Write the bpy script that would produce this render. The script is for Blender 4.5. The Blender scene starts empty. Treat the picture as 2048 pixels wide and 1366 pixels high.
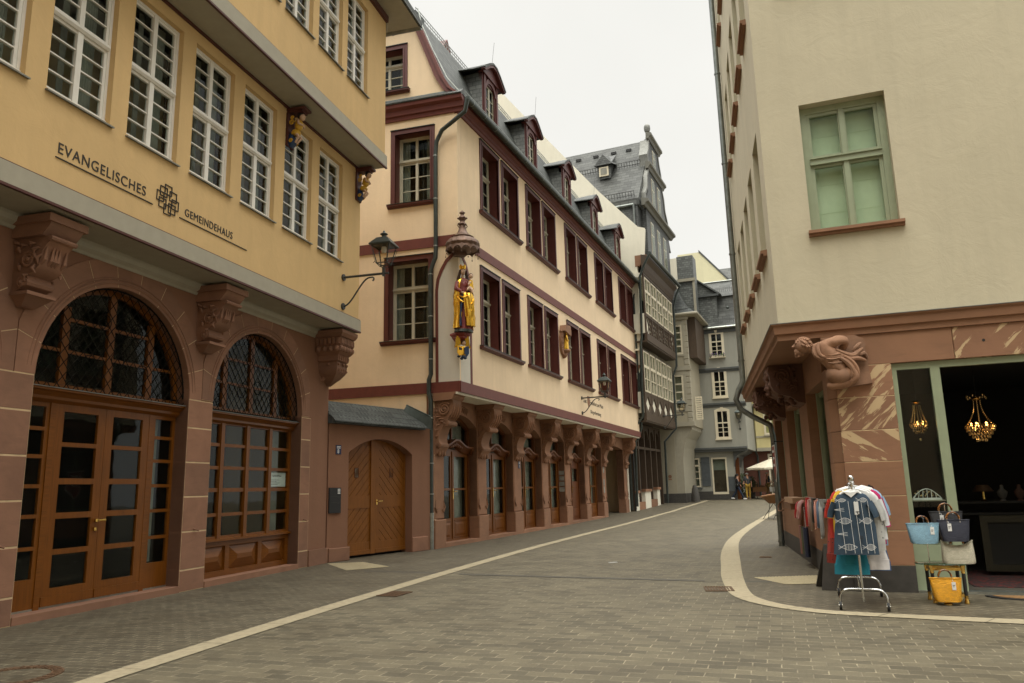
import bpy, bmesh, math, random
from mathutils import Vector, Matrix, noise
from mathutils.geometry import tessellate_polygon
random.seed(7)
R = math.radians
SC = bpy.context.scene
COL = SC.collection
# ------------------------------------------------------------------ camera
cam_d = bpy.data.cameras.new('camera'); CAM = bpy.data.objects.new('camera', cam_d); COL.objects.link(CAM)
cam_d.sensor_width = 36.0; cam_d.lens = 1511.12 / 2048 * 36.0
cam_d.clip_start = 0.05; cam_d.clip_end = 500
_p, _r = R(11.0255), R(-1.4146)
_fw = Vector((0, math.cos(_p), math.sin(_p))); _rt = Vector((1, 0, 0)); _up = Vector((0, -math.sin(_p), math.cos(_p)))
rt = math.cos(_r) * _rt + math.sin(_r) * _up; up = -math.sin(_r) * _rt + math.cos(_r) * _up
CAM.matrix_world = Matrix(((rt.x, up.x, -_fw.x, 0), (rt.y, up.y, -_fw.y, 0), (rt.z, up.z, -_fw.z, 1.5), (0, 0, 0, 1)))
SC.camera = CAM
# ------------------------------------------------------------------ sky: overcast, zenith brighter than the horizon
W = bpy.data.worlds.new('World'); SC.world = W; W.use_nodes = True
nt = W.node_tree; nt.nodes.clear()
def wn(t): return nt.nodes.new(t)
out = wn('ShaderNodeOutputWorld'); bg = wn('ShaderNodeBackground')
sky = wn('ShaderNodeTexSky'); sky.sky_type = 'NISHITA'; sky.sun_disc = False
sky.sun_elevation = R(58); sky.sun_rotation = R(200); sky.air_density = 2.0; sky.dust_density = 5.0
hs = wn('ShaderNodeHueSaturation'); hs.inputs['Saturation'].default_value = 0.15; hs.inputs['Value'].default_value = 0.9
nt.links.new(sky.outputs[0], hs.inputs['Color'])
tc = wn('ShaderNodeTexCoord'); sx = wn('ShaderNodeSeparateXYZ'); nt.links.new(tc.outputs['Generated'], sx.inputs[0])
mr = wn('ShaderNodeMapRange'); mr.inputs['From Min'].default_value = 0.64; mr.inputs['From Max'].default_value = 1.0
mr.inputs['To Min'].default_value = 7.3; mr.inputs['To Max'].default_value = 54.0
nt.links.new(sx.outputs['Z'], mr.inputs['Value'])
cn = wn('ShaderNodeTexNoise'); cn.inputs['Scale'].default_value = 2.2; cn.inputs['Detail'].default_value = 5; nt.links.new(tc.outputs['Generated'], cn.inputs['Vector'])
cm = wn('ShaderNodeMapRange'); cm.inputs['From Min'].default_value = .3; cm.inputs['From Max'].default_value = .7; cm.inputs['To Min'].default_value = .94; cm.inputs['To Max'].default_value = 1.05; nt.links.new(cn.outputs['Fac'], cm.inputs['Value'])
mm = wn('ShaderNodeMath'); mm.operation = 'MULTIPLY'; nt.links.new(mr.outputs[0], mm.inputs[0]); nt.links.new(cm.outputs[0], mm.inputs[1])
ov = wn('ShaderNodeVectorMath'); ov.operation = 'SCALE'; ov.inputs[0].default_value = (1.0, 0.99, 0.935)
nt.links.new(mm.outputs[0], ov.inputs['Scale'])
mx = wn('ShaderNodeMixRGB'); mx.inputs[0].default_value = 0.9
nt.links.new(hs.outputs[0], mx.inputs[1]); nt.links.new(ov.outputs[0], mx.inputs[2])
nt.links.new(mx.outputs[0], bg.inputs[0]); bg.inputs[1].default_value = 0.1
nt.links.new(bg.outputs[0], out.inputs[0])
sd = bpy.data.lights.new('sun', 'SUN'); sun = bpy.data.objects.new('sun', sd); COL.objects.link(sun)
sd.energy = 0.55; sd.angle = R(25); sd.color = (1.0, 0.96, 0.80)
_saz, _sel = R(200), R(58)   # direction towards the sun
sv = Vector((math.sin(_saz) * math.cos(_sel), math.cos(_saz) * math.cos(_sel), math.sin(_sel)))
sun.rotation_euler = sv.to_track_quat('Z', 'Y').to_euler(); sun.location = (0, 0, 30)
SC.view_settings.view_transform = 'Standard'; SC.view_settings.look = 'None'
SC.view_settings.exposure = 0.42; SC.view_settings.gamma = 1.0
SC.render.engine = 'CYCLES'
SC.cycles.max_bounces = 8; SC.cycles.diffuse_bounces = 4; SC.cycles.glossy_bounces = 3
SC.cycles.transmission_bounces = 6; SC.cycles.transparent_max_bounces = 12
SC.cycles.sample_clamp_indirect = 4.0

# ------------------------------------------------------------------ materials
MATS = {}
class NG:
    def __init__(s, name):
        s.m = bpy.data.materials.new(name); s.m.use_nodes = True; s.t = s.m.node_tree
        s.b = s.t.nodes['Principled BSDF']; s.out = s.t.nodes['Material Output']
    def n(s, t, **k):
        q = s.t.nodes.new(t)
        for a, v in k.items():
            if a in q.inputs: q.inputs[a].default_value = v
            else: setattr(q, a, v)
        return q
    def l(s, a, b): s.t.links.new(a, b)
    def uv(s, rot=0, sc=(1, 1, 1)):
        t = s.n('ShaderNodeTexCoord'); m = s.n('ShaderNodeMapping'); s.l(t.outputs['UV'], m.inputs[0])
        m.inputs['Rotation'].default_value = (0, 0, rot); m.inputs['Scale'].default_value = sc
        return m.outputs[0]
    def obj(s, sc=(1, 1, 1)):
        t = s.n('ShaderNodeTexCoord'); m = s.n('ShaderNodeMapping'); s.l(t.outputs['Object'], m.inputs[0])
        m.inputs['Scale'].default_value = sc
        return m.outputs[0]
    def noise(s, vec, scale, detail=4, rough=.55, dist=0):
        q = s.n('ShaderNodeTexNoise'); q.inputs['Scale'].default_value = scale; q.inputs['Detail'].default_value = detail
        q.inputs['Roughness'].default_value = rough; q.inputs['Distortion'].default_value = dist
        s.l(vec, q.inputs['Vector']); return q.outputs['Fac']
    def ramp(s, fac, stops):
        q = s.n('ShaderNodeValToRGB'); e = q.color_ramp.elements
        while len(e) < len(stops): e.new(.5)
        for i, (p, c) in enumerate(stops): e[i].position = p; e[i].color = (*c, 1) if len(c) == 3 else c
        s.l(fac, q.inputs[0]); return q.outputs[0]
    def mix(s, f, a, b, mode='MIX'):
        q = s.n('ShaderNodeMixRGB'); q.blend_type = mode
        for i, v in ((0, f), (1, a), (2, b)):
            if isinstance(v, (int, float)): q.inputs[i].default_value = v if i == 0 else (v, v, v, 1)
            elif isinstance(v, tuple): q.inputs[i].default_value = (*v, 1)
            else: s.l(v, q.inputs[i])
        return q.outputs[0]
    def bump(s, h, st=.3, dist=.01, prev=None):
        q = s.n('ShaderNodeBump'); q.inputs['Strength'].default_value = st; q.inputs['Distance'].default_value = dist
        s.l(h, q.inputs['Height'])
        if prev: s.l(prev, q.inputs['Normal'])
        return q.outputs[0]
    def fin(s, col=None, rough=.8, nrm=None, metal=0, spec=None):
        if isinstance(col, tuple): s.b.inputs['Base Color'].default_value = (*col, 1)
        elif col is not None: s.l(col, s.b.inputs['Base Color'])
        if isinstance(rough, (int, float)): s.b.inputs['Roughness'].default_value = rough
        else: s.l(rough, s.b.inputs['Roughness'])
        if nrm: s.l(nrm, s.b.inputs['Normal'])
        s.b.inputs['Metallic'].default_value = metal
        if spec is not None: s.b.inputs['Specular IOR Level'].default_value = spec
        return s.m
def sc3(c, k): return tuple(min(1, x * k) for x in c)
def plaster(name, c, var=.10, bump=.25):
    g = NG(name); v = g.uv(); n1 = g.noise(v, .7, 5, .6, .3); n2 = g.noise(v, 14, 3, .6); n3 = g.noise(g.uv(sc=(3.2, .25, 1)), 1.2, 4, .6)
    n4 = g.noise(v, 2.6, 6, .7, .8)
    a = g.ramp(n1, [(.25, sc3(c, 1 - var)), (.75, sc3(c, 1 + var * .5))])
    a = g.mix(g.ramp(n4, [(.38, (.22, .22, .22)), (.62, (0, 0, 0))]), a, sc3(c, .84))
    a = g.mix(g.ramp(n3, [(.45, (0, 0, 0)), (.75, (.55, .55, .55))]), a, sc3(c, .84))
    return g.fin(a, .9, g.bump(n2, bump, .005, g.bump(n4, .35, .02, g.bump(n1, .35, .03))))
def stone(name, c, var=.18, vein=None, rough=.85, scale=1.0, bump=.3):
    g = NG(name); v = g.obj(); n1 = g.noise(v, 1.3 * scale, 5, .6, .6); n2 = g.noise(v, 26 * scale, 4, .65); n3 = g.noise(g.obj((1, 1, 5)), 2.2 * scale, 5, .6, 1.0)
    a = g.ramp(n1, [(.3, sc3(c, 1 - var)), (.7, sc3(c, 1 + var))])
    a = g.mix(g.ramp(n3, [(.5, (0, 0, 0)), (.72, (.55, .55, .55))]), a, sc3(c, .8))
    ge = g.n('ShaderNodeNewGeometry'); a = g.mix(1.0, a, g.ramp(ge.outputs['Random Per Island'], [(0, (.82, .83, .84)), (1, (1.14, 1.12, 1.10))]), 'MULTIPLY')
    if vein:
        w = g.n('ShaderNodeTexNoise'); w.inputs['Scale'].default_value = 1.0; w.inputs['Detail'].default_value = 7
        w.inputs['Roughness'].default_value = .62; w.inputs['Distortion'].default_value = .5
        t = g.n('ShaderNodeTexCoord'); m = g.n('ShaderNodeMapping'); g.l(t.outputs['UV'], m.inputs[0])
        m.vector_type = 'TEXTURE'; m.inputs['Rotation'].default_value = (0, 0, vein[1]); m.inputs['Scale'].default_value = (1.0, .16, 1); g.l(m.outputs[0], w.inputs['Vector'])
        f = g.ramp(w.outputs['Fac'], [(.53, (0, 0, 0)), (.555, (1, 1, 1))])
        a = g.mix(f, a, vein[0])
    return g.fin(a, rough, g.bump(n2, bump, .004, g.bump(n1, .2, .02)))
def wood(name, c, rough=.38, horiz=False):
    g = NG(name); v = g.uv(sc=(2, 40, 1) if horiz else (40, 2, 1)); n1 = g.noise(v, 1.0, 5, .65, .4); n2 = g.noise(g.obj(), 3, 2)
    a = g.ramp(n1, [(.25, sc3(c, .55)), (.75, sc3(c, 1.3))]); a = g.mix(.35, a, g.ramp(n2, [(.3, sc3(c, .7)), (.7, sc3(c, 1.2))]))
    return g.fin(a, rough, g.bump(n1, .15, .002), spec=.3)
def plain(name, c, rough=.6, metal=0, var=.12, scale=6, bump=.08, spec=None):
    g = NG(name); n1 = g.noise(g.obj(), scale, 4)
    a = g.ramp(n1, [(.3, sc3(c, 1 - var)), (.7, sc3(c, 1 + var))])
    return g.fin(a, rough, g.bump(n1, bump, .004), metal, spec)
def slate(name, c, w=.28, h=.16, rot=0, rough=.45):
    g = NG(name); v = g.uv(rot)
    b = g.n('ShaderNodeTexBrick'); g.l(v, b.inputs['Vector']); b.inputs['Scale'].default_value = 1
    b.inputs['Brick Width'].default_value = w; b.inputs['Row Height'].default_value = h; b.inputs['Mortar Size'].default_value = .014
    b.inputs['Mortar Smooth'].default_value = .3; b.inputs['Bias'].default_value = 0
    b.inputs['Color1'].default_value = (*sc3(c, .55), 1); b.inputs['Color2'].default_value = (*sc3(c, 1.6), 1); b.inputs['Mortar'].default_value = (*sc3(c, .25), 1)
    # each course lifts towards its lower edge
    s = g.n('ShaderNodeSeparateXYZ'); g.l(v, s.inputs[0])
    m = g.n('ShaderNodeMath', operation='DIVIDE'); g.l(s.outputs[1], m.inputs[0]); m.inputs[1].default_value = h
    f = g.n('ShaderNodeMath', operation='FRACT'); g.l(m.outputs[0], f.inputs[0])
    i = g.n('ShaderNodeMath', operation='SUBTRACT'); i.inputs[0].default_value = 1; g.l(f.outputs[0], i.inputs[1])
    n1 = g.noise(v, 9, 4); col = g.mix(.35, b.outputs['Color'], g.ramp(n1, [(.3, sc3(c, .6)), (.7, sc3(c, 1.4))]))
    nb = g.bump(i.outputs[0], .9, .03); nb = g.bump(b.outputs['Fac'], -.5, .01, nb)
    return g.fin(col, rough, nb, spec=.3)
def paving(name, c, w, h, rot, mortar, off=.5, var=.3):
    g = NG(name); t = g.n('ShaderNodeTexCoord'); m = g.n('ShaderNodeMapping'); g.l(t.outputs['Object'], m.inputs[0]); m.inputs['Rotation'].default_value = (0, 0, rot)
    wn_ = g.n('ShaderNodeTexNoise'); wn_.inputs['Scale'].default_value = 3.0; g.l(m.outputs[0], wn_.inputs['Vector'])
    ad = g.n('ShaderNodeMixRGB'); ad.blend_type = 'LINEAR_LIGHT'; ad.inputs[0].default_value = .014; g.l(m.outputs[0], ad.inputs[1]); g.l(wn_.outputs['Color'], ad.inputs[2])
    v = ad.outputs[0]
    b = g.n('ShaderNodeTexBrick'); g.l(v, b.inputs['Vector']); b.inputs['Scale'].default_value = 1; b.offset = off
    b.inputs['Brick Width'].default_value = w; b.inputs['Row Height'].default_value = h; b.inputs['Mortar Size'].default_value = .0062
    b.inputs['Mortar Smooth'].default_value = .25; b.inputs['Bias'].default_value = 0.1
    b.inputs['Color1'].default_value = (*sc3(c, 1 - var), 1); b.inputs['Color2'].default_value = (*sc3(c, 1 + var), 1)
    n1 = g.noise(v, 1.1, 5, .6); n2 = g.noise(v, 40, 4, .7); n3 = g.noise(v, 6, 4)
    mk = g.ramp(n3, [(.42, sc3(mortar, .45)), (.62, mortar)])
    col = g.mix(b.outputs['Fac'], b.outputs['Color'], mk)
    col = g.mix(1.0, col, g.ramp(n1, [(.3, (.80, .79, .78)), (.7, (1.12, 1.12, 1.12))]), 'MULTIPLY')
    col = g.mix(1.0, col, g.ramp(n2, [(.3, (.85, .85, .85)), (.7, (1.12, 1.12, 1.12))]), 'MULTIPLY')
    inv = g.n('ShaderNodeMath', operation='SUBTRACT'); inv.inputs[0].default_value = 1; g.l(b.outputs['Fac'], inv.inputs[1])
    nb = g.bump(inv.outputs[0], .6, .006); nb = g.bump(n2, .35, .004, nb)
    return g.fin(col, g.ramp(n1, [(.3, (.55, .55, .55)), (.7, (.75, .75, .75))]), nb)
def glass(name, tint=(.86, .9, .88), refl=1.0):
    g = NG(name); g.t.nodes.remove(g.b)
    tr = g.n('ShaderNodeBsdfTransparent'); tr.inputs[0].default_value = (*tint, 1)
    gl = g.n('ShaderNodeBsdfGlossy'); gl.inputs['Roughness'].default_value = .02; gl.inputs[0].default_value = (refl, refl, refl, 1)
    lw = g.n('ShaderNodeLayerWeight'); lw.inputs['Blend'].default_value = .5
    pw = g.n('ShaderNodeMath', operation='POWER'); g.l(lw.outputs['Facing'], pw.inputs[0]); pw.inputs[1].default_value = 4.5
    fr = g.n('ShaderNodeMath', operation='MULTIPLY_ADD'); g.l(pw.outputs[0], fr.inputs[0]); fr.inputs[1].default_value = .30; fr.inputs[2].default_value = .015
    n1 = g.noise(g.obj(), 1.6, 2); nb = g.bump(n1, .06, .03); g.l(nb, gl.inputs['Normal'])
    m = g.n('ShaderNodeMixShader'); g.l(fr.outputs[0], m.inputs[0]); g.l(tr.outputs[0], m.inputs[1]); g.l(gl.outputs[0], m.inputs[2])
    g.l(m.outputs[0], g.out.inputs[0]); return g.m
def emis(name, c, st):
    g = NG(name); g.b.inputs['Base Color'].default_value = (*c, 1); g.b.inputs['Emission Color'].default_value = (*c, 1); g.b.inputs['Emission Strength'].default_value = st
    return g.m
def woven(name, c, sc=60):
    g = NG(name); v = g.uv(sc=(1, 1, 1)); w = g.n('ShaderNodeTexBrick'); g.l(v, w.inputs['Vector']); w.inputs['Scale'].default_value = 1
    w.inputs['Brick Width'].default_value = .028; w.inputs['Row Height'].default_value = .014; w.inputs['Mortar Size'].default_value = .0028; w.inputs['Mortar Smooth'].default_value = 1
    w.inputs['Color1'].default_value = (*sc3(c, .85), 1); w.inputs['Color2'].default_value = (*sc3(c, 1.15), 1); w.inputs['Mortar'].default_value = (*sc3(c, .45), 1)
    inv = g.n('ShaderNodeMath', operation='SUBTRACT'); inv.inputs[0].default_value = 1; g.l(w.outputs['Fac'], inv.inputs[1])
    return g.fin(w.outputs['Color'], .5, g.bump(inv.outputs[0], .8, .006))
M = {}
M['yellow'] = plaster('yellow_render', (.62, .42, .19))
M['cream'] = plaster('cream_render', (.80, .62, .41))
M['beige'] = plaster('beige_render', (.53, .475, .34), .07)
M['pinkpl'] = plaster('pink_render', (.225, .108, .060), .08)
M['greytrim'] = plain('grey_green_trim', (.33, .30, .225), .6, var=.05)
M['stoneA'] = stone('pink_sandstone', (.23, .115, .068))
M['stoneB'] = stone('brown_sandstone', (.25, .125, .068))
M['stoneR'] = stone('red_sandstone', (.25, .125, .066), .10, rough=.75)
M['stoneRv'] = stone('veined_sandstone', (.25, .125, .068), .12, ((.50, .36, .20), .80), .75)
M['stoneRw'] = stone('veined_sandstone_steep', (.25, .125, .068), .12, ((.50, .36, .20), -.62), .75)
M['stoneD'] = stone('dark_carved_stone', (.11, .05, .03))
M['atlas'] = stone('carved_relief_stone', (.27, .145, .085), .22, scale=2.5, bump=.6)
M['mortar'] = plain('pale_mortar', (.52, .38, .22), .9)
M['redw'] = plain('oxblood_paint', (.085, .018, .013), .45, var=.1)
M['redb'] = plain('oxblood_band', (.13, .028, .018), .55, var=.12)
M['gridred'] = plain('dark_red_edge', (.075, .02, .015), .5)
M['white'] = plain('white_window_paint', (.70, .67, .60), .4, var=.05)
M['greyw'] = plain('grey_cream_window_paint', (.44, .41, .31), .45, var=.06)
M['greenw'] = plain('sage_green_paint', (.27, .31, .20), .42, var=.05)
M['nichew'] = plaster('pale_grey_niche', (.62, .58, .49), .05)
M['oak'] = wood('orange_oak', (.155, .050, .005))
M['oakh'] = wood('orange_oak_horizontal', (.155, .050, .005), horiz=True)
M['oakd'] = wood('dark_oak', (.13, .042, .012))
M['timber'] = wood('dark_timber', (.075, .05, .032), .6)
M['black'] = plain('black_metal', (.012, .012, .012), .45)
M['lattice'] = plain('matt_black_iron', (.010, .009, .007), .9, spec=.05)
M['iron'] = plain('dark_grey_iron', (.035, .036, .032), .55, .0)
M['zinc'] = plain('zinc', (.20, .215, .20), .38, .8, var=.2)
M['zincd'] = plain('dark_zinc', (.055, .065, .058), .42, .6, var=.2)
M['zincg'] = plain('galvanised_steel', (.34, .36, .33), .35, .85, var=.25)
M['gabletrim'] = plain('dark_grey_moulding', (.13, .125, .10), .6)
M['lead'] = plain('lead_sheet', (.19, .19, .17), .55, .3, var=.2)
M['slate'] = slate('slate_shingles', (.055, .06, .055), .28, .19, rough=.6)
M['slate2'] = slate('slate_shingles_pale', (.068, .07, .064), .50, .28, rough=.65)
M['slate4'] = slate('slate_cladding_pale', (.095, .1, .092), .24, .15)
M['slate3'] = slate('slate_cladding', (.055, .058, .054), .2, .13)
M['glass'] = glass('window_glass')
M['lglass'] = glass('lantern_glass', (.88, .84, .76), .6)
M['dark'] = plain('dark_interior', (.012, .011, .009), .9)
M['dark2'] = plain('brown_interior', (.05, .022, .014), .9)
M['curtain'] = plain('grey_curtain', (.26, .25, .21), .9, var=.25, scale=3)
M['curtaing'] = plain('green_grey_blind', (.70, .78, .56), .8, var=.05)
M['street'] = paving('street_setts', (.098, .083, .051), .235, .145, R(19), (.27, .23, .15), var=.26)
M['pave'] = paving('pavement_setts', (.078, .064, .039), .17, .105, R(15), (.26, .225, .145), var=.2)
M['pave2'] = paving('pavement_slabs', (.080, .066, .041), .20, .12, R(-18), (.28, .24, .155), var=.15)
M['curbj'] = plain('kerb_joint', (.10, .085, .055), .9)
M['curb'] = plain('pale_granite', (.32, .27, .175), .8, var=.14, scale=14, bump=.2)
M['tactile'] = plain('pale_tactile_slab', (.42, .36, .23), .8, var=.12, scale=20)
M['darkstrip'] = plain('dark_drain_strip', (.075, .068, .052), .7, var=.1)
M['basalt'] = plain('dark_basalt_plinth', (.05, .045, .038), .65, var=.2, scale=9, bump=.2)
M['rust'] = plain('rusty_iron', (.11, .062, .032), .7, .3, var=.35, scale=30, bump=.5)
M['gold'] = plain('gilding', (.80, .47, .06), .26, .95, var=.15, scale=9, bump=.3)
M['goldp'] = plain('yellow_paint', (.55, .32, .03), .4)
M['brass'] = plain('brass', (.72, .48, .14), .25, 1.0)
M['blue'] = plain('blue_paint', (.012, .035, .09), .4)
M['redp'] = plain('red_paint', (.22, .03, .02), .4)
M['skinp'] = plain('painted_flesh', (.55, .36, .24), .5, var=.05)
M['hairp'] = plain('brown_hair', (.045, .022, .012), .6)
M['copper'] = plain('weathered_copper', (.13, .075, .05), .5, .5, var=.3)
M['chrome'] = plain('chrome', (.62, .62, .60), .15, 1.0, var=.05)
M['rubber'] = plain('black_rubber', (.02, .02, .02), .7)
M['bluew'] = plaster('blue_grey_render', (.30, .295, .25), .05)
M['bluetrim'] = plain('dark_blue_grey_trim', (.075, .08, .078), .6)
M['bluedark'] = plain('slate_blue_panel', (.07, .08, .085), .6)
M['paleyel'] = plaster('faded_yellow_render', (.74, .69, .46), .04)
M['lightyel'] = plaster('pale_yellow_render', (.62, .54, .27), .05)
M['palecream'] = plaster('pale_cream_render', (.78, .73, .59), .05)
M['oakg'] = wood('golden_oak', (.20, .070, .008), .5)
M['wframe'] = plain('cream_frame', (.64, .57, .42), .5, var=.05)
M['greycream'] = plaster('grey_cream_render', (.36, .32, .23), .06)
M['redbrown'] = plaster('red_brown_render', (.14, .055, .035), .1)
M['ltext'] = plain('black_lettering', (.02, .016, .012), .6)
M['navyp'] = plain('navy_enamel', (.01, .015, .06), .3)
M['whitep'] = plain('white_enamel', (.72, .72, .70), .4)
M['canvas'] = plain('off_white_canvas', (.55, .50, .38), .85)
M['wicker'] = woven('brown_wicker', (.26, .12, .04))
M['leaf'] = plain('leaves', (.07, .12, .025), .6, var=.5, scale=9)
M['foldred'] = plain('red_dress', (.20, .035, .03), .5)

# ------------------------------------------------------------------ frames and mesh builder
class Fr:
    """facade frame: P(s, o, z): s along the wall, o out of it, z up"""
    def __init__(s, x, y, az, z=0):
        a = R(az); s.o = Vector((x, y, z)); s.d = Vector((math.sin(a), math.cos(a), 0)); s.n = Vector((math.cos(a), -math.sin(a), 0)); s.rz = R(90 - az)
    def P(s, a, o, z): return s.o + s.d * a + s.n * o + Vector((0, 0, z))
class LocalFr(Fr):
    def __init__(s): s.o = Vector(); s.d = Vector((1, 0, 0)); s.n = Vector((0, -1, 0)); s.rz = 0
L0 = LocalFr()
def gh(y):
    k = [(24, 0), (30, .01), (36, .05), (41, .11), (50, .40), (60, .6)]
    if y <= 24: return 0.0
    for (a, p), (b, q) in zip(k, k[1:]):
        if y <= b: return p + (q - p) * (y - a) / (b - a)
    return .6
class MB:
    def __init__(s): s.v = []; s.f = []; s.sm = []; s.mi = []; s.cur = 0
    def quad(s, pts, sm=False):
        n = len(s.v); s.v += [Vector(p) for p in pts]; s.f.append(list(range(n, n + len(pts)))); s.sm.append(sm); s.mi.append(s.cur); return s
    def faces(s, pts, fs, sm=False):
        n = len(s.v); s.v += [Vector(p) for p in pts]
        for f in fs: s.f.append([n + i for i in f]); s.sm.append(sm); s.mi.append(s.cur)
        return s
    def box(s, F, s0, s1, o0, o1, z0, z1):
        p = [F.P(a, o, z) for z in (z0, z1) for o in (o0, o1) for a in (s0, s1)]
        return s.faces(p, [(0, 1, 3, 2), (4, 6, 7, 5), (0, 4, 5, 1), (2, 3, 7, 6), (0, 2, 6, 4), (1, 5, 7, 3)])
    def bev(s, F, s0, s1, o0, o1, z0, z1, b=.01):
        """box whose outer face (o1) is chamfered"""
        p = [F.P(a, o0, z) for a, z in ((s0, z0), (s1, z0), (s1, z1), (s0, z1))] + [F.P(a, o1 - b, z) for a, z in ((s0, z0), (s1, z0), (s1, z1), (s0, z1))] + [F.P(a, o1, z) for a, z in ((s0 + b, z0 + b), (s1 - b, z0 + b), (s1 - b, z1 - b), (s0 + b, z1 - b))]
        fs = [(0, 1, 2, 3)]
        for k in (0, 4):
            for i in range(4): fs.append((k + i, k + (i + 1) % 4, k + 4 + (i + 1) % 4, k + 4 + i))
        fs.append((8, 9, 10, 11)); return s.faces(p, fs)
    def prism(s, pts0, pts1, sm=False, caps=True):
        n = len(pts0); p = list(pts0) + list(pts1); fs = [(i, (i + 1) % n, n + (i + 1) % n, n + i) for i in range(n)]
        s.faces(p, fs, sm)
        if caps:
            for base in (pts0, pts1):
                tr = tessellate_polygon([[Vector(q) for q in base]]); s.faces(base, tr)
        return s
    def ext_oz(s, F, poly, s0, s1, sm=False):
        return s.prism([F.P(s0, o, z) for o, z in poly], [F.P(s1, o, z) for o, z in poly], sm)
    def ext_sz(s, F, poly, o0, o1, sm=False):
        return s.prism([F.P(a, o0, z) for a, z in poly], [F.P(a, o1, z) for a, z in poly], sm)
    def ext_so(s, F, poly, z0, z1, sm=False):
        return s.prism([F.P(a, o, z0) for a, o in poly], [F.P(a, o, z1) for a, o in poly], sm)
    def wall(s, F, outer, holes, o1, th, sides=True):
        """plate in the s-z plane with holes, front at o1, thickness th"""
        polys = [outer] + holes; flat = [q for p in polys for q in p]
        tr = tessellate_polygon([[Vector((a, z, 0)) for a, z in p] for p in polys])
        s.faces([F.P(a, o1, z) for a, z in flat], tr); s.faces([F.P(a, o1 - th, z) for a, z in flat], tr)
        for k, p in enumerate(polys):
            if k == 0 and not sides: continue
            n = len(p)
            for i in range(n):
                a, b = p[i], p[(i + 1) % n]
                s.quad([F.P(a[0], o1, a[1]), F.P(b[0], o1, b[1]), F.P(b[0], o1 - th, b[1]), F.P(a[0], o1 - th, a[1])])
        return s
    def gridwall(s, F, s0, s1, z0, z1, holes, o1, th):
        """plate with rectangular holes (a0,a1,b0,b1)"""
        xs = sorted({s0, s1, *[h[0] for h in holes], *[h[1] for h in holes]}); xs = [x for x in xs if s0 - 1e-6 <= x <= s1 + 1e-6]
        zs = sorted({z0, z1, *[h[2] for h in holes], *[h[3] for h in holes]}); zs = [z for z in zs if z0 - 1e-6 <= z <= z1 + 1e-6]
        inh = lambda x, z: any(h[0] < x < h[1] and h[2] < z < h[3] for h in holes)
        for i in range(len(xs) - 1):
            for j in range(len(zs) - 1):
                if inh((xs[i] + xs[i + 1]) / 2, (zs[j] + zs[j + 1]) / 2): continue
                for o in (o1, o1 - th): s.quad([F.P(xs[i], o, zs[j]), F.P(xs[i + 1], o, zs[j]), F.P(xs[i + 1], o, zs[j + 1]), F.P(xs[i], o, zs[j + 1])])
        for (a, b, c, d) in holes + [(s0, s1, z0, z1)]:
            q = [(a, c), (b, c), (b, d), (a, d)]
            for i in range(4):
                u, w = q[i], q[(i + 1) % 4]
                s.quad([F.P(u[0], o1, u[1]), F.P(w[0], o1, w[1]), F.P(w[0], o1 - th, w[1]), F.P(u[0], o1 - th, u[1])])
        return s
    def tube(s, pts, r, n=8, closed=False, caps=True, r2=None):
        pts = [Vector(p) for p in pts]; m = len(pts); rings = []
        prev = None
        for i, p in enumerate(pts):
            a = pts[i - 1] if (i or closed) else p; b = pts[(i + 1) % m] if (i < m - 1 or closed) else p
            t = (b - a).normalized() if (b - a).length > 1e-9 else Vector((0, 0, 1))
            if prev is None:
                u = t.orthogonal().normalized()
            else:
                u = prev - t * prev.dot(t); u = u.normalized() if u.length > 1e-6 else t.orthogonal().normalized()
            prev = u; w = t.cross(u)
            rr = r[i] if isinstance(r, (list, tuple)) else r
            rings.append([p + (u * math.cos(2 * math.pi * k / n) + w * math.sin(2 * math.pi * k / n) * (r2 or 1)) * rr for k in range(n)])
        P = [q for g in rings for q in g]; fs = []
        for i in range(m if closed else m - 1):
            j = (i + 1) % m
            for k in range(n): fs.append((i * n + k, i * n + (k + 1) % n, j * n + (k + 1) % n, j * n + k))
        s.faces(P, fs, True)
        if caps and not closed: s.quad(rings[0][::-1]); s.quad(rings[-1])
        return s
    def lathe(s, c, prof, n=16, sx=1, sy=1, rot=0, F=None, top=None):
        """prof: (radius, z) list about the vertical through c"""
        c = Vector(c); P = []; fs = []; m = len(prof)
        for r, z in prof:
            for k in range(n):
                a = 2 * math.pi * k / n + rot; P.append(c + Vector((r * math.cos(a) * sx, r * math.sin(a) * sy, z)))
        for i in range(m - 1):
            for k in range(n): fs.append((i * n + k, i * n + (k + 1) % n, (i + 1) * n + (k + 1) % n, (i + 1) * n + k))
        s.faces(P, fs, n > 6)
        if prof[0][0] > 1e-4: s.quad(P[:n][::-1])
        if prof[-1][0] > 1e-4: s.quad(P[-n:])
        return s
    def ell(s, c, rx, ry, rz, n=12, m=8, mat=None):
        c = Vector(c); P = []; fs = []
        for i in range(m + 1):
            t = math.pi * i / m
            for k in range(n):
                a = 2 * math.pi * k / n; q = Vector((rx * math.sin(t) * math.cos(a), ry * math.sin(t) * math.sin(a), rz * math.cos(t)))
                if mat: q = mat @ q
                P.append(c + q)
        for i in range(m):
            for k in range(n): fs.append((i * n + k, i * n + (k + 1) % n, (i + 1) * n + (k + 1) % n, (i + 1) * n + k))
        return s.faces(P, fs, True)
    def loft(s, rings, caps=True, sm=True, closed=True):
        n = len(rings[0]); P = [q for g in rings for q in g]; fs = []
        for i in range(len(rings) - 1):
            for k in range(n if closed else n - 1): fs.append((i * n + k, i * n + (k + 1) % n, (i + 1) * n + (k + 1) % n, (i + 1) * n + k))
        s.faces(P, fs, sm)
        if caps and closed: s.quad(rings[0][::-1]); s.quad(rings[-1])
        return s
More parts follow.
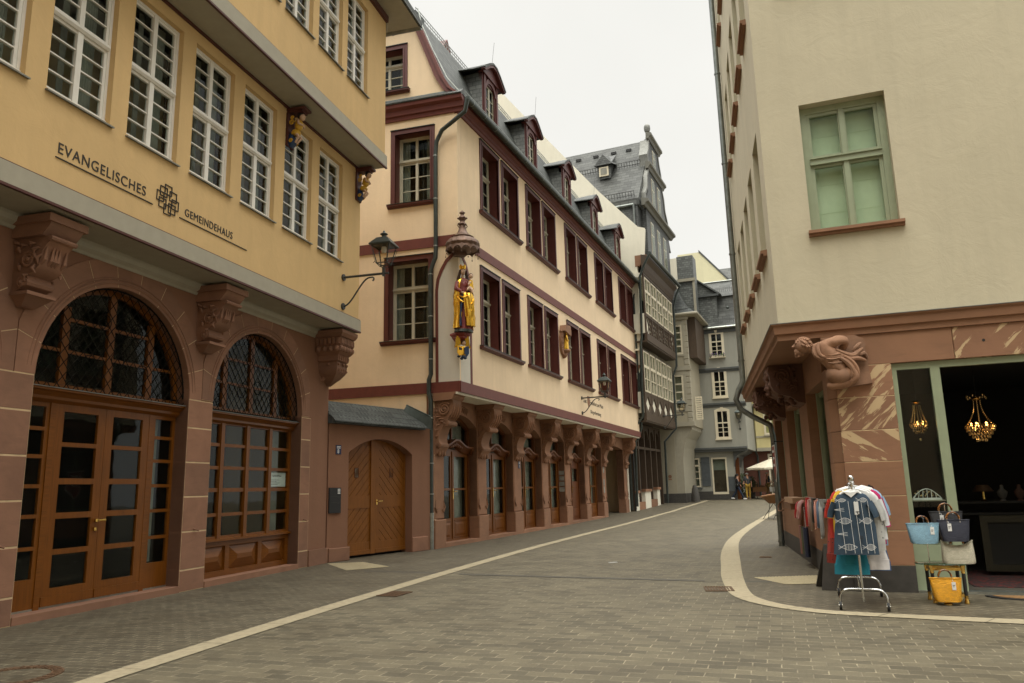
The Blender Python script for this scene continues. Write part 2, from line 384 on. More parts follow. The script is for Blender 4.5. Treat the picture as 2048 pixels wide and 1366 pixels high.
    def mesh(s, name, mats, off=Vector((0, 0, 0)), weld=True, sharp=35):
        me = bpy.data.meshes.new(name); me.from_pydata([v - off for v in s.v], [], s.f)
        if not isinstance(mats, (list, tuple)): mats = [mats]
        for m in mats: me.materials.append(m)
        for i, p in enumerate(me.polygons): p.use_smooth = s.sm[i]; p.material_index = s.mi[i]
        bm = bmesh.new(); bm.from_mesh(me)
        if weld: bmesh.ops.remove_doubles(bm, verts=bm.verts, dist=1e-5)
        bmesh.ops.dissolve_degenerate(bm, edges=bm.edges, dist=1e-6)
        bmesh.ops.recalc_face_normals(bm, faces=bm.faces)
        uvl = bm.loops.layers.uv.new('UVMap'); Z = Vector((0, 0, 1))
        for f in bm.faces:
            n = f.normal
            if abs(n.z) > .97: t = Vector((1, 0, 0)); b = Vector((0, 1, 0))
            else:
                t = Z.cross(n).normalized(); b = n.cross(t)
            for lp in f.loops:
                w = lp.vert.co + off; lp[uvl].uv = (w.dot(t), w.dot(b))
        bm.to_mesh(me); bm.free()
        if any(s.sm): me.set_sharp_from_angle(angle=R(sharp))
        return me
LOC = {}
def link(name, me, parent=None, loc=(0, 0, 0), rz=0):
    o = bpy.data.objects.new(name, me); COL.objects.link(o); o.location = loc; o.rotation_euler = (0, 0, rz)
    if parent: o.parent = parent
    return o
def thing(name, label, cat, loc=(0, 0, 0), group=None, rz=0):
    o = bpy.data.objects.new(name, None); COL.objects.link(o); o.location = loc; o.rotation_euler = (0, 0, rz); o.empty_display_size = .2
    o['label'] = label; o['category'] = cat
    if group: o['group'] = group
    LOC[o.name] = Vector(loc); return o
def part(name, mb, mat, parent, **k):
    """mesh with world coordinates hung under a thing (or under one of its parts)"""
    r = parent
    while r.parent: r = r.parent
    off = LOC.get(r.name, Vector((0, 0, 0)))
    return link(name, mb.mesh(name, mat, off, **k), parent)
def lpart(name, mb, mat, parent, **k): return link(name, mb.mesh(name, mat, **k), parent)   # local coordinates
def solo(name, mb, mat, label, cat, loc=None, group=None, **k):
    off = Vector(loc) if loc else Vector((0, 0, 0))
    o = link(name, mb.mesh(name, mat, off, **k), None, off); o['label'] = label; o['category'] = cat
    if group: o['group'] = group
    return o
def struct(name, mb, mat, **k):
    o = link(name, mb.mesh(name, mat, **k)); o['kind'] = 'structure'; return o
def inst(proto, root, F, s_, o_, z_, flip=False):
    """proto = (name, mesh, [(name, mesh), ...]) placed on a facade as part + sub-parts"""
    p = F.P(s_, o_, z_) - LOC[root.name]
    a = link(proto[0], proto[1], root, p, F.rz)
    for n, me in proto[2]: link(n, me, a)
    return a
def text_mb(txt, size, F, s0, o, z0, dep=.006, align='LEFT', sx=1.0, spacing=1.0):
    c = bpy.data.curves.new('t', 'FONT'); c.body = txt; c.size = size; c.extrude = dep; c.align_x = align; c.space_character = spacing
    ob = bpy.data.objects.new('t', c); COL.objects.link(ob); bpy.context.view_layer.update()
    me = ob.to_mesh(); mb = MB(); vs = [F.P(s0 + v.co.x * sx, o + v.co.z, z0 + v.co.y) for v in me.vertices]
    mb.faces(vs, [list(p.vertices) for p in me.polygons]); ob.to_mesh_clear(); bpy.data.objects.remove(ob); bpy.data.curves.remove(c)
    return mb
def skin_mesh(name, verts, edges, radii, sub=1, mat=None, root=0):
    me = bpy.data.meshes.new(name); me.from_pydata(verts, edges, []); ob = bpy.data.objects.new(name, me); COL.objects.link(ob)
    sk = ob.modifiers.new('s', 'SKIN'); sk.use_smooth_shade = True; ob.modifiers.new('b', 'SUBSURF').levels = sub
    lay = me.skin_vertices[0].data
    for i, r in enumerate(radii): lay[i].radius = (r, r) if isinstance(r, (int, float)) else r; lay[i].use_root = (i == root)
    bpy.context.view_layer.update()
    ev = ob.evaluated_get(bpy.context.evaluated_depsgraph_get()); m2 = bpy.data.meshes.new_from_object(ev)
    bpy.data.objects.remove(ob); m2.name = name
    m2.materials.clear(); m2.materials.append(mat)
    return m2
def arc(cx, cz, r, a0, a1, n): return [(cx + r * math.cos(R(a0 + (a1 - a0) * i / n)), cz + r * math.sin(R(a0 + (a1 - a0) * i / n))) for i in range(n + 1)]
def archhole(s0, s1, z0, zs, rise=None, n=20):
    c = (s0 + s1) / 2; w = (s1 - s0) / 2
    if rise is None: top = arc(c, zs, w, 0, 180, n)
    else:
        rr = (w * w + rise * rise) / (2 * rise); ang = math.degrees(math.asin(w / rr)); top = arc(c, zs + rise - rr, rr, 90 - ang, 90 + ang, n)
    return [(s0, z0), (s1, z0)] + top

# ================================================================== ground and street
mb = MB()
xs = [-60 + 4 * i for i in range(34)]; ys = [-40, -10, 10, 24] + [24 + 1.5 * i for i in range(1, 25)] + [70, 90, 130]
P = [Vector((x, y, gh(y))) for y in ys for x in xs]; nx = len(xs)
mb.faces(P, [(j * nx + i, j * nx + i + 1, (j + 1) * nx + i + 1, (j + 1) * nx + i) for j in range(len(ys) - 1) for i in range(nx - 1)])
struct('ground', mb, M['street'])
def resamp(pts, step=.8):
    o = [];
    for (a, b) in zip(pts, pts[1:]):
        a = Vector(a); b = Vector(b); n = max(1, int((b - a).length / step)); o += [a.lerp(b, i / n) for i in range(n)]
    return o + [Vector(pts[-1])]
def smooth(pts, it=2):
    for _ in range(it):
        q = [pts[0]]
        for a, b in zip(pts, pts[1:]): a = Vector(a); b = Vector(b); q += [a.lerp(b, .25), a.lerp(b, .75)]
        pts = q + [pts[-1]]
    return [Vector(p) for p in pts]
def ribbon(name, left, right, h, mat, n=90, thick=0.0):
    def par(pl, n):
        L = [0]
        for a, b in zip(pl, pl[1:]): L.append(L[-1] + (Vector(b) - Vector(a)).length)
        o = []; j = 0
        for i in range(n + 1):
            t = L[-1] * i / n
            while j < len(pl) - 2 and L[j + 1] < t: j += 1
            o.append(Vector(pl[j]).lerp(Vector(pl[j + 1]), (t - L[j]) / max(1e-9, L[j + 1] - L[j])))
        return o
    a = par(left, n); b = par(right, n); mb = MB()
    P = [Vector((p.x, p.y, gh(p.y) + h)) for p in a] + [Vector((p.x, p.y, gh(p.y) + h)) for p in b]
    mb.faces(P, [(i, i + 1, n + 2 + i, n + 1 + i) for i in range(n)])
    if name == 'kerb_strip':
        mb.cur = 1; acc = 0
        for i in range(1, n):
            acc += (a[i] - a[i - 1]).length
            if acc > 1.0:
                acc = 0; d = (a[i] - a[i - 1]).normalized() * .004; z = Vector((0, 0, h + .003 + gh(a[i].y)))
                mb.quad([Vector((q.x, q.y, 0)) + z for q in (a[i] - d, a[i] + d, b[i] + d, b[i] - d)])
        return struct(name, mb, [mat, M['curbj']])
    return struct(name, mb, mat)
CLu = [(-5.1, -3), (-4.15, 4.2), (-3.72, 6.71), (-3.54, 7.36), (-3.27, 8.4), (-2.80, 10.1), (-2.14, 12.35), (-1.22, 15.4), (.25, 20.0), (1.98, 24.9), (4.75, 32.3), (7.85, 40.6), (11.9, 49.6), (12.6, 51.2)]
CLl = [(x + .27 * math.cos(R(18)), y - .27 * math.sin(R(18)) + (0 if y > 12 else 0)) for x, y in CLu]
ribbon('kerb_strip', smooth(CLu, 2), smooth(CLl, 2), .008, M['curb'], 300)
ribbon('pavement', [(-10, -3), (-8, 10), (-4.5, 18), (-3, 20.5), (-1, 24), (6.4, 42), (9.9, 49.5), (10.5, 51.5)], smooth(CLu, 2), .004, M['pave'], 120)
CRo = [(15.35, 44.5), (12.75, 38.7), (9.1, 29.91), (6.89, 24.32), (5.78, 21.35), (4.98, 18.9), (4.30, 16.6), (3.74, 14.44), (3.33, 12.93), (3.02, 11.5), (2.90, 10.8), (2.92, 10.28), (3.04, 9.85), (3.2, 9.52), (3.38, 9.29), (3.56, 9.1), (3.80, 8.96), (5.17, 8.20), (9.5, 6.3)]
CRi = [(15.65, 44.4), (13.02, 38.55), (9.36, 29.8), (7.15, 24.22), (5.95, 20.9), (5.1, 18.05), (4.46, 15.7), (3.87, 13.6), (3.40, 11.79), (3.20, 10.87), (3.17, 10.45), (3.24, 10.0), (3.38, 9.70), (3.56, 9.42), (3.83, 9.21), (5.35, 8.45), (9.7, 6.55)]
ribbon('kerb_strip', smooth(CRo, 2), smooth(CRi, 2), .008, M['curb'], 300)
ribbon('pavement', smooth(CRi, 2), [(17.5, 44.5), (15, 38), (11, 30), (8.6, 22), (8.2, 20), (7.6, 17), (7, 15), (6.3, 13.6), (5.9, 12.6), (5.7, 12.3), (5.7, 12.2), (5.8, 12.1), (6, 12), (6.3, 12), (6.6, 11.8), (8, 11.4), (11, 10.4)], .004, M['pave2'], 160)
G0 = Fr(0, 0, 90)
def patch(name, pts, h, mat):
    mb = MB(); mb.quad([Vector((x, y, gh(y) + h)) for x, y in pts]); return struct(name, mb, mat)
patch('drain_strip', [(-1.05, 14.33), (2.95, 12.48), (2.93, 12.33), (-1.07, 14.17)], .006, M['darkstrip'])
patch('drain_strip', [(-2.95, 15.32), (-1.38, 14.52), (-1.40, 14.37), (-2.98, 15.17)], .0065, M['darkstrip'])
patch('drain_strip', [(3.50, 12.33), (4.05, 12.12), (4.02, 11.96), (3.46, 12.16)], .0065, M['darkstrip'])
def tactile(pts, ns):
    mb = MB(); a, b, c, d = [Vector((x, y, 0)) for x, y in pts]; up_ = Vector((0, 0, 1))
    mb.quad([p + up_ * .010 for p in (a, b, c, d)])
    for i in range(ns):
        t0, t1 = (i + .2) / ns, (i + .75) / ns
        q = [a.lerp(b, t0), a.lerp(b, t1), d.lerp(c, t1), d.lerp(c, t0)]
        mb.prism([p + up_ * .010 for p in q], [p + up_ * .016 for p in q])
    return mb
struct('tactile_paving', tactile([(3.78, 12.62), (5.10, 12.72), (5.02, 11.72), (3.98, 11.70)], 24), M['tactile'])
struct('tactile_paving', tactile([(-4.1, 16.9), (-3.35, 17.05), (-2.6, 15.9), (-3.35, 15.35)], 18), M['tactile'])
# manhole (ring of cast iron round a paved cover)
mb = MB()
def ring(mb, cx, cy, r0, r1, z0, z1, n=48):
    for k in range(n):
        a, b = 2 * math.pi * k / n, 2 * math.pi * (k + 1) / n
        q = [(cx + r * math.cos(t), cy + r * math.sin(t)) for r, t in ((r0, a), (r1, a), (r1, b), (r0, b))]
        mb.prism([Vector((x, y, z0)) for x, y in q], [Vector((x, y, z1)) for x, y in q], caps=True)
ring(mb, -4.42, 6.98, .30, .40, .004, .012)
for k in range(36):
    a = 2 * math.pi * k / 36; mb.box(Fr(-4.42, 6.98, math.degrees(a)), .315, .385, -.012, .012, .012, .017)
mh = solo('manhole_cover', mb, M['rust'], 'round rusty manhole ring set in the left pavement at the bottom corner of the picture', 'manhole', (-4.42, 6.98, 0))
mb = MB(); mb.lathe((-4.42, 6.98, .005), [(.295, 0), (.295, .005)], 32); part('paved_cover', mb, M['pave'], mh)
mb = MB(); ring(mb, -4.42, 6.98, .52, .535, .003, .008)
for k in range(22):
    a = 2 * math.pi * k / 22; mb.box(Fr(-4.42, 6.98, math.degrees(a)), .40, .52, -.005, .005, .003, .008)
part('stone_joints', mb, M['curb'], mh)
def drain(cx, cy, az, w, h, lab):
    F = Fr(cx, cy, az); mb = MB()
    for a, b in ((-w, -w + .02), (w - .02, w)): mb.box(F, a, b, -h, h, .004, .014)
    for a, b in ((-h, -h + .02), (h - .02, h)): mb.box(F, -w + .02, w - .02, a, b, .004, .014)
    k = -w + .04
    while k < w - .03: mb.box(F, k, k + .02, -h + .02, h - .02, .004, .013); k += .04
    solo('drain_grate', mb, M['rust'], lab, 'drain', (cx, cy, 0))
drain(-1.84, 11.75, 20, .25, .17, 'small rusty drain grate beside the left pale kerb strip')
drain(2.90, 11.42, 100, .20, .24, 'rusty drain grate touching the curved kerb strip on the right')
drain(5.06, 15.98, 20, .12, .12, 'small square rusty cover in the pavement left of the grey drainpipe foot')
mb = MB(); mb.box(Fr(1.9, 15.6, 70), -.09, .09, -.02, .02, .004, .02)
solo('paper_scrap', mb, M['whitep'], 'small crumpled pale paper scrap lying in the middle of the street', 'litter', (1.9, 15.6, 0))

# ================================================================== house A: yellow upper floors over pink sandstone arches
FA = Fr(-5.425, 12.552, 14.92)
HA = thing('yellow_house', 'large yellow rendered house on the left with black lettering, white windows and two sandstone arches', 'house', FA.P(0, 0, 0))
S1 = 4.72; S0 = -13.5
arches = [(-6.62, -3.62, 3.1), (-3.0, 0.0, 3.1), (.62, 3.58, 3.12)]
mb = MB()
mb.wall(FA, [(S0, 0), (S1, 0), (S1, 5.2), (S0, 5.2)], [archhole(a, b, .02, z, n=28) for a, b, z in arches], 0, .25)
part('ground_floor_wall', mb, M['pinkpl'], HA)
mb = MB(); mb.box(FA, S1 - .25, S1, -9, -.25, 0, 13.2); mb.box(FA, S0, S0 + .2, -9, -.25, 0, 13.2); mb.box(FA, S0, S1, -9.2, -9, 0, 13.2); 
part('side_wall', mb, M['yellow'], HA)
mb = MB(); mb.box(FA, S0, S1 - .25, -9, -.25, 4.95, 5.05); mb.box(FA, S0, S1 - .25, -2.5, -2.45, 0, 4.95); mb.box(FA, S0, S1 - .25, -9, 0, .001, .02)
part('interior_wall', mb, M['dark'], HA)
# piers: pale mortar core with separate ashlar blocks
mo = MB(); bl = MB()
def pier(s0, s1, ztop, courses, jl=True, jr=True):
    mo.box(FA, s0 + (.004 if jl else 0), s1 - (.004 if jr else 0), -.24, .012, 0, ztop)
    z = 0
    for c in courses:
        z2 = min(z + c, ztop); bl.bev(FA, s0, s1, -.25, .016, z + .004, z2 - .004, .012); z = z2
        if z >= ztop: break
cs = [.34, .6, .56, .56, .57, .56, .6]
pier(.0, .62, 3.1, cs); pier(-3.62, -3.0, 3.1, cs); pier(3.58, 3.95, 3.1, cs, True, False); pier(-7.6, -6.62, 3.1, cs)
for a, b, zs in arches:
    c = (a + b) / 2; r = (b - a) / 2; n = 11
    for k in range(n):
        t0, t1 = 180 * k / n, 180 * (k + 1) / n
        rr = r + .42; g = .26
        inner = arc(c, zs, r, t0 + g, t1 - g, 5); outer = [(min(max(x, a - .303), b + .303), z) for x, z in arc(c, zs, rr, t1 - g * .8, t0 + g * .8, 5)]
        bl.ext_sz(FA, inner + outer, -.25, .016)
        inner = arc(c, zs, r + .006, t0, t1, 5); outer = [(min(max(x, a - .30), b + .30), z) for x, z in arc(c, zs, rr - .006, t1, t0, 5)]
        mo.ext_sz(FA, inner + outer, -.24, .012)
part('ashlar_joints', mo, M['mortar'], HA); part('ashlar', bl, M['stoneA'], HA)
mb = MB()
for a, b, zs in arches:
    c = (a + b) / 2; r = (b - a) / 2
    for dr, rad in ((.075, .028), (.135, .018)):
        mb.tube([FA.P(x, .016, z) for x, z in arc(c, zs, r + dr, 4, 176, 40)], [rad * min(1, .15 + i / 6, .15 + (40 - i) / 6) for i in range(41)], 8)
part('arch_moulding', mb, M['stoneA'], HA)
mb = MB()
for a, b, zs in arches: mb.box(FA, a, b, -.5, .03, 0, .10)
part('threshold', mb, M['stoneA'], HA)
mb = MB()   # little iron studs in the piers
for s_ in (.28, 3.74, -3.3): mb.tube([FA.P(s_, .01, .98), FA.P(s_ + .02, .07, .96), FA.P(s_ + .05, .08, .95)], .016, 6)
part('iron_hook', mb, M['stoneA'], HA)
# ---- joinery in the arches
def bars(mb, F, o0, o1, ss, zz): 
    for a, b in ss: mb.box(F, a, b, o0, o1, zz[0], zz[1])
def lattice(F, s0, s1, zs, r, c, o, pitch=.16):
    mb = MB(); z0 = zs - .13
    def inside(x, z): return z > z0 + .02 and (z < zs and abs(x - c) < r or (x - c) ** 2 + (z - zs) ** 2 < r * r)
    for sg in (1, -1):
        k = -30
        while k < 31:
            x0 = c + k * pitch; seg = []; 
            pts = []
            for i in range(0, 200):
                z = z0 + i * .012; x = x0 + sg * (z - z0) * .82
                if inside(x, z): pts.append((x, z))
                elif pts: break
            if len(pts) > 4: mb.tube([F.P(pts[0][0], o + sg * .006, pts[0][1]), F.P(pts[-1][0], o + sg * .006, pts[-1][1])], .0065, 5)
            k += 1
    for (x, z) in ((c, zs + .42), (c - .52, zs + .30), (c + .52, zs + .30), (c - .3, zs + .95), (c + .34, zs + .92)):
        mb.tube([F.P(a, o, b) for a, b in arc(x, z, .12, 0, 345, 22)], .007, 5, closed=True)
    mb.tube([F.P(a, o, b) for a, b in arc(c, zs, r - .02, 0, 180, 30)], .012, 6)
    mb.box(F, s0, s1, o - .02, o + .02, z0 - .03, z0 + .03)
    return mb
def fanlight(F, a, b, zs, o, root, nm):
    c = (a + b) / 2; r = (b - a) / 2; fr = MB()
    fr.ext_sz(F, arc(c, zs, r, 0, 180, 28) + arc(c, zs, r - .09, 180, 0, 28), o - .06, o)
    fr.box(F, a, b, o - .06, o, zs - .15, zs - .03)
    for x in (-.86, -.03, .80):
        h = math.sqrt(max(.01, (r - .09) ** 2 - (abs(x) + .05) ** 2)); fr.box(F, c + x - .045, c + x + .045 + (.03), o - .055, o + .005, zs - .03, zs + h)
    for x0, x1 in ((-.80, -.03), (.05, .80), (-1.35, -.86), (.87, 1.36)):
        for zz in (.42, .88):
            if max(abs(x0), abs(x1)) ** 2 + zz ** 2 < (r - .06) ** 2: fr.box(F, c + x0, c + x1, o - .05, o - .006, zs + zz, zs + zz + .045)
    w = part(nm, fr, M['oak'], root)
    g = MB(); g.ext_sz(F, [(a + .03, zs - .1)] + [(b - .03, zs - .1)] + arc(c, zs, r - .05, 0, 180, 24), o - .035, o - .03); part('pane', g, M['glass'], w)
    part('iron_lattice', lattice(F, a, b, zs, r, c, o + .13), M['lattice'], w)
def panes(F, root, cells, o):
    g = MB()
    for a, b, c, d in cells: g.box(F, a, b, o - .006, o, c, d)
    return part('pane', g, M['glass'], root)
def gridframe(mb, F, s0, s1, z0, z1, cols, rows, o0, o1):
    """fills s0..s1 x z0..z1 except the cells; cols/rows = list of (a,b)"""
    holes = [(a, b, c, d) for a, b in cols for c, d in rows]
    mb.gridwall(F, s0, s1, z0, z1, holes, o1, o1 - o0)
    return holes
# arch 1: double door between side lights
o = -.22
rowsL = [(.35, .78), (.85, 1.25), (1.33, 1.71), (1.79, 2.22), (2.28, 2.70)]
rowsS = [(.50, .86), (.91, 1.27), (1.32, 1.66), (1.71, 2.05), (2.10, 2.42), (2.47, 2.74)]
for (a, b) in ((-3.0, 0.0), (-6.62, -3.62)):
    fr = MB(); bars(fr, FA, o - .09, o, ((a + .52, a + .61), (b - .61, b - .52)), (.10, 2.82)); fr.box(FA, a, b, o - .09, o + .0, 2.80, 2.95)
    fr.ext_oz(FA, [(o, 2.80), (o + .06, 2.84), (o + .06, 2.88), (o + .12, 2.93), (o + .16, 2.95), (o + .16, 2.98), (o - .08, 2.98)], a, b)
    T = part('door_frame', fr, M['oakh'], HA)
    mbl = MB(); mbl.box(FA, a - .02, b + .02, o, o + .18, 2.981, 2.99); part('lead_cap', mbl, M['lead'], T)
    for k, (x0, x1) in enumerate(((a, a + .52), (b - .52, b))):
        s_ = MB(); h = gridframe(s_, FA, x0, x1, .10, 2.80, [(x0 + .06, x1 - .06)], rowsS, o - .06, o - .015)
        w = part('side_light', s_, M['oak'], HA); panes(FA, w, h, o - .035)
    mid = (a + b) / 2
    for k, (x0, x1) in enumerate(((a + .61, mid - .003), (mid + .003, b - .61))):
        s_ = MB(); h = gridframe(s_, FA, x0, x1, .13, 2.80, [(x0 + .14, x1 - .14)], rowsL, o - .05, o - .005)
        s_.box(FA, x0 + .01, x1 - .01, o - .005, o + .008, .13, .25)
        w = part('door_leaf', s_, M['oak'], HA); panes(FA, w, h, o - .03)
        if k == 0:
            hd = MB(); hd.lathe(FA.P(mid - .07, o + .03, 1.20), [(0, -.03), (.03, -.02), (.03, .02), (0, .03)], 12); hd.tube([FA.P(mid - .07, o, 1.2), FA.P(mid - .07, o + .06, 1.2), FA.P(mid + .05, o + .065, 1.2)], [.012, .014, .022], 10)
            hd.lathe(FA.P(mid - .07, o + .012, 1.08), [(0, -.035), (.025, -.02), (.025, .02), (0, .035)], 12)
            part('door_handle', hd, M['brass'], w)
    sl = MB(); sl.box(FA, a, b, o - .06, o - .01, .101, .125); part('metal_sill', sl, M['zincg'], T)
    fanlight(FA, a, b, 3.1, o - .01, HA, 'fanlight')
# arch 2: shop window over a panelled base
a, b = .62, 3.58; fr = MB()
cols = [(a + .06, a + .58), (a + .70, a + 1.36), (a + 1.47, a + 2.12), (a + 2.24, b - .08)]
rows = [(.80, 1.14), (1.20, 1.57), (1.64, 1.97), (2.03, 2.38), (2.44, 2.78)]
h = gridframe(fr, FA, a, b, .74, 2.82, cols, rows, o - .07, o - .01)
for x in (a + .64, a + 1.415, a + 2.18): fr.box(FA, x - .05, x + .05, o - .01, o + .012, .74, 2.82)
fr.ext_oz(FA, [(o - .03, .70), (o + .05, .71), (o + .05, .745), (o - .01, .76), (o - .03, .76)], a, b)
w = part('shop_window', fr, M['oak'], HA); panes(FA, w, h, o - .04)
fr = MB(); fr.ext_oz(FA, [(o - .09, 2.80), (o, 2.80), (o + .06, 2.84), (o + .06, 2.88), (o + .12, 2.93), (o + .16, 2.95), (o + .16, 2.98), (o - .08, 2.98)], a, b)
tp = part('transom_beam', fr, M['oakh'], HA); mbl = MB(); mbl.box(FA, a - .02, b + .02, o, o + .18, 2.981, 2.99); part('lead_cap', mbl, M['lead'], tp)
fr = MB(); fr.gridwall(FA, a, b, .10, .70, [(x0, x1, .20, .62) for x0, x1 in ((a + .10, a + .88), (a + 1.0, a + 1.90), (a + 2.02, b - .12))], o - .01, .05)
fr.box(FA, a, b, o - .09, o - .06, .10, .70)
for x0, x1 in ((a + .10, a + .88), (a + 1.0, a + 1.90), (a + 2.02, b - .12)):
    p = [FA.P(x, o - .055, z) for x, z in ((x0, .20), (x1, .20), (x1, .62), (x0, .62))]; q = [FA.P(x, o + .005, z) for x, z in ((x0 + .22, .37), (x1 - .22, .37), (x1 - .22, .45), (x0 + .22, .45))]
    fr.faces(p + q, [(0, 1, 5, 4), (1, 2, 6, 5), (2, 3, 7, 6), (3, 0, 4, 7), (4, 5, 6, 7)])
part('window_base_panel', fr, M['oakh'], HA)
fanlight(FA, a, b, 3.12, o - .01, HA, 'fanlight')
nb = MB(); nb.box(FA, a + 2.26, b - .11, o - .052, o - .048, 1.66, 1.94); nt_ = part('window_notice', nb, M['whitep'], w)
t_ = text_mb('Gemeindehaus', .055, FA, a + 2.36, o - .046, 1.86, .001); 
for k in range(4):
    t_.box(FA, a + 2.30, a + 2.30 + (.3, .22, .34, .26)[k], o - .047, o - .045, 1.79 - .03 * k, 1.796 - .03 * k)
part('notice_text', t_, M['ltext'], w)
cu = MB()   # a curtain behind the right column and in the right side light
for (x0, x1, z0, z1) in ((b - .48, b - .12, .5, 2.8), (-.36, -.15, .5, 2.8)):
    n = 14; cu.loft([[FA.P(x0 + (x1 - x0) * i / n, -.45 - .02 * (i % 2), z0) for i in range(n + 1)], [FA.P(x0 + (x1 - x0) * i / n, -.45 - .02 * (i % 2), z1) for i in range(n + 1)]], closed=False, caps=False)
part('curtain', cu, M['curtain'], HA)
# ---- scroll corbels
def corbelA(s0, s1, root=HA, F=FA, zt=5.04, k=1.0, name='corbel'):
    mb = MB(); d = .58
    # cap slab with two steps
    mb.box(F, s0 - .10, s1 + .10, 0, d + .06, zt - .10, zt); mb.ext_oz(F, [(0, zt - .26), (d - .10, zt - .26), (d, zt - .16), (d + .03, zt - .10), (0, zt - .10)], s0 - .05, s1 + .05)
    # S profile
    prof = [(0, zt - .26), (d - .04, zt - .26), (d - .02, zt - .31), (d - .08, zt - .36), (d - .14, zt - .44), (d - .15, zt - .54), (d - .18, zt - .64), (d - .26, zt - .71), (d - .36, zt - .74), (d - .33, zt - .80), (d - .36, zt - .87), (d - .44, zt - .92), (.06, zt - .94), (0, zt - .96)]
    mb.ext_oz(F, prof, s0 + .02, s1 - .02)
    mb.box(F, s0 - .02, s1 + .02, 0, .30, zt - 1.0, zt - .955); 
    mb.loft([[F.P(a, oo, zt - 1.0) for a, oo in ((s0, 0), (s1, 0), (s1, .27), (s0, .27))], [F.P(a, oo, zt - 1.12) for a, oo in ((s0 + .10, 0), (s1 - .10, 0), (s1 - .10, .10), (s0 + .10, .10))]], sm=False)
    for sd_, ss in ((-1, s0), (1, s1)):   # volutes and leaf carving on both flanks
        for (oc, zc, r) in ((.24, zt - .55, .11), (.16, zt - .84, .065)):
            pts = [F.P(ss - sd_ * .01, oc + (r * (1 - .75 * t / 20)) * math.cos(.7 * t), zc + (r * (1 - .75 * t / 20)) * math.sin(.7 * t)) for t in range(21)]
            mb.tube(pts, [.024 - .0006 * t for t in range(21)], 6); mb.ell(F.P(ss - sd_ * .005, oc, zc), .035, .035, .035, 8, 6)
        for (oc, zc, ln, an) in ((.40, zt - .40, .14, 200), (.44, zt - .50, .13, 220), (.35, zt - .62, .12, 250), (.10, zt - .45, .12, 100), (.12, zt - .68, .10, 80), (.33, zt - .34, .1, 180), (.2, zt - .36, .1, 170), (.08, zt - .33, .09, 150), (.25, zt - .74, .08, 200)):
            a1 = R(an); mb.tube([F.P(ss - sd_ * .01, oc, zc), F.P(ss + sd_ * .012, oc + ln * .5 * math.cos(a1), zc + ln * .5 * math.sin(a1)), F.P(ss - sd_ * .012, oc + ln * math.cos(a1 + .5), zc + ln * math.sin(a1 + .5))], [.012, .026, .006], 6)
    w = s1 - s0
    for j in (0, 2, 3, 4, 6):     # roll on the front + leaf
        x = s0 + .05 + (w - .1) * j / 6; mb.tube([F.P(x, d - .10, zt - .38), F.P(x, d - .13, zt - .55), F.P(x, d - .27, zt - .70)], [.012, .03, .012], 6)
    mb.tube([F.P(s0, d - .02, zt - .29), F.P(s1, d - .02, zt - .29)], .035, 8)
    mb.tube([F.P(s0, d - .36, zt - .84), F.P(s1, d - .36, zt - .84)], .05, 8)
    return part(name, mb, M['stoneA'], root)
corbelA(-3.47, -3.07); corbelA(.08, .50); corbelA(-7.3, -6.82)
# corner corbel: stepped console with dentils and scallops
mb = MB(); F = FA; zt = 5.04
def rect3(e, z, s1=S1): return [F.P(a, oo, z) for a, oo in ((3.93 - e * .15, 0), (s1 + .0, 0), (s1 + .0, .0 + e), (3.93 - e * .15, .0 + e))]
lv = [(.72, zt), (.72, zt - .07), (.66, zt - .14), (.62, zt - .15), (.62, zt - .32), (.60, zt - .33), (.62, zt - .44), (.54, zt - .50), (.50, zt - .52), (.50, zt - .64), (.44, zt - .67), (.46, zt - .80), (.42, zt - .92), (.33, zt - .99), (.30, zt - 1.02), (.22, zt - 1.06), (.06, zt - 1.16)]
mb.loft([[F.P(a, oo, z) for a, oo in ((4.72 - e * 1.05, 0), (4.70, 0), (4.70, e), (4.72 - e * 1.05, e))] for e, z in lv], sm=False)
e = .62
for j in range(9): mb.box(F, 4.08 + j * .07, 4.12 + j * .07, e, e + .03, zt - .30, zt - .18)
for j in range(6): mb.box(F, 4.70, 4.73, .05 + j * .1, .10 + j * .1, zt - .30, zt - .18); mb.box(F, 4.02, 4.072, .05 + j * .1, .10 + j * .1, zt - .30, zt - .18)
for j in range(5): mb.ell(F.P(4.13 + j * .13, .60, zt - .40), .06, .06, .07, 10, 6)
for j in range(4): mb.ell(F.P(4.07, .08 + j * .15, zt - .40), .06, .06, .07, 10, 6)
for j in range(5): mb.ell(F.P(4.26 + j * .1, .50, zt - .58), .03, .03, .055, 8, 6)
for a, oo in ((4.3, .47), (4.66, .47), (4.24, .25), (4.5, .48)): mb.ell(F.P(a, oo, zt - .72), .035, .035, .035, 8, 6)
for j in range(4): mb.tube([F.P(4.33 + j * .1, .44, zt - .93), F.P(4.36 + j * .1, .475, zt - .86), F.P(4.32 + j * .1, .45, zt - .79)], [.01, .025, .01], 6)
mb.tube([F.P(4.22, .12 + .05 * math.cos(t * .8) * (1 - t / 20), zt - 1.06 + .05 * math.sin(t * .8) * (1 - t / 20)) for t in range(16)], .014, 6)
part('corner_console', mb, M['stoneA'], HA)
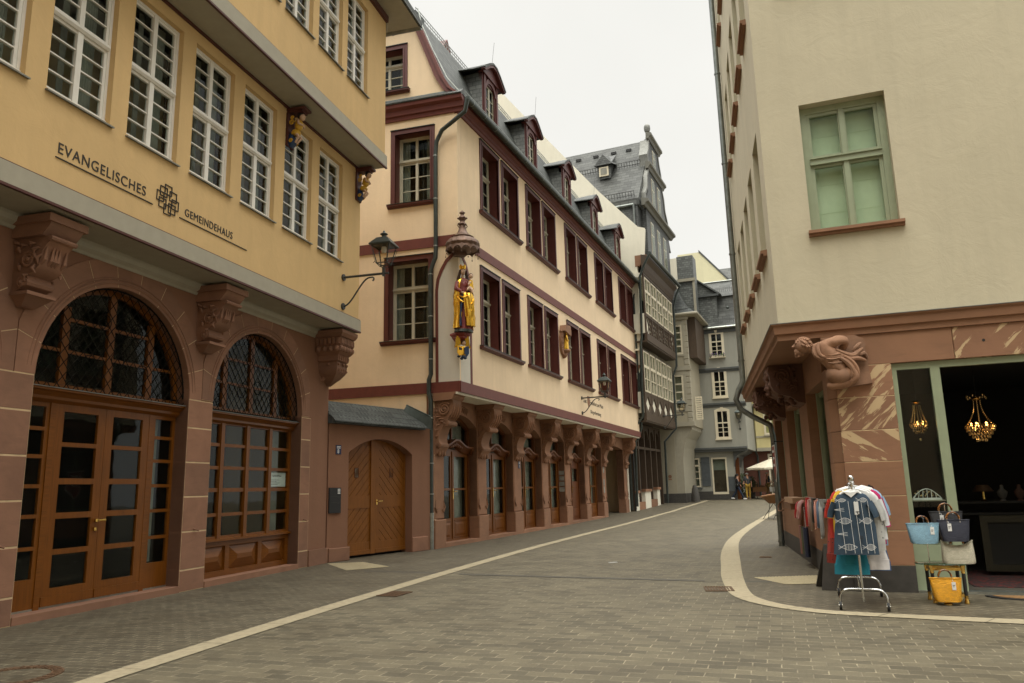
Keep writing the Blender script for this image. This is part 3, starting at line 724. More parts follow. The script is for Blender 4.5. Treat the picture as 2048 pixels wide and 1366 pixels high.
# ---- jetty, fascia and first floor
mb = MB(); mb.box(FA, S0, S1, -.2, .72, 5.08, 5.16); part('jetty_soffit', mb, M['greytrim'], HA)
mb = MB(); mb.ext_oz(FA, [(0, 4.90), (.02, 4.90), (.05, 4.94), (.11, 4.98), (.13, 5.04), (.13, 5.08), (0, 5.08)], S0, S1); part('soffit_moulding', mb, M['greytrim'], HA)
mb = MB(); mb.box(FA, S0, S1 + .03, .72, .765, 5.115, 5.375); mb.box(FA, S1, S1 + .03, -.6, .72, 5.115, 5.375); part('fascia_board', mb, M['greytrim'], HA)
mb = MB(); mb.box(FA, S0, S1 + .035, .725, .77, 5.08, 5.113); mb.box(FA, S0, S1 + .02, .72, .755, 5.377, 5.39); part('fascia_edge', mb, M['gridred'], HA)
wx = [-3.88 + 1.336 * k for k in range(-7, 6)]
z0, z1 = 6.56, 8.80
mb = MB(); mb.gridwall(FA, S0, S1, 5.39, 9.10, [(x, x + 1.03, z0, z1) for x in wx if x > S0 + .1], .72, .22); part('first_floor_wall', mb, M['yellow'], HA)
mb = MB(); mb.box(FA, S1 - .22, S1, -.25, .50, 5.16, 9.10); mb.box(FA, S0, S1 - .22, -1.2, -1.15, 5.16, 9.1); 
part('end_wall', mb, M['yellow'], HA)
def win_protoA(w=1.03, h=2.24, zm=1.13):
    F = L0; fr = MB(); o0, o1 = -.16, -.09
    def sash(x0, x1, za, zb):
        b = .044; rows = []; n = 4; hh = (zb - za - 2 * b - (n - 1) * .018) / n
        for i in range(n): c = za + b + i * (hh + .018); rows.append((c, c + hh))
        return gridframe(fr, F, x0, x1, za, zb, [(x0 + b, x1 - b)], rows, o0 + .01, o1 - .012)
    fr.gridwall(F, 0, w, 0, h, [(.045, w - .045, .045, h - .045)], o1, .07)
    cells = []
    for x0, x1 in ((.045, w / 2), (w / 2, w - .045)):
        cells += sash(x0, x1, .045, zm - .04); cells += sash(x0, x1, zm + .04, h - .045)
    fr.ext_oz(F, [(o1 - .05, zm - .045), (o1 + .02, zm - .045), (o1 + .045, zm - .01), (o1 + .045, zm + .02), (o1 + .01, zm + .045), (o1 - .05, zm + .045)], .045, w - .045)
    fr.box(F, w / 2 - .045, w / 2 + .045, o1 - .02, o1 + .006, .045, zm - .045); fr.box(F, w / 2 - .04, w / 2 + .04, o1 - .02, o1 + .004, zm + .045, h - .045)
    fr.box(F, .02, w - .02, o1 - .02, o1 + .04, .0, .045)
    gl = MB()
    for a, b, c, d in cells: gl.box(F, a, b, -.135, -.13, c, d)
    si = MB(); si.ext_oz(F, [(-.1, -.005), (.05, -.035), (.05, -.055), (-.02, -.04), (-.1, -.04)], -.02, w + .04)
    cu = MB(); n = 12
    for x0, x1 in ((.70, .96), (.40, .5)):
        cu.loft([[F.P(x0 + (x1 - x0) * i / n, -.30 - .018 * (i % 2), zz) for i in range(n + 1)] for zz in (0.02, h)], closed=False, caps=False)
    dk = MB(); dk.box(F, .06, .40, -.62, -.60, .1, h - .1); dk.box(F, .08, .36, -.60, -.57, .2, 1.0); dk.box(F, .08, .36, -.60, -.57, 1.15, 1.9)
    return ('window', fr.mesh('window', M['white']), [('pane', gl.mesh('pane', M['glass'])), ('sill', si.mesh('sill', M['lead'])), ('curtain', cu.mesh('curtain', M['curtain'])), ('shutter', dk.mesh('shutter', M['dark2']))])
wA = win_protoA()
for x in wx:
    if x > S0 + .1: inst(wA, HA, FA, x, .72, z0)
# second jetty, fascia and second floor
D2 = 1.33
mb = MB(); mb.box(FA, S0, S1 + .03, .70, D2, 9.045, 9.12); part('upper_jetty_soffit', mb, M['greytrim'], HA)
mb = MB(); mb.box(FA, S0, S1 + .06, D2, D2 + .045, 9.06, 9.34); mb.box(FA, S1 + .03, S1 + .06, .2, D2, 9.06, 9.34); part('upper_fascia_board', mb, M['greytrim'], HA)
mb = MB(); mb.box(FA, S0, S1 + .065, D2 + .005, D2 + .05, 9.025, 9.058); mb.box(FA, S0, S1 + .04, D2, D2 + .03, 9.342, 9.36)
mb.box(FA, S0, S1, .722, .76, 9.0, 9.043); mb.box(FA, S0, S1 + .03, D2, D2 + .07, 12.86, 13.02); part('upper_fascia_edge', mb, M['gridred'], HA)
w2 = [2.79 - 1.215 * k for k in range(0, 13)]
mb = MB(); mb.gridwall(FA, S0, S1 + .03, 9.12, 13.02, [(x, x + .98, 10.38, 12.55) for x in w2 if x > S0 + .1], D2, .22); mb.box(FA, S1 - .2, S1 + .03, -.25, D2 - .22, 9.12, 13.02)
part('second_floor_wall', mb, M['yellow'], HA)
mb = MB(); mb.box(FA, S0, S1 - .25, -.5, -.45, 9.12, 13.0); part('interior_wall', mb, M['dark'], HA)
wA2 = win_protoA(.98, 2.17, 1.08)
for x in w2:
    if x > S0 + .1: inst(wA2, HA, FA, x, D2, 10.38)
# eaves
mb = MB(); mb.box(FA, S0, S1 + .66, -9, D2 + .62, 13.02, 13.10); mb.box(FA, S1 + .03, S1 + .07, -9, D2 + .02, 12.62, 13.02); part('eaves_soffit', mb, M['greytrim'], HA)
mb = MB(); mb.box(FA, S0, S1 + .72, D2 + .60, D2 + .68, 13.03, 13.20)
p = [FA.P(S0, D2 + .66, 13.2), FA.P(S1 + .70, D2 + .66, 13.2), FA.P(S1 + .7, -9, 13.2), FA.P(S0, -9, 13.2)]; q = [FA.P(S0 + 3, -3.3, 17.5), FA.P(S1 - 4, -3.3, 17.5), FA.P(S1 - 4, -4, 17.5), FA.P(S0 + 3, -4, 17.5)]
mb.loft([p, q], sm=False); part('roof', mb, M['slate'], HA)
mb = MB(); mb.tube([FA.P(S1 + .70, D2 + .66, 13.06), FA.P(S1 + .70, -8, 13.06)], .085, 12)
for k in range(6): mb.tube([FA.P(S1 + .70, D2 - .1 - k * .9, 13.06), FA.P(S1 + .70, D2 - .14 - k * .9, 13.06)], .095, 12)
part('gutter', mb, M['zinc'], HA)
# ---- lettering and emblem
o = .722
t = text_mb('EVANGELISCHES', .205, FA, -3.64, o, 5.795, .006, sx=.93, spacing=1.12); part('lettering', t, M['ltext'], HA)
t = text_mb('GEMEINDEHAUS', .175, FA, -1.26, o, 5.80, .006, sx=.88, spacing=1.10); part('lettering', t, M['ltext'], HA)
mb = MB(); mb.box(FA, -3.66, -1.95, o, o + .012, 5.722, 5.735); mb.box(FA, -1.37, .37, o, o + .012, 5.722, 5.735)
def sq(cx, cz, h=.062, t_=.006):
    for a, b, c, d in ((cx - h, cx + h, cz - h, cz - h + 2 * t_), (cx - h, cx + h, cz + h - 2 * t_, cz + h), (cx - h, cx - h + 2 * t_, cz - h + 2 * t_, cz + h - 2 * t_), (cx + h - 2 * t_, cx + h, cz - h + 2 * t_, cz + h - 2 * t_)): mb.box(FA, a, b, o, o + .012, c, d)
for dx, dz in ((0, .30), (-.10, .225), (.115, .20), (-.17, .10), (.17, .045), (-.115, -.03), (.10, -.075), (0, -.13)): sq(-1.645 + dx * .95, 5.795 + .05 + dz * .72, .078)
part('emblem', mb, M['ltext'], HA)
# ---- painted figure consoles under the second jetty (things of their own)
def figure_console(s_, zt, lab):
    F = FA; base = F.P(s_, .74, zt - .75); r_ = thing('figure_console', lab, 'carved console', base, 'painted figure consoles under the jetty')
    w = .13; mb = MB(); mb.box(F, s_ - w, s_ + w, .72, 1.12, zt - .05, zt); mb.box(F, s_ - w + .02, s_ + w - .02, .72, 1.05, zt - .09, zt - .05); mb.box(F, s_ - w, s_ + w, .72, .76, zt - .78, zt - .09)
    part('backboard', mb, M['gridred'], r_)
    mb = MB(); mb.loft([[F.P(s_ + a * k, .76 + b * d, z) for a, b in ((-1, 0), (1, 0), (1, .7), (.5, 1), (-.5, 1), (-1, .7))] for k, d, z in ((.06, .03, zt - .78), (.10, .10, zt - .70), (.09, .10, zt - .62), (.07, .07, zt - .52))]); part('bracket', mb, M['blue'], r_)
    mb = MB(); mb.ell(F.P(s_, .93, zt - .33), .085, .085, .12, 12, 8); mb.loft([[F.P(s_ + .08 * k * math.cos(t * .6283), .87 + .08 * k * math.sin(t * .6283), z) for t in range(10)] for k, z in ((.9, zt - .44), (1.25, zt - .50), (1.1, zt - .54))]); part('yellow_doublet', mb, M['goldp'], r_)
    mb = MB(); mb.ell(F.P(s_, 1.00, zt - .17), .062, .062, .075, 12, 8); mb.ell(F.P(s_, 1.06, zt - .18), .016, .02, .02, 6, 5)
    for q in (-1, 1): mb.tube([F.P(s_ + q * .04, .90, zt - .52), F.P(s_ + q * .05, .96, zt - .60), F.P(s_ + q * .03, .88, zt - .70)], [.035, .028, .02], 8)
    for q in (-1, 1): mb.tube([F.P(s_ + q * .07, .95, zt - .26), F.P(s_ + q * .11, .98, zt - .34), F.P(s_ + q * .03, 1.03, zt - .36)], [.028, .024, .018], 8)
    part('body', mb, M['skinp'], r_)
    mb = MB(); mb.ell(F.P(s_, .975, zt - .14), .07, .065, .075, 12, 8); part('hair', mb, M['black'], r_)
    for q in (-1, 1):
        for (oc, zc, rr) in ((.83, zt - .30, .06), (.82, zt - .68, .045), (.84, zt - .2, .04)):
            mb = MB(); mb.tube([F.P(s_ + q * .105, oc + rr * (1 - t_ / 22) * math.cos(t_ * .75), zc + rr * (1 - t_ / 22) * math.sin(t_ * .75)) for t_ in range(18)], .009, 5)
            part('gilded_scroll', mb, M['goldp'], r_)
figure_console(1.60, 9.0, 'painted carved figure under the upper jetty between two white windows, away from the corner')
figure_console(4.58, 9.0, 'painted carved figure under the upper jetty right at the corner of the yellow house')
# ---- lanterns
def lantern(base_pt, dirv, lab, k=1.0, arm=.98, drop=.66, post=None, group='old street lanterns on wall brackets'):
    """wall lantern: two wall plates, arm, curved brace, four-sided lantern"""
    d = Vector(dirv).normalized(); F = Fr(base_pt[0], base_pt[1], math.degrees(math.atan2(d.x, d.y))); zb = base_pt[2]
    r_ = thing('street_lantern', lab, 'lantern', base_pt, group)
    P_ = lambda a, b, z: F.P(a * k, b * k, zb + z * k)
    mb = MB()
    for z in (0, -drop): mb.tube([P_(0, 0, z), P_(.035, 0, z)], .075 * k, 12)
    mb.tube([P_(.03, 0, 0), P_(arm + .12, 0, .0)], .026 * k, 6)
    n = 14; pts = []
    for i in range(n + 1):
        t = i / n; pts.append(P_(.03 + .62 * t, 0, -drop + (drop - .06) * (t * t * (3 - 2 * t))))
    c0 = pts[-1]
    pts += [P_(.70 + .05 * math.sin(a), 0, -.10 + .045 * math.cos(a)) for a in (.4, 1.2, 2.0, 2.8)]
    mb.tube(pts, .018 * k, 8); part('bracket_arm', mb, M['iron'], r_)
    c = arm; Z = .12
    mb = MB(); mb.tube([P_(c, 0, -.06), P_(c, 0, Z)], .035 * k, 10); mb.tube([P_(c, 0, Z), P_(c, 0, Z + .06)], .022 * k, 8)
    def sqr(h, z): return [P_(c + a * h, b * h, z) for a, b in ((-1, -1), (1, -1), (1, 1), (-1, 1))]
    zb2, zt2 = Z + .10, Z + .50
    for i in range(4):
        mb.tube([sqr(.115, zb2)[i], sqr(.205, zt2)[i]], .013 * k, 5)
        mb.tube([sqr(.115, zb2)[i], sqr(.115, zb2)[(i + 1) % 4]], .013 * k, 5); mb.tube([sqr(.205, zt2)[i], sqr(.205, zt2)[(i + 1) % 4]], .014 * k, 5)
        q = sqr(1, 0)[i]; a, b = ((-1, -1), (1, -1), (1, 1), (-1, 1))[i]
        mb.tube([P_(c + a * .02, b * .02, Z + .02), P_(c + a * .07, b * .07, Z + .03), P_(c + a * .12, b * .12, Z + .09), P_(c + a * .15, b * .15, Z + .13), P_(c + a * .17, b * .17, Z + .09)], .008 * k, 5)
        mb.tube([P_(c + a * .14, b * .14, Z + .12), P_(c + a * .235, b * .235, zt2)], .005 * k, 4)
    part('lantern_frame', mb, M['iron'], r_)
    mb = MB(); mb.loft([sqr(.25, zt2), sqr(.255, zt2 + .02), sqr(.13, zt2 + .17), sqr(.12, zt2 + .18)], sm=False)
    mb.lathe(P_(c, 0, zt2 + .18), [(.10 * k, 0), (.05 * k, .03 * k), (.05 * k, .07 * k), (.085 * k, .09 * k), (.085 * k, .10 * k), (.03 * k, .14 * k), (.022 * k, .17 * k), (0, .19 * k)], 14)
    part('lantern_roof', mb, M['zincd'], r_)
    mb = MB()
    a, b = sqr(.11, zb2 + .01), sqr(.198, zt2 - .01)
    for i in range(4): mb.quad([a[i], a[(i + 1) % 4], b[(i + 1) % 4], b[i]])
    part('lantern_glass', mb, M['lglass'], r_)
    mb = MB(); mb.lathe(P_(c, 0, zt2 - .17), [(.0, 0), (.05 * k, .02 * k), (.06 * k, .08 * k), (.05 * k, .15 * k)], 10); part('lamp_bulb', mb, M['whitep'], r_)
    return r_
lantern(FA.P(3.94, .72, 6.19), FA.n, 'black street lantern on a curved bracket at the corner of the yellow house')

# ================================================================== gateway wall between the yellow and the red-trimmed house
FG = Fr(-4.2, 17.2, 32.8); LG = 3.78
GW = thing('gateway_wall', 'pink rendered wall with a slate coping and an arched wooden gate between two houses', 'gateway', FG.P(0, 0, 0))
mb = MB(); mb.wall(FG, [(0, 0), (LG, 0), (LG, 3.2), (0, 3.2)], [archhole(.63, 2.88, .0, 2.42, .35, 20)], 0, .35); part('wall', mb, M['pinkpl'], GW)
mb = MB(); mb.bev(FG, .02, .66, 0, .06, 0, .30, .015); mb.bev(FG, -.52, -.005, 0, .06, 0, .32, .015); mb.bev(FG, 2.85, 3.46, 0, .05, 0, .36, .015)
mb.box(FA, 3.96, 4.70, 0, .05, 0, .33)
part('plinth_stone', mb, M['stoneA'], GW)
mb = MB()
for k in range(3):
    mb.ext_oz(FG, [(.24 - .15 * k, 3.09 + .15 * k), (.24 - .15 * k, 3.12 + .15 * k), (.05 - .15 * k, 3.31 + .15 * k), (.05 - .15 * k, 3.24 + .15 * k)], -.05, 3.20 - .12 * k)
mb.ext_oz(FG, [(.2, 3.06), (.2, 3.11), (-.22, 3.56), (-.45, 3.40), (-.45, 3.06)], -.05, 3.18)
n = 26
for k in range(3):     # raking slates
    for i in range(n):
        s_ = -.03 + i * .122; 
        if s_ > 3.05 - .12 * k: continue
        o0, zz = .245 - .15 * k, 3.095 + .15 * k
        mb.prism([FG.P(s_, o0, zz), FG.P(s_ + .118, o0, zz), FG.P(s_ + .06, o0 - .19, zz + .19), FG.P(s_ - .06, o0 - .19, zz + .19)], [FG.P(s_, o0, zz + .016), FG.P(s_ + .118, o0, zz + .024), FG.P(s_ + .06, o0 - .19, zz + .214), FG.P(s_ - .06, o0 - .19, zz + .206)])
part('slate_coping', mb, M['slate'], GW)
mb = MB(); mb.prism([FG.P(2.72, -.2, 3.5), FG.P(2.9, -.2, 3.72), FG.P(3.36, .24, 3.40), FG.P(3.36, .24, 3.08), FG.P(3.2, .24, 3.1)], [FG.P(2.75, -.25, 3.5), FG.P(2.93, -.25, 3.70), FG.P(3.40, .19, 3.38), FG.P(3.40, .19, 3.08), FG.P(3.24, .19, 3.1)])
mb.tube([FG.P(2.9, -.22, 3.72), FG.P(3.36, .23, 3.41)], .025, 6); part('lead_hip', mb, M['zincd'], GW)
o = -.22
for k, (x0, x1) in enumerate(((.64, 1.748), (1.756, 2.87))):
    mb = MB(); xa, xb = (x0 + .05, x1 - .16) if k == 0 else (x0 + .14, x1 - .06)
    mb.box(FG, x0, x1, o - .08, o - .03, .06, 2.42)
    top = [p for p in archhole(.63, 2.88, .0, 2.42, .35, 20)[2:] if x0 <= p[0] <= x1]; top.sort()
    mb.ext_sz(FG, [(x0, 2.42)] + [(x, max(z, 2.421)) for x, z in top] + [(x1, 2.765), (x1, 2.42)] if k == 0 else [(x0, 2.42), (x0, 2.765)] + [(x, max(z, 2.421)) for x, z in top] + [(x1, 2.42)], o - .08, o - .03)
    mb.box(FG, x0, xa, o - .03, o, .06, 2.44); mb.box(FG, xb, x1, o - .03, o + (.025 if k == 0 else 0), .06, 2.755 if k == 0 else 2.44)
    if k == 1: mb.box(FG, x0, xa, o - .0299, o + .001, 2.44, 2.75)
    for z0_, z1_ in ((.06, .34), (1.13, 1.42)): mb.box(FG, xa, xb, o - .03, o, z0_, z1_)
    mb.box(FG, x0 + .01, x1 - .01, o, o + .02, .07, .16)
    for z0_, z1_ in ((.34, 1.13), (1.42, 2.62)):     # diagonal boards
        sg = 1 if k == 0 else -1; p_ = .145; j = -14
        while j < 22:
            c0 = (xa if k == 0 else xb) ; pts = []
            # board strip between two 45 degree lines, clipped to the panel
            def clip(poly, f):
                o_ = []
                for i in range(len(poly)):
                    a, b = poly[i], poly[(i + 1) % len(poly)]; fa, fb = f(a), f(b)
                    if fa >= 0: o_.append(a)
                    if (fa >= 0) != (fb >= 0): t_ = fa / (fa - fb); o_.append((a[0] + (b[0] - a[0]) * t_, a[1] + (b[1] - a[1]) * t_))
                return o_
            zb = z0_ + j * p_ * 1.414; big = 4; g = .012
            ztop_at = lambda x: 2.42 + .35 - ((x - 1.755) / 1.125) ** 2 * .35 - .03
            poly = [(c0 - big * sg, zb - big), (c0 + big * sg, zb + big), (c0 + big * sg, zb + big + p_ * 1.414 - g * 1.414), (c0 - big * sg, zb - big + p_ * 1.414 - g * 1.414)]
            for f in (lambda q: q[0] - xa, lambda q: xb - q[0], lambda q: q[1] - z0_, lambda q: z1_ - q[1]):
                if poly: poly = clip(poly, f)
            if poly and z1_ > 2: 
                xm = xb if k == 0 else xa
                poly = clip(poly, lambda q: ztop_at(xa if k == 0 else xb) + abs(q[0] - (xa if k == 0 else xb)) * .38 - q[1])
            if len(poly) > 2: mb.ext_sz(FG, poly, o - .03, o - .012)
            j += 1
    w = part('gate_leaf', mb, M['oakg'], GW)
    c = 1.12 if k == 0 else 2.34
    mb = MB(); mb.gridwall(FG, c - .07, c + .07, 1.85, 2.08, [(c - .06, c + .06, 1.86, 2.07)], o + .0, .012); part('peephole_frame', mb, M['oakd'], w)
    mb = MB(); mb.box(FG, c - .06, c + .06, o - .02, o - .012, 1.86, 2.07); part('peephole_pane', mb, M['curtain'] if k == 0 else M['dark2'], w)
    if k == 1:
        mb = MB(); mb.tube([FG.P(x0 + .06, o, 1.28), FG.P(x0 + .06, o + .06, 1.28), FG.P(x0 + .20, o + .065, 1.285)], .012, 8); mb.box(FG, x0 + .04, x0 + .08, o + .001, o + .01, 1.20, 1.32); part('gate_handle', mb, M['brass'], w)
mb = MB(); mb.box(FG, .5, 3.0, -.6, -.36, 0, 3.0); part('interior_wall', mb, M['dark'], GW)
mb = MB(); mb.box(FG, .215, .375, .003, .014, 2.37, 2.58)
pl = solo('house_number_plate', mb, M['navyp'], 'small blue enamel plate with the number 8 on the pink wall', 'sign', FG.P(.3, .01, 2.4), 'blue house number plates')
t = text_mb('8', .13, FG, .255, .015, 2.395, .001, sx=.9); t.box(FG, .24, .35, .0145, .016, 2.535, 2.55); t.box(FG, .24, .35, .0145, .016, 2.505, 2.52); part('plate_lettering', t, M['whitep'], pl) if False else link('plate_lettering', t.mesh('plate_lettering', M['whitep'], FG.P(.3, .01, 2.4)), pl)
mb = MB(); mb.box(FG, 0.02, .375, .003, .035, 1.06, 1.62)
bx = solo('letterbox_panel', mb, M['black'], 'black intercom and letterbox panel set in the pink wall left of the gate', 'letterbox', FG.P(.2, .01, 1.3))
def hang(nm, mb, mat, ob): return link(nm, mb.mesh(nm, mat, ob.location.copy()), ob)
mb = MB()
for k in range(4): mb.box(FG, .27, .345, .035, .040, 1.575 - .03 * k, 1.592 - .03 * k)
hang('bell_button', mb, M['whitep'], bx)
mb = MB()
for z in (1.42, 1.29): mb.box(FG, .05, .34, .035, .042, z, z + .008); mb.box(FG, .26, .33, .036, .040, z - .03, z - .02)
hang('letter_flap', mb, M['iron'], bx)

# ================================================================== house B: cream walls, ox-blood trim, slate mansard
FB = Fr(-2.149, 20.381, 21.2); FC = Fr(-2.149, 20.381, 106)
HB = thing('red_trimmed_house', 'cream corner house with oxblood window surrounds and a steep slate roof with five dormers', 'house', FB.P(0, 0, 0))
EB = 23.1; OB = .72
def extT(mb, F, prof, s0, s1, k, sm=False): return mb.prism([F.P(s0, o, z + k * s0) for o, z in prof], [F.P(s1, o, z + k * s1) for o, z in prof], sm)
piers = [(-.02, .57), (2.82, 3.49), (5.79, 6.51), (8.71, 9.40), (11.55, 12.25), (14.45, 15.1), (17.4, 18.05), (21.95, 22.62)]
gaps = [(a[1], b[0]) for a, b in zip(piers, piers[1:])]
mb = MB(); gz0 = lambda s: gh(FB.P(s, 0, 0).y)
mb.wall(FB, [(-.02, -.1), (23.0, -.1), (23.0, 4.09), (-.02, 4.09)], [archhole(a, b, -.05 if i < 6 else 0.0, 3.32 if i < 6 else 3.4, .32 if i < 6 else .12, 14) for i, (a, b) in enumerate(gaps)], -.02, .36)
part('ground_floor_wall', mb, M['stoneB'], HB)
mb = MB(); mb.box(FC, -5.2, .0, -.3, .0, 0, 4.09); part('end_wall', mb, M['cream'], HB)
mb = MB(); mb.box(FB, 22.7, 23.0, -.4, .02, 0, 4.1); part('cream_pier', mb, M['palecream'], HB)
for i, (a, b) in enumerate(piers):
    mb = MB(); z = gz0(a)
    mb.bev(FB, a - .03, b + .03, -.36, .05, z - .05, .74 + z * .5, .02); mb.bev(FB, a, b, -.37, .012, .74 + z * .5, 2.44, .035); mb.bev(FB, a, b, -.37, .012, 2.448, 3.7, .02)
    # tulip hollow at the foot of each chamfer
    for x in (a + .02, b - .02): mb.tube([FB.P(x + (.05 if x < a + .1 else -.05), .012, 1.25), FB.P(x, .03, 1.05), FB.P(x + (.08 if x < a + .1 else -.08), .03, .93), FB.P(x + (.16 if x < a + .1 else -.16), .02, 1.02)], [.008, .022, .018, .006], 6)
    part('pier', mb, M['stoneB'], HB)
def corbelB(s0, s1):
    mb = MB(); zt = 4.088; w = s1 - s0
    mb.ext_oz(FB, [(0, zt), (.66, zt), (.66, zt - .05), (.61, zt - .09), (.61, zt - .13), (.55, zt - .20), (0, zt - .22)], s0 - .05, s1 + .06)
    prof = [(0, zt - .2), (.55, zt - .2), (.57, zt - .30), (.54, zt - .46), (.50, zt - .58), (.42, zt - .68), (.38, zt - .74), (.40, zt - .80), (.34, zt - .88), (.26, zt - .88), (.20, zt - .96), (.15, zt - 1.08), (.12, zt - 1.20), (.13, zt - 1.30), (.17, zt - 1.36), (.16, zt - 1.46), (.10, zt - 1.52), (.08, zt - 1.60), (0, zt - 1.68)]
    mb.ext_oz(FB, prof, s0 + .04, s1 - .04)
    for sd_, ss in ((-1, s0 + .04), (1, s1 - .04)):
        for (oc, zc, r, tw) in ((.30, zt - .44, .19, 1), (.33, zt - .80, .075, 1), (.10, zt - 1.40, .07, -1)):
            mb.tube([FB.P(ss + sd_ * (.012 + .02 * t_ / 26), oc + r * (1 - .85 * t_ / 26) * math.cos(tw * .55 * t_ + .6), zc + r * (1 - .85 * t_ / 26) * math.sin(tw * .55 * t_ + .6)) for t_ in range(27)], [r * .16 * (1 - .012 * t_) for t_ in range(27)], 6)
            mb.ell(FB.P(ss + sd_ * .02, oc, zc), r * .22, r * .22, r * .22, 8, 6)
        for j in range(9):      # shell fluting round the volute
            a1 = R(60 + j * 22); mb.tube([FB.P(ss + sd_ * .008, .30 + .20 * math.cos(a1), zt - .44 + .2 * math.sin(a1)), FB.P(ss + sd_ * .02, .30 + .24 * math.cos(a1), zt - .44 + .24 * math.sin(a1))], [.014, .02], 5)
        for (oc, zc, ln, an) in ((.04, zt - .75, .2, 75), (.08, zt - .80, .22, 60), (.14, zt - .84, .18, 50), (.05, zt - .98, .2, 80), (.03, zt - 1.1, .18, 85), (.06, zt - .55, .14, 100), (.04, zt - 1.22, .12, 80)):
            a1 = R(an); mb.tube([FB.P(ss, oc, zc), FB.P(ss + sd_ * .02, oc + ln * .55 * math.cos(a1), zc + ln * .55 * math.sin(a1)), FB.P(ss, oc + ln * math.cos(a1 - .6), zc + ln * math.sin(a1 - .6))], [.01, .026, .008], 6)
    for j in range(4):
        x = s0 + .10 + (w - .2) * j / 3; mb.tube([FB.P(x, .56, zt - .28), FB.P(x, .55, zt - .45), FB.P(x, .48, zt - .62), FB.P(x, .39, zt - .72)], [.02, .045, .035, .02], 6)
    mb.tube([FB.P(s0 + .02, .36, zt - .82), FB.P(s1 - .02, .36, zt - .82)], .075, 10); mb.tube([FB.P(s0 + .06, .12, zt - 1.40), FB.P(s1 - .06, .12, zt - 1.40)], .07, 10)
    for x in (s0 + .15, (s0 + s1) / 2, s1 - .15): mb.ell(FB.P(x, .08, zt - 1.60), .05, .05, .09, 8, 6)
    part('corbel', mb, M['stoneB'], HB)
for a, b in piers: corbelB(a, b)
mb = MB()
for a, b in gaps:      # carved keystone leaves over the openings
    c = (a + b) / 2; random.seed(int(c * 10))
    for j in range(9): 
        x = c + (j - 4) * .1; h = 3.86 - abs(j - 4) * .02; mb.tube([FB.P(x, -.015, h - .12), FB.P(x + .03 * (j - 4) * .3, .02, h), FB.P(x + .05 * (1 if j > 4 else -1), -.01, h + .07)], [.02, .04, .012], 6)
    mb.box(FB, a, b, -.02, .03, 4.0, 4.088)
part('carved_lintel', mb, M['stoneB'], HB)
mb = MB()
for i, (a, b) in enumerate(gaps[:6]): z = gz0(a); mb.box(FB, a - .03, b + .03, -.5, .055, z - .05, z + .10)
part('threshold', mb, M['stoneB'], HB)
mb = MB(); mb.box(FB, 0.0, 23.0, -2.6, -2.5, 0, 4.0); part('interior_wall', mb, M['dark'], HB); mb = MB(); mb.box(FB, -.02, 23.0, -2.5, OB - .005, 4.03, 4.0885); part('jetty_soffit', mb, M['palecream'], HB)
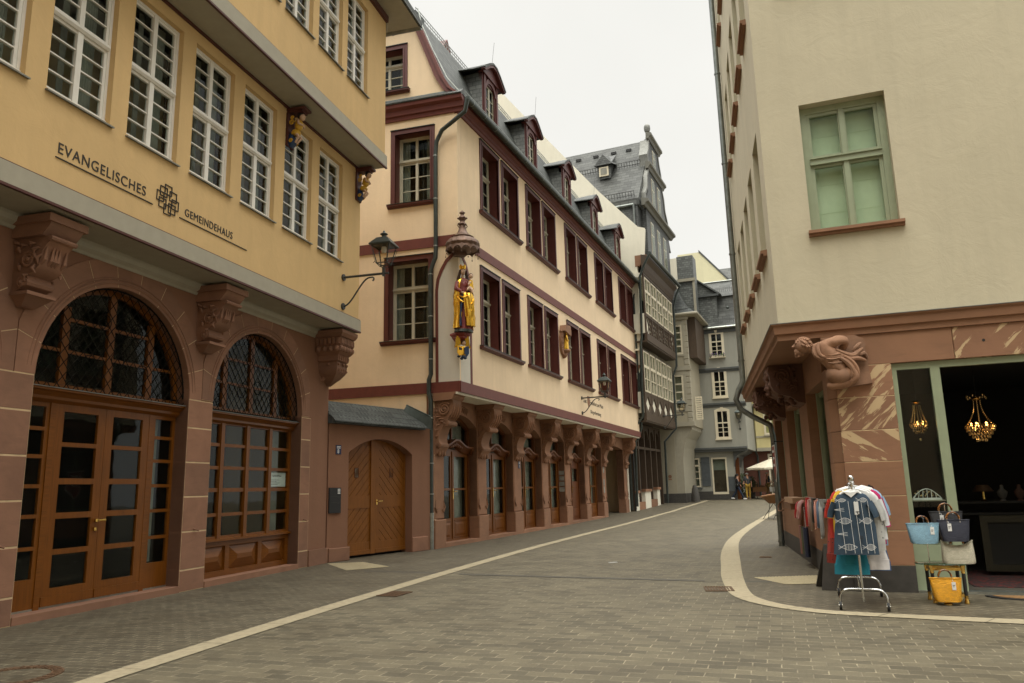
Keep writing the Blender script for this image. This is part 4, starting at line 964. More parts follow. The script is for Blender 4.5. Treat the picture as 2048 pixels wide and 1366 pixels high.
# doors
for i, (a, b) in enumerate(gaps[:6]):
    o = -.30; z0_ = gz0(a) + .10; solid = i == 4
    fr = MB(); fr.box(FB, a, a + .09, o - .08, o + .03, z0_, 3.45); fr.box(FB, b - .09, b, o - .08, o + .03, z0_, 3.45)
    rise = archhole(a, b, 0, 3.32, .32, 14)[2:]; inn = archhole(a + .09, b - .09, 0, 3.26, .29, 14)[2:]
    fr.ext_sz(FB, rise + inn[::-1], o - .08, o + .03); c = (a + b) / 2
    fr.box(FB, c - .04, c + .04, o - .06, o + .0, 2.75, 3.54)
    T = part('door_frame', fr, M['oakd'], HB)
    g = MB(); g.ext_sz(FB, [(a + .05, 2.7), (b - .05, 2.7)] + archhole(a + .05, b - .05, 0, 3.28, .3, 12)[2:], o - .04, o - .035); part('fanlight_pane', g, M['glass'], T)
    # carved overdoor cornice, bow shaped
    n = 18; rings = []
    for j in range(n + 1):
        t_ = j / n; x = a + .03 + (b - a - .06) * t_; zz = 2.60 + .20 * math.sin(math.pi * t_) ** 1.5 + .04 * math.cos(4 * math.pi * t_)
        rings.append([FB.P(x, oo, zz + dz) for oo, dz in ((o - .02, -.10), (o + .06, -.08), (o + .10, -.02), (o + .20, .06), (o + .20, .11), (o - .02, .12))])
    mb = MB(); mb.loft(rings)
    for j in range(7): x = c + (j - 3) * .12; mb.ell(FB.P(x, o + .10, 2.80 - abs(j - 3) * .03), .07, .06, .08 - abs(j - 3) * .01, 8, 6)
    mb.tube([FB.P(a + .05, o + .1, 2.55), FB.P(a + .1, o + .18, 2.66), FB.P(a + .2, o + .2, 2.66)], [.03, .05, .03], 6); mb.tube([FB.P(b - .05, o + .1, 2.55), FB.P(b - .1, o + .18, 2.66), FB.P(b - .2, o + .2, 2.66)], [.03, .05, .03], 6)
    part('overdoor_cornice', mb, M['oakd'], HB)
    for k, (x0, x1) in enumerate(((a + .09, c - .003), (c + .003, b - .09))):
        mb = MB(); rows = [(.62 + z0_, 1.50), (1.56, 2.46)] if not solid else [(1.75, 2.3)]
        h = gridframe(mb, FB, x0, x1, z0_, 2.66, [(x0 + .12, x1 - .12)], rows, o - .05, o - .005)
        zb = z0_ + .12; p = [FB.P(x, o - .003, z) for x, z in ((x0 + .15, zb), (x1 - .15, zb), (x1 - .15, zb + .38), (x0 + .15, zb + .38))]; q = [FB.P(x, o + .012, z) for x, z in ((x0 + .21, zb + .06), (x1 - .21, zb + .06), (x1 - .21, zb + .32), (x0 + .21, zb + .32))]
        mb.faces(p + q, [(0, 1, 5, 4), (1, 2, 6, 5), (2, 3, 7, 6), (3, 0, 4, 7), (4, 5, 6, 7)])
        for s_ in ((x0 + .12, zb - .04, x1 - .12, zb - .02), (x0 + .12, zb + .42, x1 - .12, zb + .44)): mb.box(FB, s_[0], s_[2], o - .005, o + .012, s_[1], s_[3])
        mb.box(FB, x0, x1, o - .005, o + .02, z0_, z0_ + .05)
        if k == 1: mb.box(FB, x0 - .03, x0 + .03, o - .004, o + .02, z0_ + .05, 2.6)
        w = part('door_leaf', mb, M['oakd'] if solid else M['oak'], HB); panes(FB, w, h, o - .03)
        if k == 1:
            hd = MB(); hd.box(FB, x0 - .02, x0 + .02, o + .021, o + .03, 1.15 + z0_, 1.45 + z0_); hd.tube([FB.P(x0, o + .03, 1.36 + z0_), FB.P(x0, o + .08, 1.36 + z0_), FB.P(x0 + .13, o + .08, 1.36 + z0_)], .011, 6); part('door_handle', hd, M['brass'], w)
    cu = MB(); x0, x1 = c + .15, b - .15; cu.loft([[FB.P(x0 + (x1 - x0) * j / 8, -.46 - .02 * (j % 2), zz) for j in range(9)] for zz in (.4, 3.4)], closed=False, caps=False); part('curtain', cu, M['curtain'], HB)
mb = MB(); a, b = gaps[6]; mb.box(FB, a + .1, a + 2.6, -1.5, -1.42, .2, 3.3); mb.box(FB, a + 2.7, b - .2, -1.5, -1.42, .2, 3.3); part('passage_door', mb, M['oakd'], HB)
# plates on the piers
for (s_, z, n_, lab) in ((6.28, 2.18, '1', 'small blue enamel house number plate on the third sandstone pier'), (22.45, 2.35, '3', 'small blue enamel plate on the last sandstone pier beside the cream strip')):
    mb = MB(); mb.box(FB, s_ - .09, s_ + .09, .014, .03, z, z + .27); ob = solo('house_number_plate', mb, M['navyp'], lab, 'sign', FB.P(s_, .02, z), 'blue house number plates')
    t = text_mb(n_, .12, FB, s_ - .04, .031, z + .03, .001); t.box(FB, s_ - .06, s_ + .06, .0305, .032, z + .20, z + .22); t.box(FB, s_ - .06, s_ + .06, .0305, .032, z + .16, z + .18); hang('plate_lettering', t, M['whitep'], ob)
mb = MB()
for z in (2.0, 1.78, 1.56, 1.34): mb.box(FB, 11.545, 11.549, -.32, -.05, z, z + .17)
solo('notice_sheets', mb, M['curtain'], 'column of four faded notices on the fifth sandstone pier of the arcade', 'notice', FB.P(11.5, 0, 1.5)); mb = MB()
for z in (2.15, 1.55, 1.2): mb.box(FB, 17.52, 17.72, .014, .02, z, z + .3)
solo('notice_sheets', mb, M['curtain'], 'pale notices on the front of the sandstone pier left of the dark passage', 'notice', FB.P(17.6, 0, 1.5))
# bands, upper walls
mb = MB(); mb.box(FB, .0, EB + .02, OB, OB + .05, 4.09, 4.385); mb.box(FC, -5.2, .80, 0, .05, 4.09, 4.385); part('lower_band', mb, M['redb'], HB)
mb = MB(); extT(mb, FB, [(OB, 8.27), (OB + .035, 8.27), (OB + .035, 8.56), (OB, 8.56)], .06, EB, .007); mb.box(FC, -5.2, .775, 0, .035, 8.23, 8.53); part('storey_band', mb, M['redb'], HB)
Ls = [(1.58, 4.86), (5.62, 8.99), (10.14, 13.63), (14.76, 18.31), (19.45, 23.06)]
Us = [(1.69, 4.99), (5.72, 9.12), (10.33, 13.72), (14.97, 18.34), (19.72, 23.1)]
openings = []
for (ps, zb_, k, h) in ((Ls, 5.60, .0065, 2.43), (Us, 9.78, .0125, 2.34)):
    for a, b in ps:
        w = (b - a - .16) / 2; z = zb_ + k * (a - 1.6)
        for x in (a, b - w): openings.append((x, w, z, h))
mb = MB(); mb.wall(FB, [(.07, 4.385), (EB, 4.385), (EB, 12.8), (.07, 12.4)], [[(x + .06, z + .04), (x + w - .06, z + .04), (x + w - .06, z + h - .06), (x + .06, z + h - .06)] for x, w, z, h in openings], OB, .25)
mb.box(FB, EB - .25, EB, -1, OB - .25, 4.385, 12.6)
part('street_wall', mb, M['cream'], HB)
mb = MB(); co = [(-1.44, -.06, 5.65, 7.96), (-1.25, .0, 9.67, 11.86), (-2.2, -.86, 13.3, 14.65)]
gable = [(-5.2, 4.385), (.745, 4.385), (.745, 12.6), (.55, 12.85), (.20, 13.35), (-.56, 15.4), (-.66, 15.5), (-5.2, 15.5)]
mb.wall(FC, gable, [[(a, c), (b, c), (b, d), (a, d)] for a, b, c, d in co], 0, .25); part('gable_wall', mb, M['cream'], HB)
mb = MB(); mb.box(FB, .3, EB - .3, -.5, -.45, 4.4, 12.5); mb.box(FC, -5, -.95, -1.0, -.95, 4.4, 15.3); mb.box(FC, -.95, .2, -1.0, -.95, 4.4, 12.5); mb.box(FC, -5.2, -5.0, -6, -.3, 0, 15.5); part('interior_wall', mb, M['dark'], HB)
mb = MB(); mb.box(FB, 23.0, 23.3, -6, -.45, 0, 14); mb.box(FB, 0, 23.3, -6.3, -6, 0, 17); part('rear_wall', mb, M['cream'], HB)
def win_protoB(w, h, zm, deep=.36):
    F = L0; su = MB(); m = .14
    # painted stone surround, stepped, with a splayed reveal
    su.gridwall(F, 0, w, 0, h, [(m, w - m, .02, h - m)], .03, .05); su.gridwall(F, m - .045, w - m + .045, .02, h - m + .045, [(m, w - m, .021, h - m)], .045, .02)
    for a, b in ((m - .03, m), (w - m, w - m + .03)): su.box(F, a, b, -deep, .02, .02, h - m)
    su.box(F, m, w - m, -deep, .02, h - m, h - m + .03); su.box(F, m, w - m, -deep, .02, -.01, .02)
    si = MB(); si.ext_oz(F, [(.0, -.10), (.06, -.10), (.09, -.06), (.13, -.045), (.13, -.005), (0, .0)], -.08, w + .08)
    cap = MB(); cap.box(F, -.09, w + .09, 0, .145, .0, .012); hcap = MB(); hcap.box(F, -.01, w + .01, 0, .06, h, h + .02)
    fr = MB(); a, b = m, w - m; o0, o1 = -deep + .01, -deep + .06; cells = []
    c = (a + b) / 2; fr.gridwall(F, a, b, .02, h - m, [(a + .05, b - .05, .07, h - m - .05)], o1, .05)
    fr.ext_oz(F, [(o0, zm - .04), (o1 + .01, zm - .04), (o1 + .045, zm), (o1 + .045, zm + .03), (o1, zm + .05), (o0, zm + .05)], a, b)
    for x0, x1 in ((a + .05, c), (c, b - .05)):
        n = 3; bb = .045; hh = (zm - .04 - .07 - 2 * bb - (n - 1) * .022) / n
        cells += gridframe(fr, F, x0, x1, .07, zm - .04, [(x0 + bb, x1 - bb)], [(.07 + bb + i * (hh + .022), .07 + bb + i * (hh + .022) + hh) for i in range(n)], o0, o1 - .012)
        cells += gridframe(fr, F, x0, x1, zm + .05, h - m - .05, [(x0 + bb, x1 - bb)], [(zm + .05 + bb, h - m - .05 - bb)], o0, o1 - .012)
    fr.box(F, c - .035, c + .035, o1 - .013, o1 + .005, .07, h - m - .05)
    gl = MB()
    for q in cells: gl.box(F, q[0], q[1], o0 + .015, o0 + .02, q[2], q[3])
    cu = MB()
    for x0, x1 in ((a, a + .28), (b - .30, b)): cu.loft([[F.P(x0 + (x1 - x0) * i / 10, -deep - .10 - .015 * (i % 2), zz) for i in range(11)] for zz in (.05, h - m)], closed=False, caps=False)
    return ('window', su.mesh('window', M['redw']), [('sill', si.mesh('sill', M['redw'])), ('lead_flashing', cap.mesh('lead_flashing', M['zincd'])), ('head_flashing', hcap.mesh('head_flashing', M['zincd'])), ('sash_frame', fr.mesh('sash_frame', M['greyw'])), ('pane', gl.mesh('pane', M['glass'])), ('curtain', cu.mesh('curtain', M['curtain']))])
cache = {}
for x, w, z, h in openings:
    k = (round(w, 2), h)
    if k not in cache: cache[k] = win_protoB(w, h, h * .64)
    inst(cache[k], HB, FB, x, OB, z)
wc = win_protoB(1.50, 2.45, 1.55); inst(wc, HB, FC, -1.5, 0, 5.6)
wc2 = win_protoB(1.38, 2.32, 1.42); inst(wc2, HB, FC, -1.32, 0, 9.62)
wc3 = win_protoB(1.46, 1.5, 1.0); inst(wc3, HB, FC, -2.26, 0, 13.22)
# soffit joints band line and eaves cornice
cor = [(OB - .05, 12.20), (OB + .06, 12.20), (OB + .08, 12.28), (OB + .12, 12.30), (OB + .14, 12.38), (OB + .24, 12.44), (OB + .26, 12.54), (OB - .05, 12.60)]
mb = MB(); extT(mb, FB, cor, .05, EB, .014); part('eaves_cornice', mb, M['redb'], HB)
mb = MB(); mb.ext_oz(FC, [(-.05, 12.23), (.05, 12.23), (.07, 12.34), (.12, 12.36), (.14, 12.50), (.24, 12.56), (.26, 12.66), (-.05, 12.68)], -5.2, .98); part('gable_cornice', mb, M['redb'], HB)
mb = MB(); mb.ext_oz(FC, [(.28, 12.66), (.30, 12.69), (.06, 12.90), (0, 12.92), (0, 12.68)], -5.2, .98); part('skirt_roof', mb, M['slate'], HB)
mb = MB(); mb.ext_oz(FC, [(-.02, 12.90), (.08, 12.88), (.07, 12.92), (-.02, 12.95)], -5.2, .9); part('lead_flashing', mb, M['zincd'], HB); mb = MB(); mb.ext_oz(FC, [(-.4, 15.42), (.22, 15.42), (.28, 15.52), (.28, 15.60), (-.4, 15.70)], -5.2, -.42)
part('lead_flashing', mb, M['zincd'], HB)
mb = MB()     # curved verge board on the gable
vo = [(1.00, 12.66), (.60, 12.98), (.36, 13.42), (-.44, 15.45), (-.52, 15.55)]; vi = [(.62, 12.70), (.34, 13.0), (.10, 13.42), (-.64, 15.40), (-.72, 15.50)]
mb.ext_sz(FC, vo + vi[::-1], -.02, .10)
vi2 = [(.84, 12.68), (.50, 12.99), (.26, 13.42), (-.52, 15.43), (-.60, 15.53)]; mb.ext_sz(FC, vo + vi2[::-1], .10, .16); part('verge_board', mb, M['redb'], HB)
mb = MB(); rp = [(1.12, 12.54), (.62, 12.98), (.36, 13.40), (-.42, 15.45), (-.50, 15.62), (-4.4, 17.2), (-6.3, 17.2), (-6.3, 17.05), (-4.35, 17.05), (-.62, 15.5), (-.55, 15.4), (.24, 13.36), (.52, 12.9), (.6, 12.5)]
extT(mb, FB, rp, .10, EB, .012); part('roof', mb, M['slate'], HB)
mb = MB()   # gutter with brackets
mb.tube([FB.P(s, 1.16, 12.47 + .014 * s) for s in (-.12, 6, 12, 18, EB + .1)], .085, 12)
part('gutter', mb, M['zincd'], HB)
mb = MB()
for k in range(27): s = .2 + k * .88; mb.tube([FB.P(s, 1.16, 12.47 + .014 * s), FB.P(s + .012, 1.16, 12.47 + .014 * s)], .093, 10)
part('gutter_bracket', mb, M['zincg'], HB)
mb = MB()   # snow guard railing along the eaves and at the mansard break
def guard(o, z, k, s0, s1, h, st):
    for dz in (0, h * .5, h): mb.tube([FB.P(s, o - .1 * dz, z + dz + k * s) for s in (s0, s1)], .012, 4)
    s = s0
    while s < s1: mb.tube([FB.P(s, o, z + k * s), FB.P(s, o - .1 * h, z + h + k * s)], .008, 3); s += st
guard(.92, 12.70, .014, .35, EB, .30, .11); guard(-.55, 15.68, .012, .0, EB, .26, .16)
part('snow_guard', mb, M['zincg'], HB)
mb = MB(); mb.tube([FC.P(x, .12, z) for x, z in ((-.42, 15.75), (-.30, 15.2), (.05, 14.3), (.5, 13.3), (.95, 12.7))], .016, 5); part('lightning_conductor', mb, M['zincg'], HB)
mb = MB()
for s, h in ((3.9, 1.0), (8.3, 1.1), (17.2, .9)): mb.tube([FB.P(s, .3, 15.9 + .012 * s), FB.P(s + .25, .3, 15.9 + h + .012 * s)], .008, 4)
part('lightning_rod', mb, M['iron'], HB)
# dormers
def dormer():
    F = L0; hw = .66
    bd = MB(); bd.gridwall(F, -hw, hw, 0, 2.06, [(-.36, .36, .42, 1.70)], .0, .12)
    bd.ext_sz(F, [(-.80, 1.92), (.80, 1.92), (.42, 2.22), (.13, 2.38), (-.13, 2.38), (-.42, 2.22)], -.10, .08)
    bd.ext_sz(F, [(-.92, 1.90), (-.90, 1.97), (-.46, 2.28), (-.17, 2.44), (.17, 2.44), (.46, 2.28), (.90, 1.97), (.92, 1.90), (.78, 1.90), (.42, 2.16), (.13, 2.32), (-.13, 2.32), (-.42, 2.16), (-.78, 1.90)], .08, .20)
    for a in (-.52, .52): bd.box(F, a - .06, a + .06, 0, .04, .1, 2.0)
    a_ = arc(0, 1.50, .46, 0, 180, 12); bd.ext_sz(F, a_ + [(x * .78, 1.50 + (z - 1.50) * .62) for x, z in a_[::-1]], .0, .035)
    
    fr = MB(); cells = []
    for x0, x1 in ((-.36, 0), (0, .36)): cells += gridframe(fr, F, x0, x1, .42, 1.70, [(x0 + .045, x1 - .045)], [(.47, .84), (.865, 1.23), (1.255, 1.64)], -.09, -.05)
    gl = MB(); 
    for q in cells: gl.box(F, q[0], q[1], -.075, -.07, q[2], q[3])
    ck = MB()
    for sg in (-1, 1):      # slated cheeks, flaring into the main roof
        rings = []
        for j in range(9):
            z = -.15 + 2.10 * j / 8; fl = .38 * (1 - j / 8) ** 2
            back = -.10 - z * .36 - .55 + .1
            rings.append([F.P(sg * hw, -.02, z), F.P(sg * (hw + fl * .25), (-.02 + back) / 2, z), F.P(sg * (hw + fl), back, z - .0), F.P(sg * (hw - .1), back - .3, z), F.P(sg * (hw - .1), -.05, z)])
        ck.loft(rings, sm=False)
    rf = MB()
    def rr_(w, zb): return [(-.94 * w, zb), (-.92 * w, zb + .05), (-.47 * w, zb + .36), (-.17, zb + .52), (.17, zb + .52), (.47 * w, zb + .36), (.92 * w, zb + .05), (.94 * w, zb), (.84 * w, zb), (.43 * w, zb + .31), (.12, zb + .46), (-.12, zb + .46), (-.43 * w, zb + .31), (-.84 * w, zb)]
    rf.loft([[F.P(x, oo, z) for x, z in rr_(w, zb)] for oo, w, zb in ((.22, 1, 1.95), (-.2, 1.0, 1.95), (-.55, 1.1, 1.93), (-.85, 1.25, 1.88))], sm=False)
    dk = MB(); dk.box(F, -.5, .5, -.5, -.45, .1, 1.9)
    return ('dormer', bd.mesh('dormer', M['redw']), [('sash_frame', fr.mesh('sash_frame', M['greyw'])), ('pane', gl.mesh('pane', M['glass'])), ('slated_cheek', ck.mesh('slated_cheek', M['slate4'])), ('dormer_roof', rf.mesh('dormer_roof', M['slate'])), ('backing', dk.mesh('backing', M['dark']))])
dp = dormer()
for s in (3.35, 7.35, 11.9, 16.5, 21.3): inst(dp, HB, FB, s, .44, 13.02 + .014 * s)
mb = MB()
for s in (2.75, 6.9): mb.ext_sz(FB, [(s - .3, 15.6), (s + .3, 15.6), (s + .3, 16.15), (s, 16.55), (s - .3, 16.15)], -1.5, -.85)
part('upper_dormer', mb, M['redb'], HB)
# downpipes
mb = MB(); P1 = [(1.20, 12.36), (1.12, 12.02), (.66, 11.80), (.34, 11.66), (.16, 11.35), (.13, 11.0), (.12, 8.1), (.11, 7.88), (.03, 7.70), (-.04, 7.50), (-.04, 4.60), (-.10, 4.45), (-.10, 4.11), (-.05, 3.9), (-.05, .9)]
oo = lambda x: .12 + max(0, (x - .2)) * .25
mb.tube([FC.P(x, oo(x), z) for x, z in P1], .062, 12); 
part('downpipe', mb, M['zincd'], HB)
mb = MB(); mb.tube([FC.P(-.05, .12, .0), FC.P(-.05, .12, .9)], .068, 12); part('downpipe_foot', mb, M['zincg'], HB)
mb = MB()
for z in (10.9, 9.6, 8.2, 7.4, 6.2, 5.0, 3.4, 2.2, 1.4, .9, .55): x = .12 if z > 8 else -.045; mb.tube([FC.P(x, .12, z), FC.P(x, .12, z + .03)], .070, 12)
part('pipe_clip', mb, M['zincg'], HB)
mb = MB(); mb.tube([FB.P(s, o, z) for s, o, z in ((EB + .1, 1.16, 12.72), (EB + .15, 1.05, 12.5), (EB + .05, .82, 12.1), (EB - .02, .80, 11.8), (EB + .1, .82, 4.6), (EB + .05, .6, 4.0), (EB - .1, .12, 3.6), (EB - .1, .12, .2))], .06, 10); part('downpipe', mb, M['zincd'], HB)
# lettering with the small shield
t = text_mb('Stadt', .25, FB, 12.15, OB + .002, 4.98, .004, sx=.95); part('lettering', t, M['ltext'], HB)
t = text_mb('Frankfurt am Main', .25, FB, 13.12, OB + .002, 4.98, .004, sx=1.22); part('lettering', t, M['ltext'], HB)
t = text_mb('Bürgerberatung', .22, FB, 13.2, OB + .002, 4.60, .004, sx=1.25); part('lettering', t, M['ltext'], HB)
mb = MB(); mb.ext_sz(FB, [(12.78, 5.30), (13.08, 5.30), (13.08, 5.02), (12.93, 4.80), (12.78, 5.02)], OB, OB + .02); part('shield_emblem', mb, M['stoneR'], HB)
# white niche round the corner with its red border
mb = MB(); cn = (.82, 7.0)
def nic(F, c, r, z0_, zs, lo, hi, o, n=14, top=1.0):
    pts = [(c + (lo - c), z0_), (hi, z0_)] if lo < c else [(lo, z0_), (hi, z0_)]
    return pts
rC, zt_, zs_ = .62, 7.93, 6.95
C1 = [(.14, 4.39), (.746, 4.39), (.746, 7.93), (.60, 7.90), (.42, 7.74), (.28, 7.5), (.18, 7.25), (.14, 6.95)]
B1 = [(.07, 4.39), (.80, 4.39), (.80, 6.95), (.76, 7.25), (.66, 7.5), (.50, 7.74), (.30, 7.9), (.07, 7.93)]
mb.ext_sz(FC, C1, 0, .012); mb.ext_sz(FB, B1, OB, OB + .012); part('statue_niche', mb, M['nichew'], HB)
mb = MB()
def off_strip(F, inner, outer, o): 
    for a, b, c, d in zip(inner, inner[1:], outer[1:], outer): mb.ext_sz(F, [a, b, c, d], o, o + .03)
off_strip(FC, [(.14, 4.39), (.14, 6.95), (.18, 7.25), (.28, 7.5), (.42, 7.74), (.60, 7.90), (.75, 7.93)], [(.06, 4.39), (.06, 6.97), (.10, 7.29), (.21, 7.56), (.37, 7.83), (.58, 8.0), (.75, 8.03)], 0)
off_strip(FB, [(.80, 4.39), (.80, 6.95), (.76, 7.25), (.66, 7.5), (.50, 7.74), (.30, 7.9), (.07, 7.93)], [(.90, 4.39), (.90, 6.97), (.86, 7.29), (.75, 7.56), (.57, 7.83), (.33, 8.0), (.07, 8.03)], OB)
part('niche_border', mb, M['redb'], HB)
lantern(FB.P(11.9, OB, 5.12), FB.n, 'black street lantern on a bracket beside the black lettering of the red-trimmed house', arm=1.0, drop=.62)

# ================================================================== house D: beige corner house with the sandstone shop front
FD = Fr(3.993, 11.082, 110.3); FE = Fr(3.993, 11.082, 193.6)
HD = thing('beige_corner_house', 'tall plain beige corner house on the right over a red sandstone shop front', 'house', FD.P(0, 0, 0))
EL = -8.8
mb = MB(); mb.gridwall(FD, 0, 7.5, 3.80, 18.5, [(.595, 1.80, 5.20, 7.25), (.45, 1.655, 9.36, 11.41), (4.2, 5.4, 5.2, 7.25)], 0, .3)
ew = [(-1.55 - 1.45 * k, -.65 - 1.45 * k) for k in range(5)]; eh = [(a, b, z, z + 2.05) for a, b in ew for z in (5.18, 9.30, 13.0) if a > EL]
mb.gridwall(FE, EL, 0, 3.80, 18.5, eh, 0, .36)
mb.box(FE, EL, EL + .3, -6, -.36, 3.8, 18.5); mb.box(FD, 7.3, 7.5, -6, -.3, 0, 18.5); part('upper_wall', mb, M['beige'], HD)
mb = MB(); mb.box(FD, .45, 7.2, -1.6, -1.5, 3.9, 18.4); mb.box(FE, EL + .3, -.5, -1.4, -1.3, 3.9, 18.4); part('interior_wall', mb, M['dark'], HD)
mb = MB(); mb.box(FD, -.1, 7.6, -7, .05, 18.5, 18.6); mb.box(FE, EL, -.1, -5, .05, 18.5, 18.61); part('roof', mb, M['slate'], HD)
def winD(w=1.205, h=2.05):
    F = L0; fr = MB(); d0, d1 = -.26, -.16; cells = []
    fr.gridwall(F, 0, w, 0, h, [(.09, w - .10, .03, h - .10)], d1, .08)
    zm = 1.10; a, b = .09, w - .10; c = (a + b) / 2
    fr.box(F, a, b, d0 + .01, d1 + .015, zm, zm + .10); fr.box(F, a, b, d1 + .015, d1 + .04, zm + .085, zm + .105); fr.box(F, a, b, d1 - .01, d1 + .03, zm - .008, zm + .004)
    for z0, z1 in ((.03, zm), (zm + .10, h - .10)):
        for x0, x1 in ((a, c), (c, b)): cells += gridframe(fr, F, x0, x1, z0, z1, [(x0 + .055, x1 - .055)], [(z0 + .05, z1 - .05)], d0 + .02, d1 - .02)
        fr.box(F, c - .035, c + .035, d1 - .025, d1 + .006, z0, z1)
    gl = MB()
    for q in cells: gl.box(F, q[0], q[1], d0 + .035, d0 + .04, q[2], q[3])
    cu = MB()
    for x0, x1 in ((.1, c), (c, w - .12)): n = 10; cu.loft([[F.P(x0 + (x1 - x0) * i / n, -.33 - .006 * (i % 2), zz) for i in range(n + 1)] for zz in (.03, h - .08)], closed=False, caps=False)
    for z in (.35, .8, 1.25, 1.6): cu.tube([F.P(.1, -.325, z), F.P(w - .1, -.325, z)], .002, 3)
    si = MB(); si.ext_oz(F, [(-.16, -.02), (.0, -.10), (.06, -.10), (.06, -.065), (.10, -.06), (.10, -.015), (.0, .0), (-.16, .02)], -.04, w + .05)
    return ('window', fr.mesh('window', M['greenw']), [('pane', gl.mesh('pane', M['glass'])), ('blind', cu.mesh('blind', M['curtaing'])), ('sill', si.mesh('sill', M['stoneR']))])
wd = winD()
for s, z in ((.595, 5.20), (.45, 9.36), (4.2, 5.2)): inst(wd, HD, FD, s, 0, z)
wd2 = winD(.90, 2.05)
for a, b in ew:
    for z in (5.18, 9.30, 13.0): inst(wd2, HD, FE, a, -.10, z) if False else inst(wd2, HD, FE, a, 0, z)
# jetty, moulded ledge
led = [(-.1, 3.56), (.03, 3.56), (.035, 3.64), (.07, 3.655), (.085, 3.76), (.115, 3.785), (.115, 3.80), (-.1, 3.80)]
mb = MB()
A0 = [FD.P(7.6, o, z) for o, z in led]; cor_ = []
# mitred corner ring between the D and E runs
import mathutils
def mitre(o, z):
    p1, d1 = FD.P(0, o, z), FD.d; p2, d2 = FE.P(0, o, z), FE.d
    den = d1.x * d2.y - d1.y * d2.x; t_ = ((p2.x - p1.x) * d2.y - (p2.y - p1.y) * d2.x) / den; return p1 + d1 * t_
C0 = [mitre(o, z) for o, z in led]; E0 = [FE.P(EL, o, z) for o, z in led]
mb.loft([A0, C0, E0], sm=False); part('moulded_ledge', mb, M['stoneR'], HD)
led2 = [(-.05, 3.802), (.125, 3.802), (.125, 3.812), (-.05, 3.84)]
mb = MB(); mb.loft([[FD.P(7.6, o, z) for o, z in led2], [mitre(o, z) for o, z in led2], [FE.P(EL, o, z) for o, z in led2]], sm=False); part('lead_flashing', mb, M['lead'], HD)
mb = MB(); mb.quad([FE.P(EL, .0, 3.562), mitre(-.02, 3.562), FD.P(.62, -.02, 3.562), FE.P(-.2, -.62, 3.562), FE.P(EL, -.62, 3.562)]); mb.box(FE, EL, -.3, -.72, -.02, 3.57, 3.62); part('jetty_soffit', mb, M['stoneR'], HD)
# ground floor shop front on D
mb = MB(); mb.bev(FD, .62, 2.25, -.3, .0, 3.113, 3.56, .006); part('lintel_stone', mb, M['stoneR'], HD)
mb = MB(); mb.bev(FD, 2.256, 4.6, -.3, .0, 3.113, 3.56, .006); mb.bev(FD, 4.606, 7.5, -.3, .0, 3.113, 3.56, .006)
for z0, z1 in ((2.663, 3.107), (2.193, 2.657)): mb.bev(FD, .70, 1.45, -.3, .0, z0, z1, .006)
part('veined_stone', mb, M['stoneRv'], HD)
mb = MB(); mb.bev(FD, .70, 1.45, -.3, 0, 1.753, 2.187, .006); part('veined_stone', mb, M['stoneRw'], HD)
mb = MB()
for z0, z1 in ((1.283, 1.747), (.813, 1.277), (.353, .807)): mb.bev(FD, .70, 1.45, -.3, 0, z0, z1, .006)
for z0, z1 in ((2.663, 3.107), (2.193, 2.657), (1.753, 2.187), (1.283, 1.747), (.813, 1.277), (.353, .807)):    # chamfered corner
    mb.prism([FD.P(.697, -.001, z0), FD.P(.697, -.3, z0), FE.P(-.45, -.9, z0), FE.P(-.45, -.6, z0), FE.P(-.10, -.6, z0)], [FD.P(.697, -.001, z1), FD.P(.697, -.3, z1), FE.P(-.45, -.9, z1), FE.P(-.45, -.6, z1), FE.P(-.10, -.6, z1)])
part('ashlar', mb, M['stoneR'], HD)
mb = MB(); mb.box(FD, .72, 1.44, -.28, -.004, 0, 3.5); part('stone_joints', mb, M['mortar'], HD)
mb = MB(); mb.box(FD, .68, 1.45, -.3, .008, 0, .35); part('plinth', mb, M['basalt'], HD)
mb = MB(); mb.tube([FD.P(2.62, .0, 3.34), FD.P(2.62, .004, 3.34)], .02, 10); part('fixing_hole', mb, M['black'], HD)
o = -.06
mb = MB(); mb.gridwall(FD, 1.45, 7.4, .0, 3.11, [(1.515, 1.935, .62, 3.02), (2.055, 4.9, .0, 3.02), (5.0, 7.3, .3, 3.02)], o, .08); mb.box(FD, 1.50, 1.94, o - .05, o - .02, .02, .62); mb.box(FD, 1.52, 1.93, o - .02, o - .012, .10, .30); mb.box(FD, 1.52, 1.93, o - .02, o - .012, .36, .56)
part('shop_frame', mb, M['greenw'], HD)
mb = MB(); mb.box(FD, 1.515, 1.935, o - .05, o - .044, .62, 3.02); part('shop_glass', mb, M['glass'], HD); mb = MB(); mb.box(FD, 5.0, 7.3, o - .05, o - .044, .3, 3.02); part('shop_glass', mb, M['glass'], HD)
mb = MB(); mb.box(FD, 1.45, 7.4, o - .1, .02, .0, .035); part('threshold', mb, M['zincg'], HD)
dl = MB(); FL = Fr(FD.P(3.25, -.12, 0).x, FD.P(3.25, -.12, 0).y, 110.3 - 62); dl.gridwall(FL, 0, .95, .05, 3.0, [(.08, .87, .25, 2.9)], .0, .05); w = part('door_leaf', dl, M['greenw'], HD); dg = MB(); dg.box(FL, .08, .87, -.03, -.024, .25, 2.9); part('pane', dg, M['glass'], w)
# interior room
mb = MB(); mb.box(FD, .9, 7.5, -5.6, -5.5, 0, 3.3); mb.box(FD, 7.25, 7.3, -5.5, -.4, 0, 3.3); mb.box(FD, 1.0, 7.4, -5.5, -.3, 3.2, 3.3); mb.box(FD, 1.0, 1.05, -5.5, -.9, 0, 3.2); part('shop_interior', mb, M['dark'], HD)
mb = MB(); mb.box(FD, 1.05, 7.2, -5.5, -.16, .0, .03); part('shop_floor', mb, M['darkstrip'], HD)
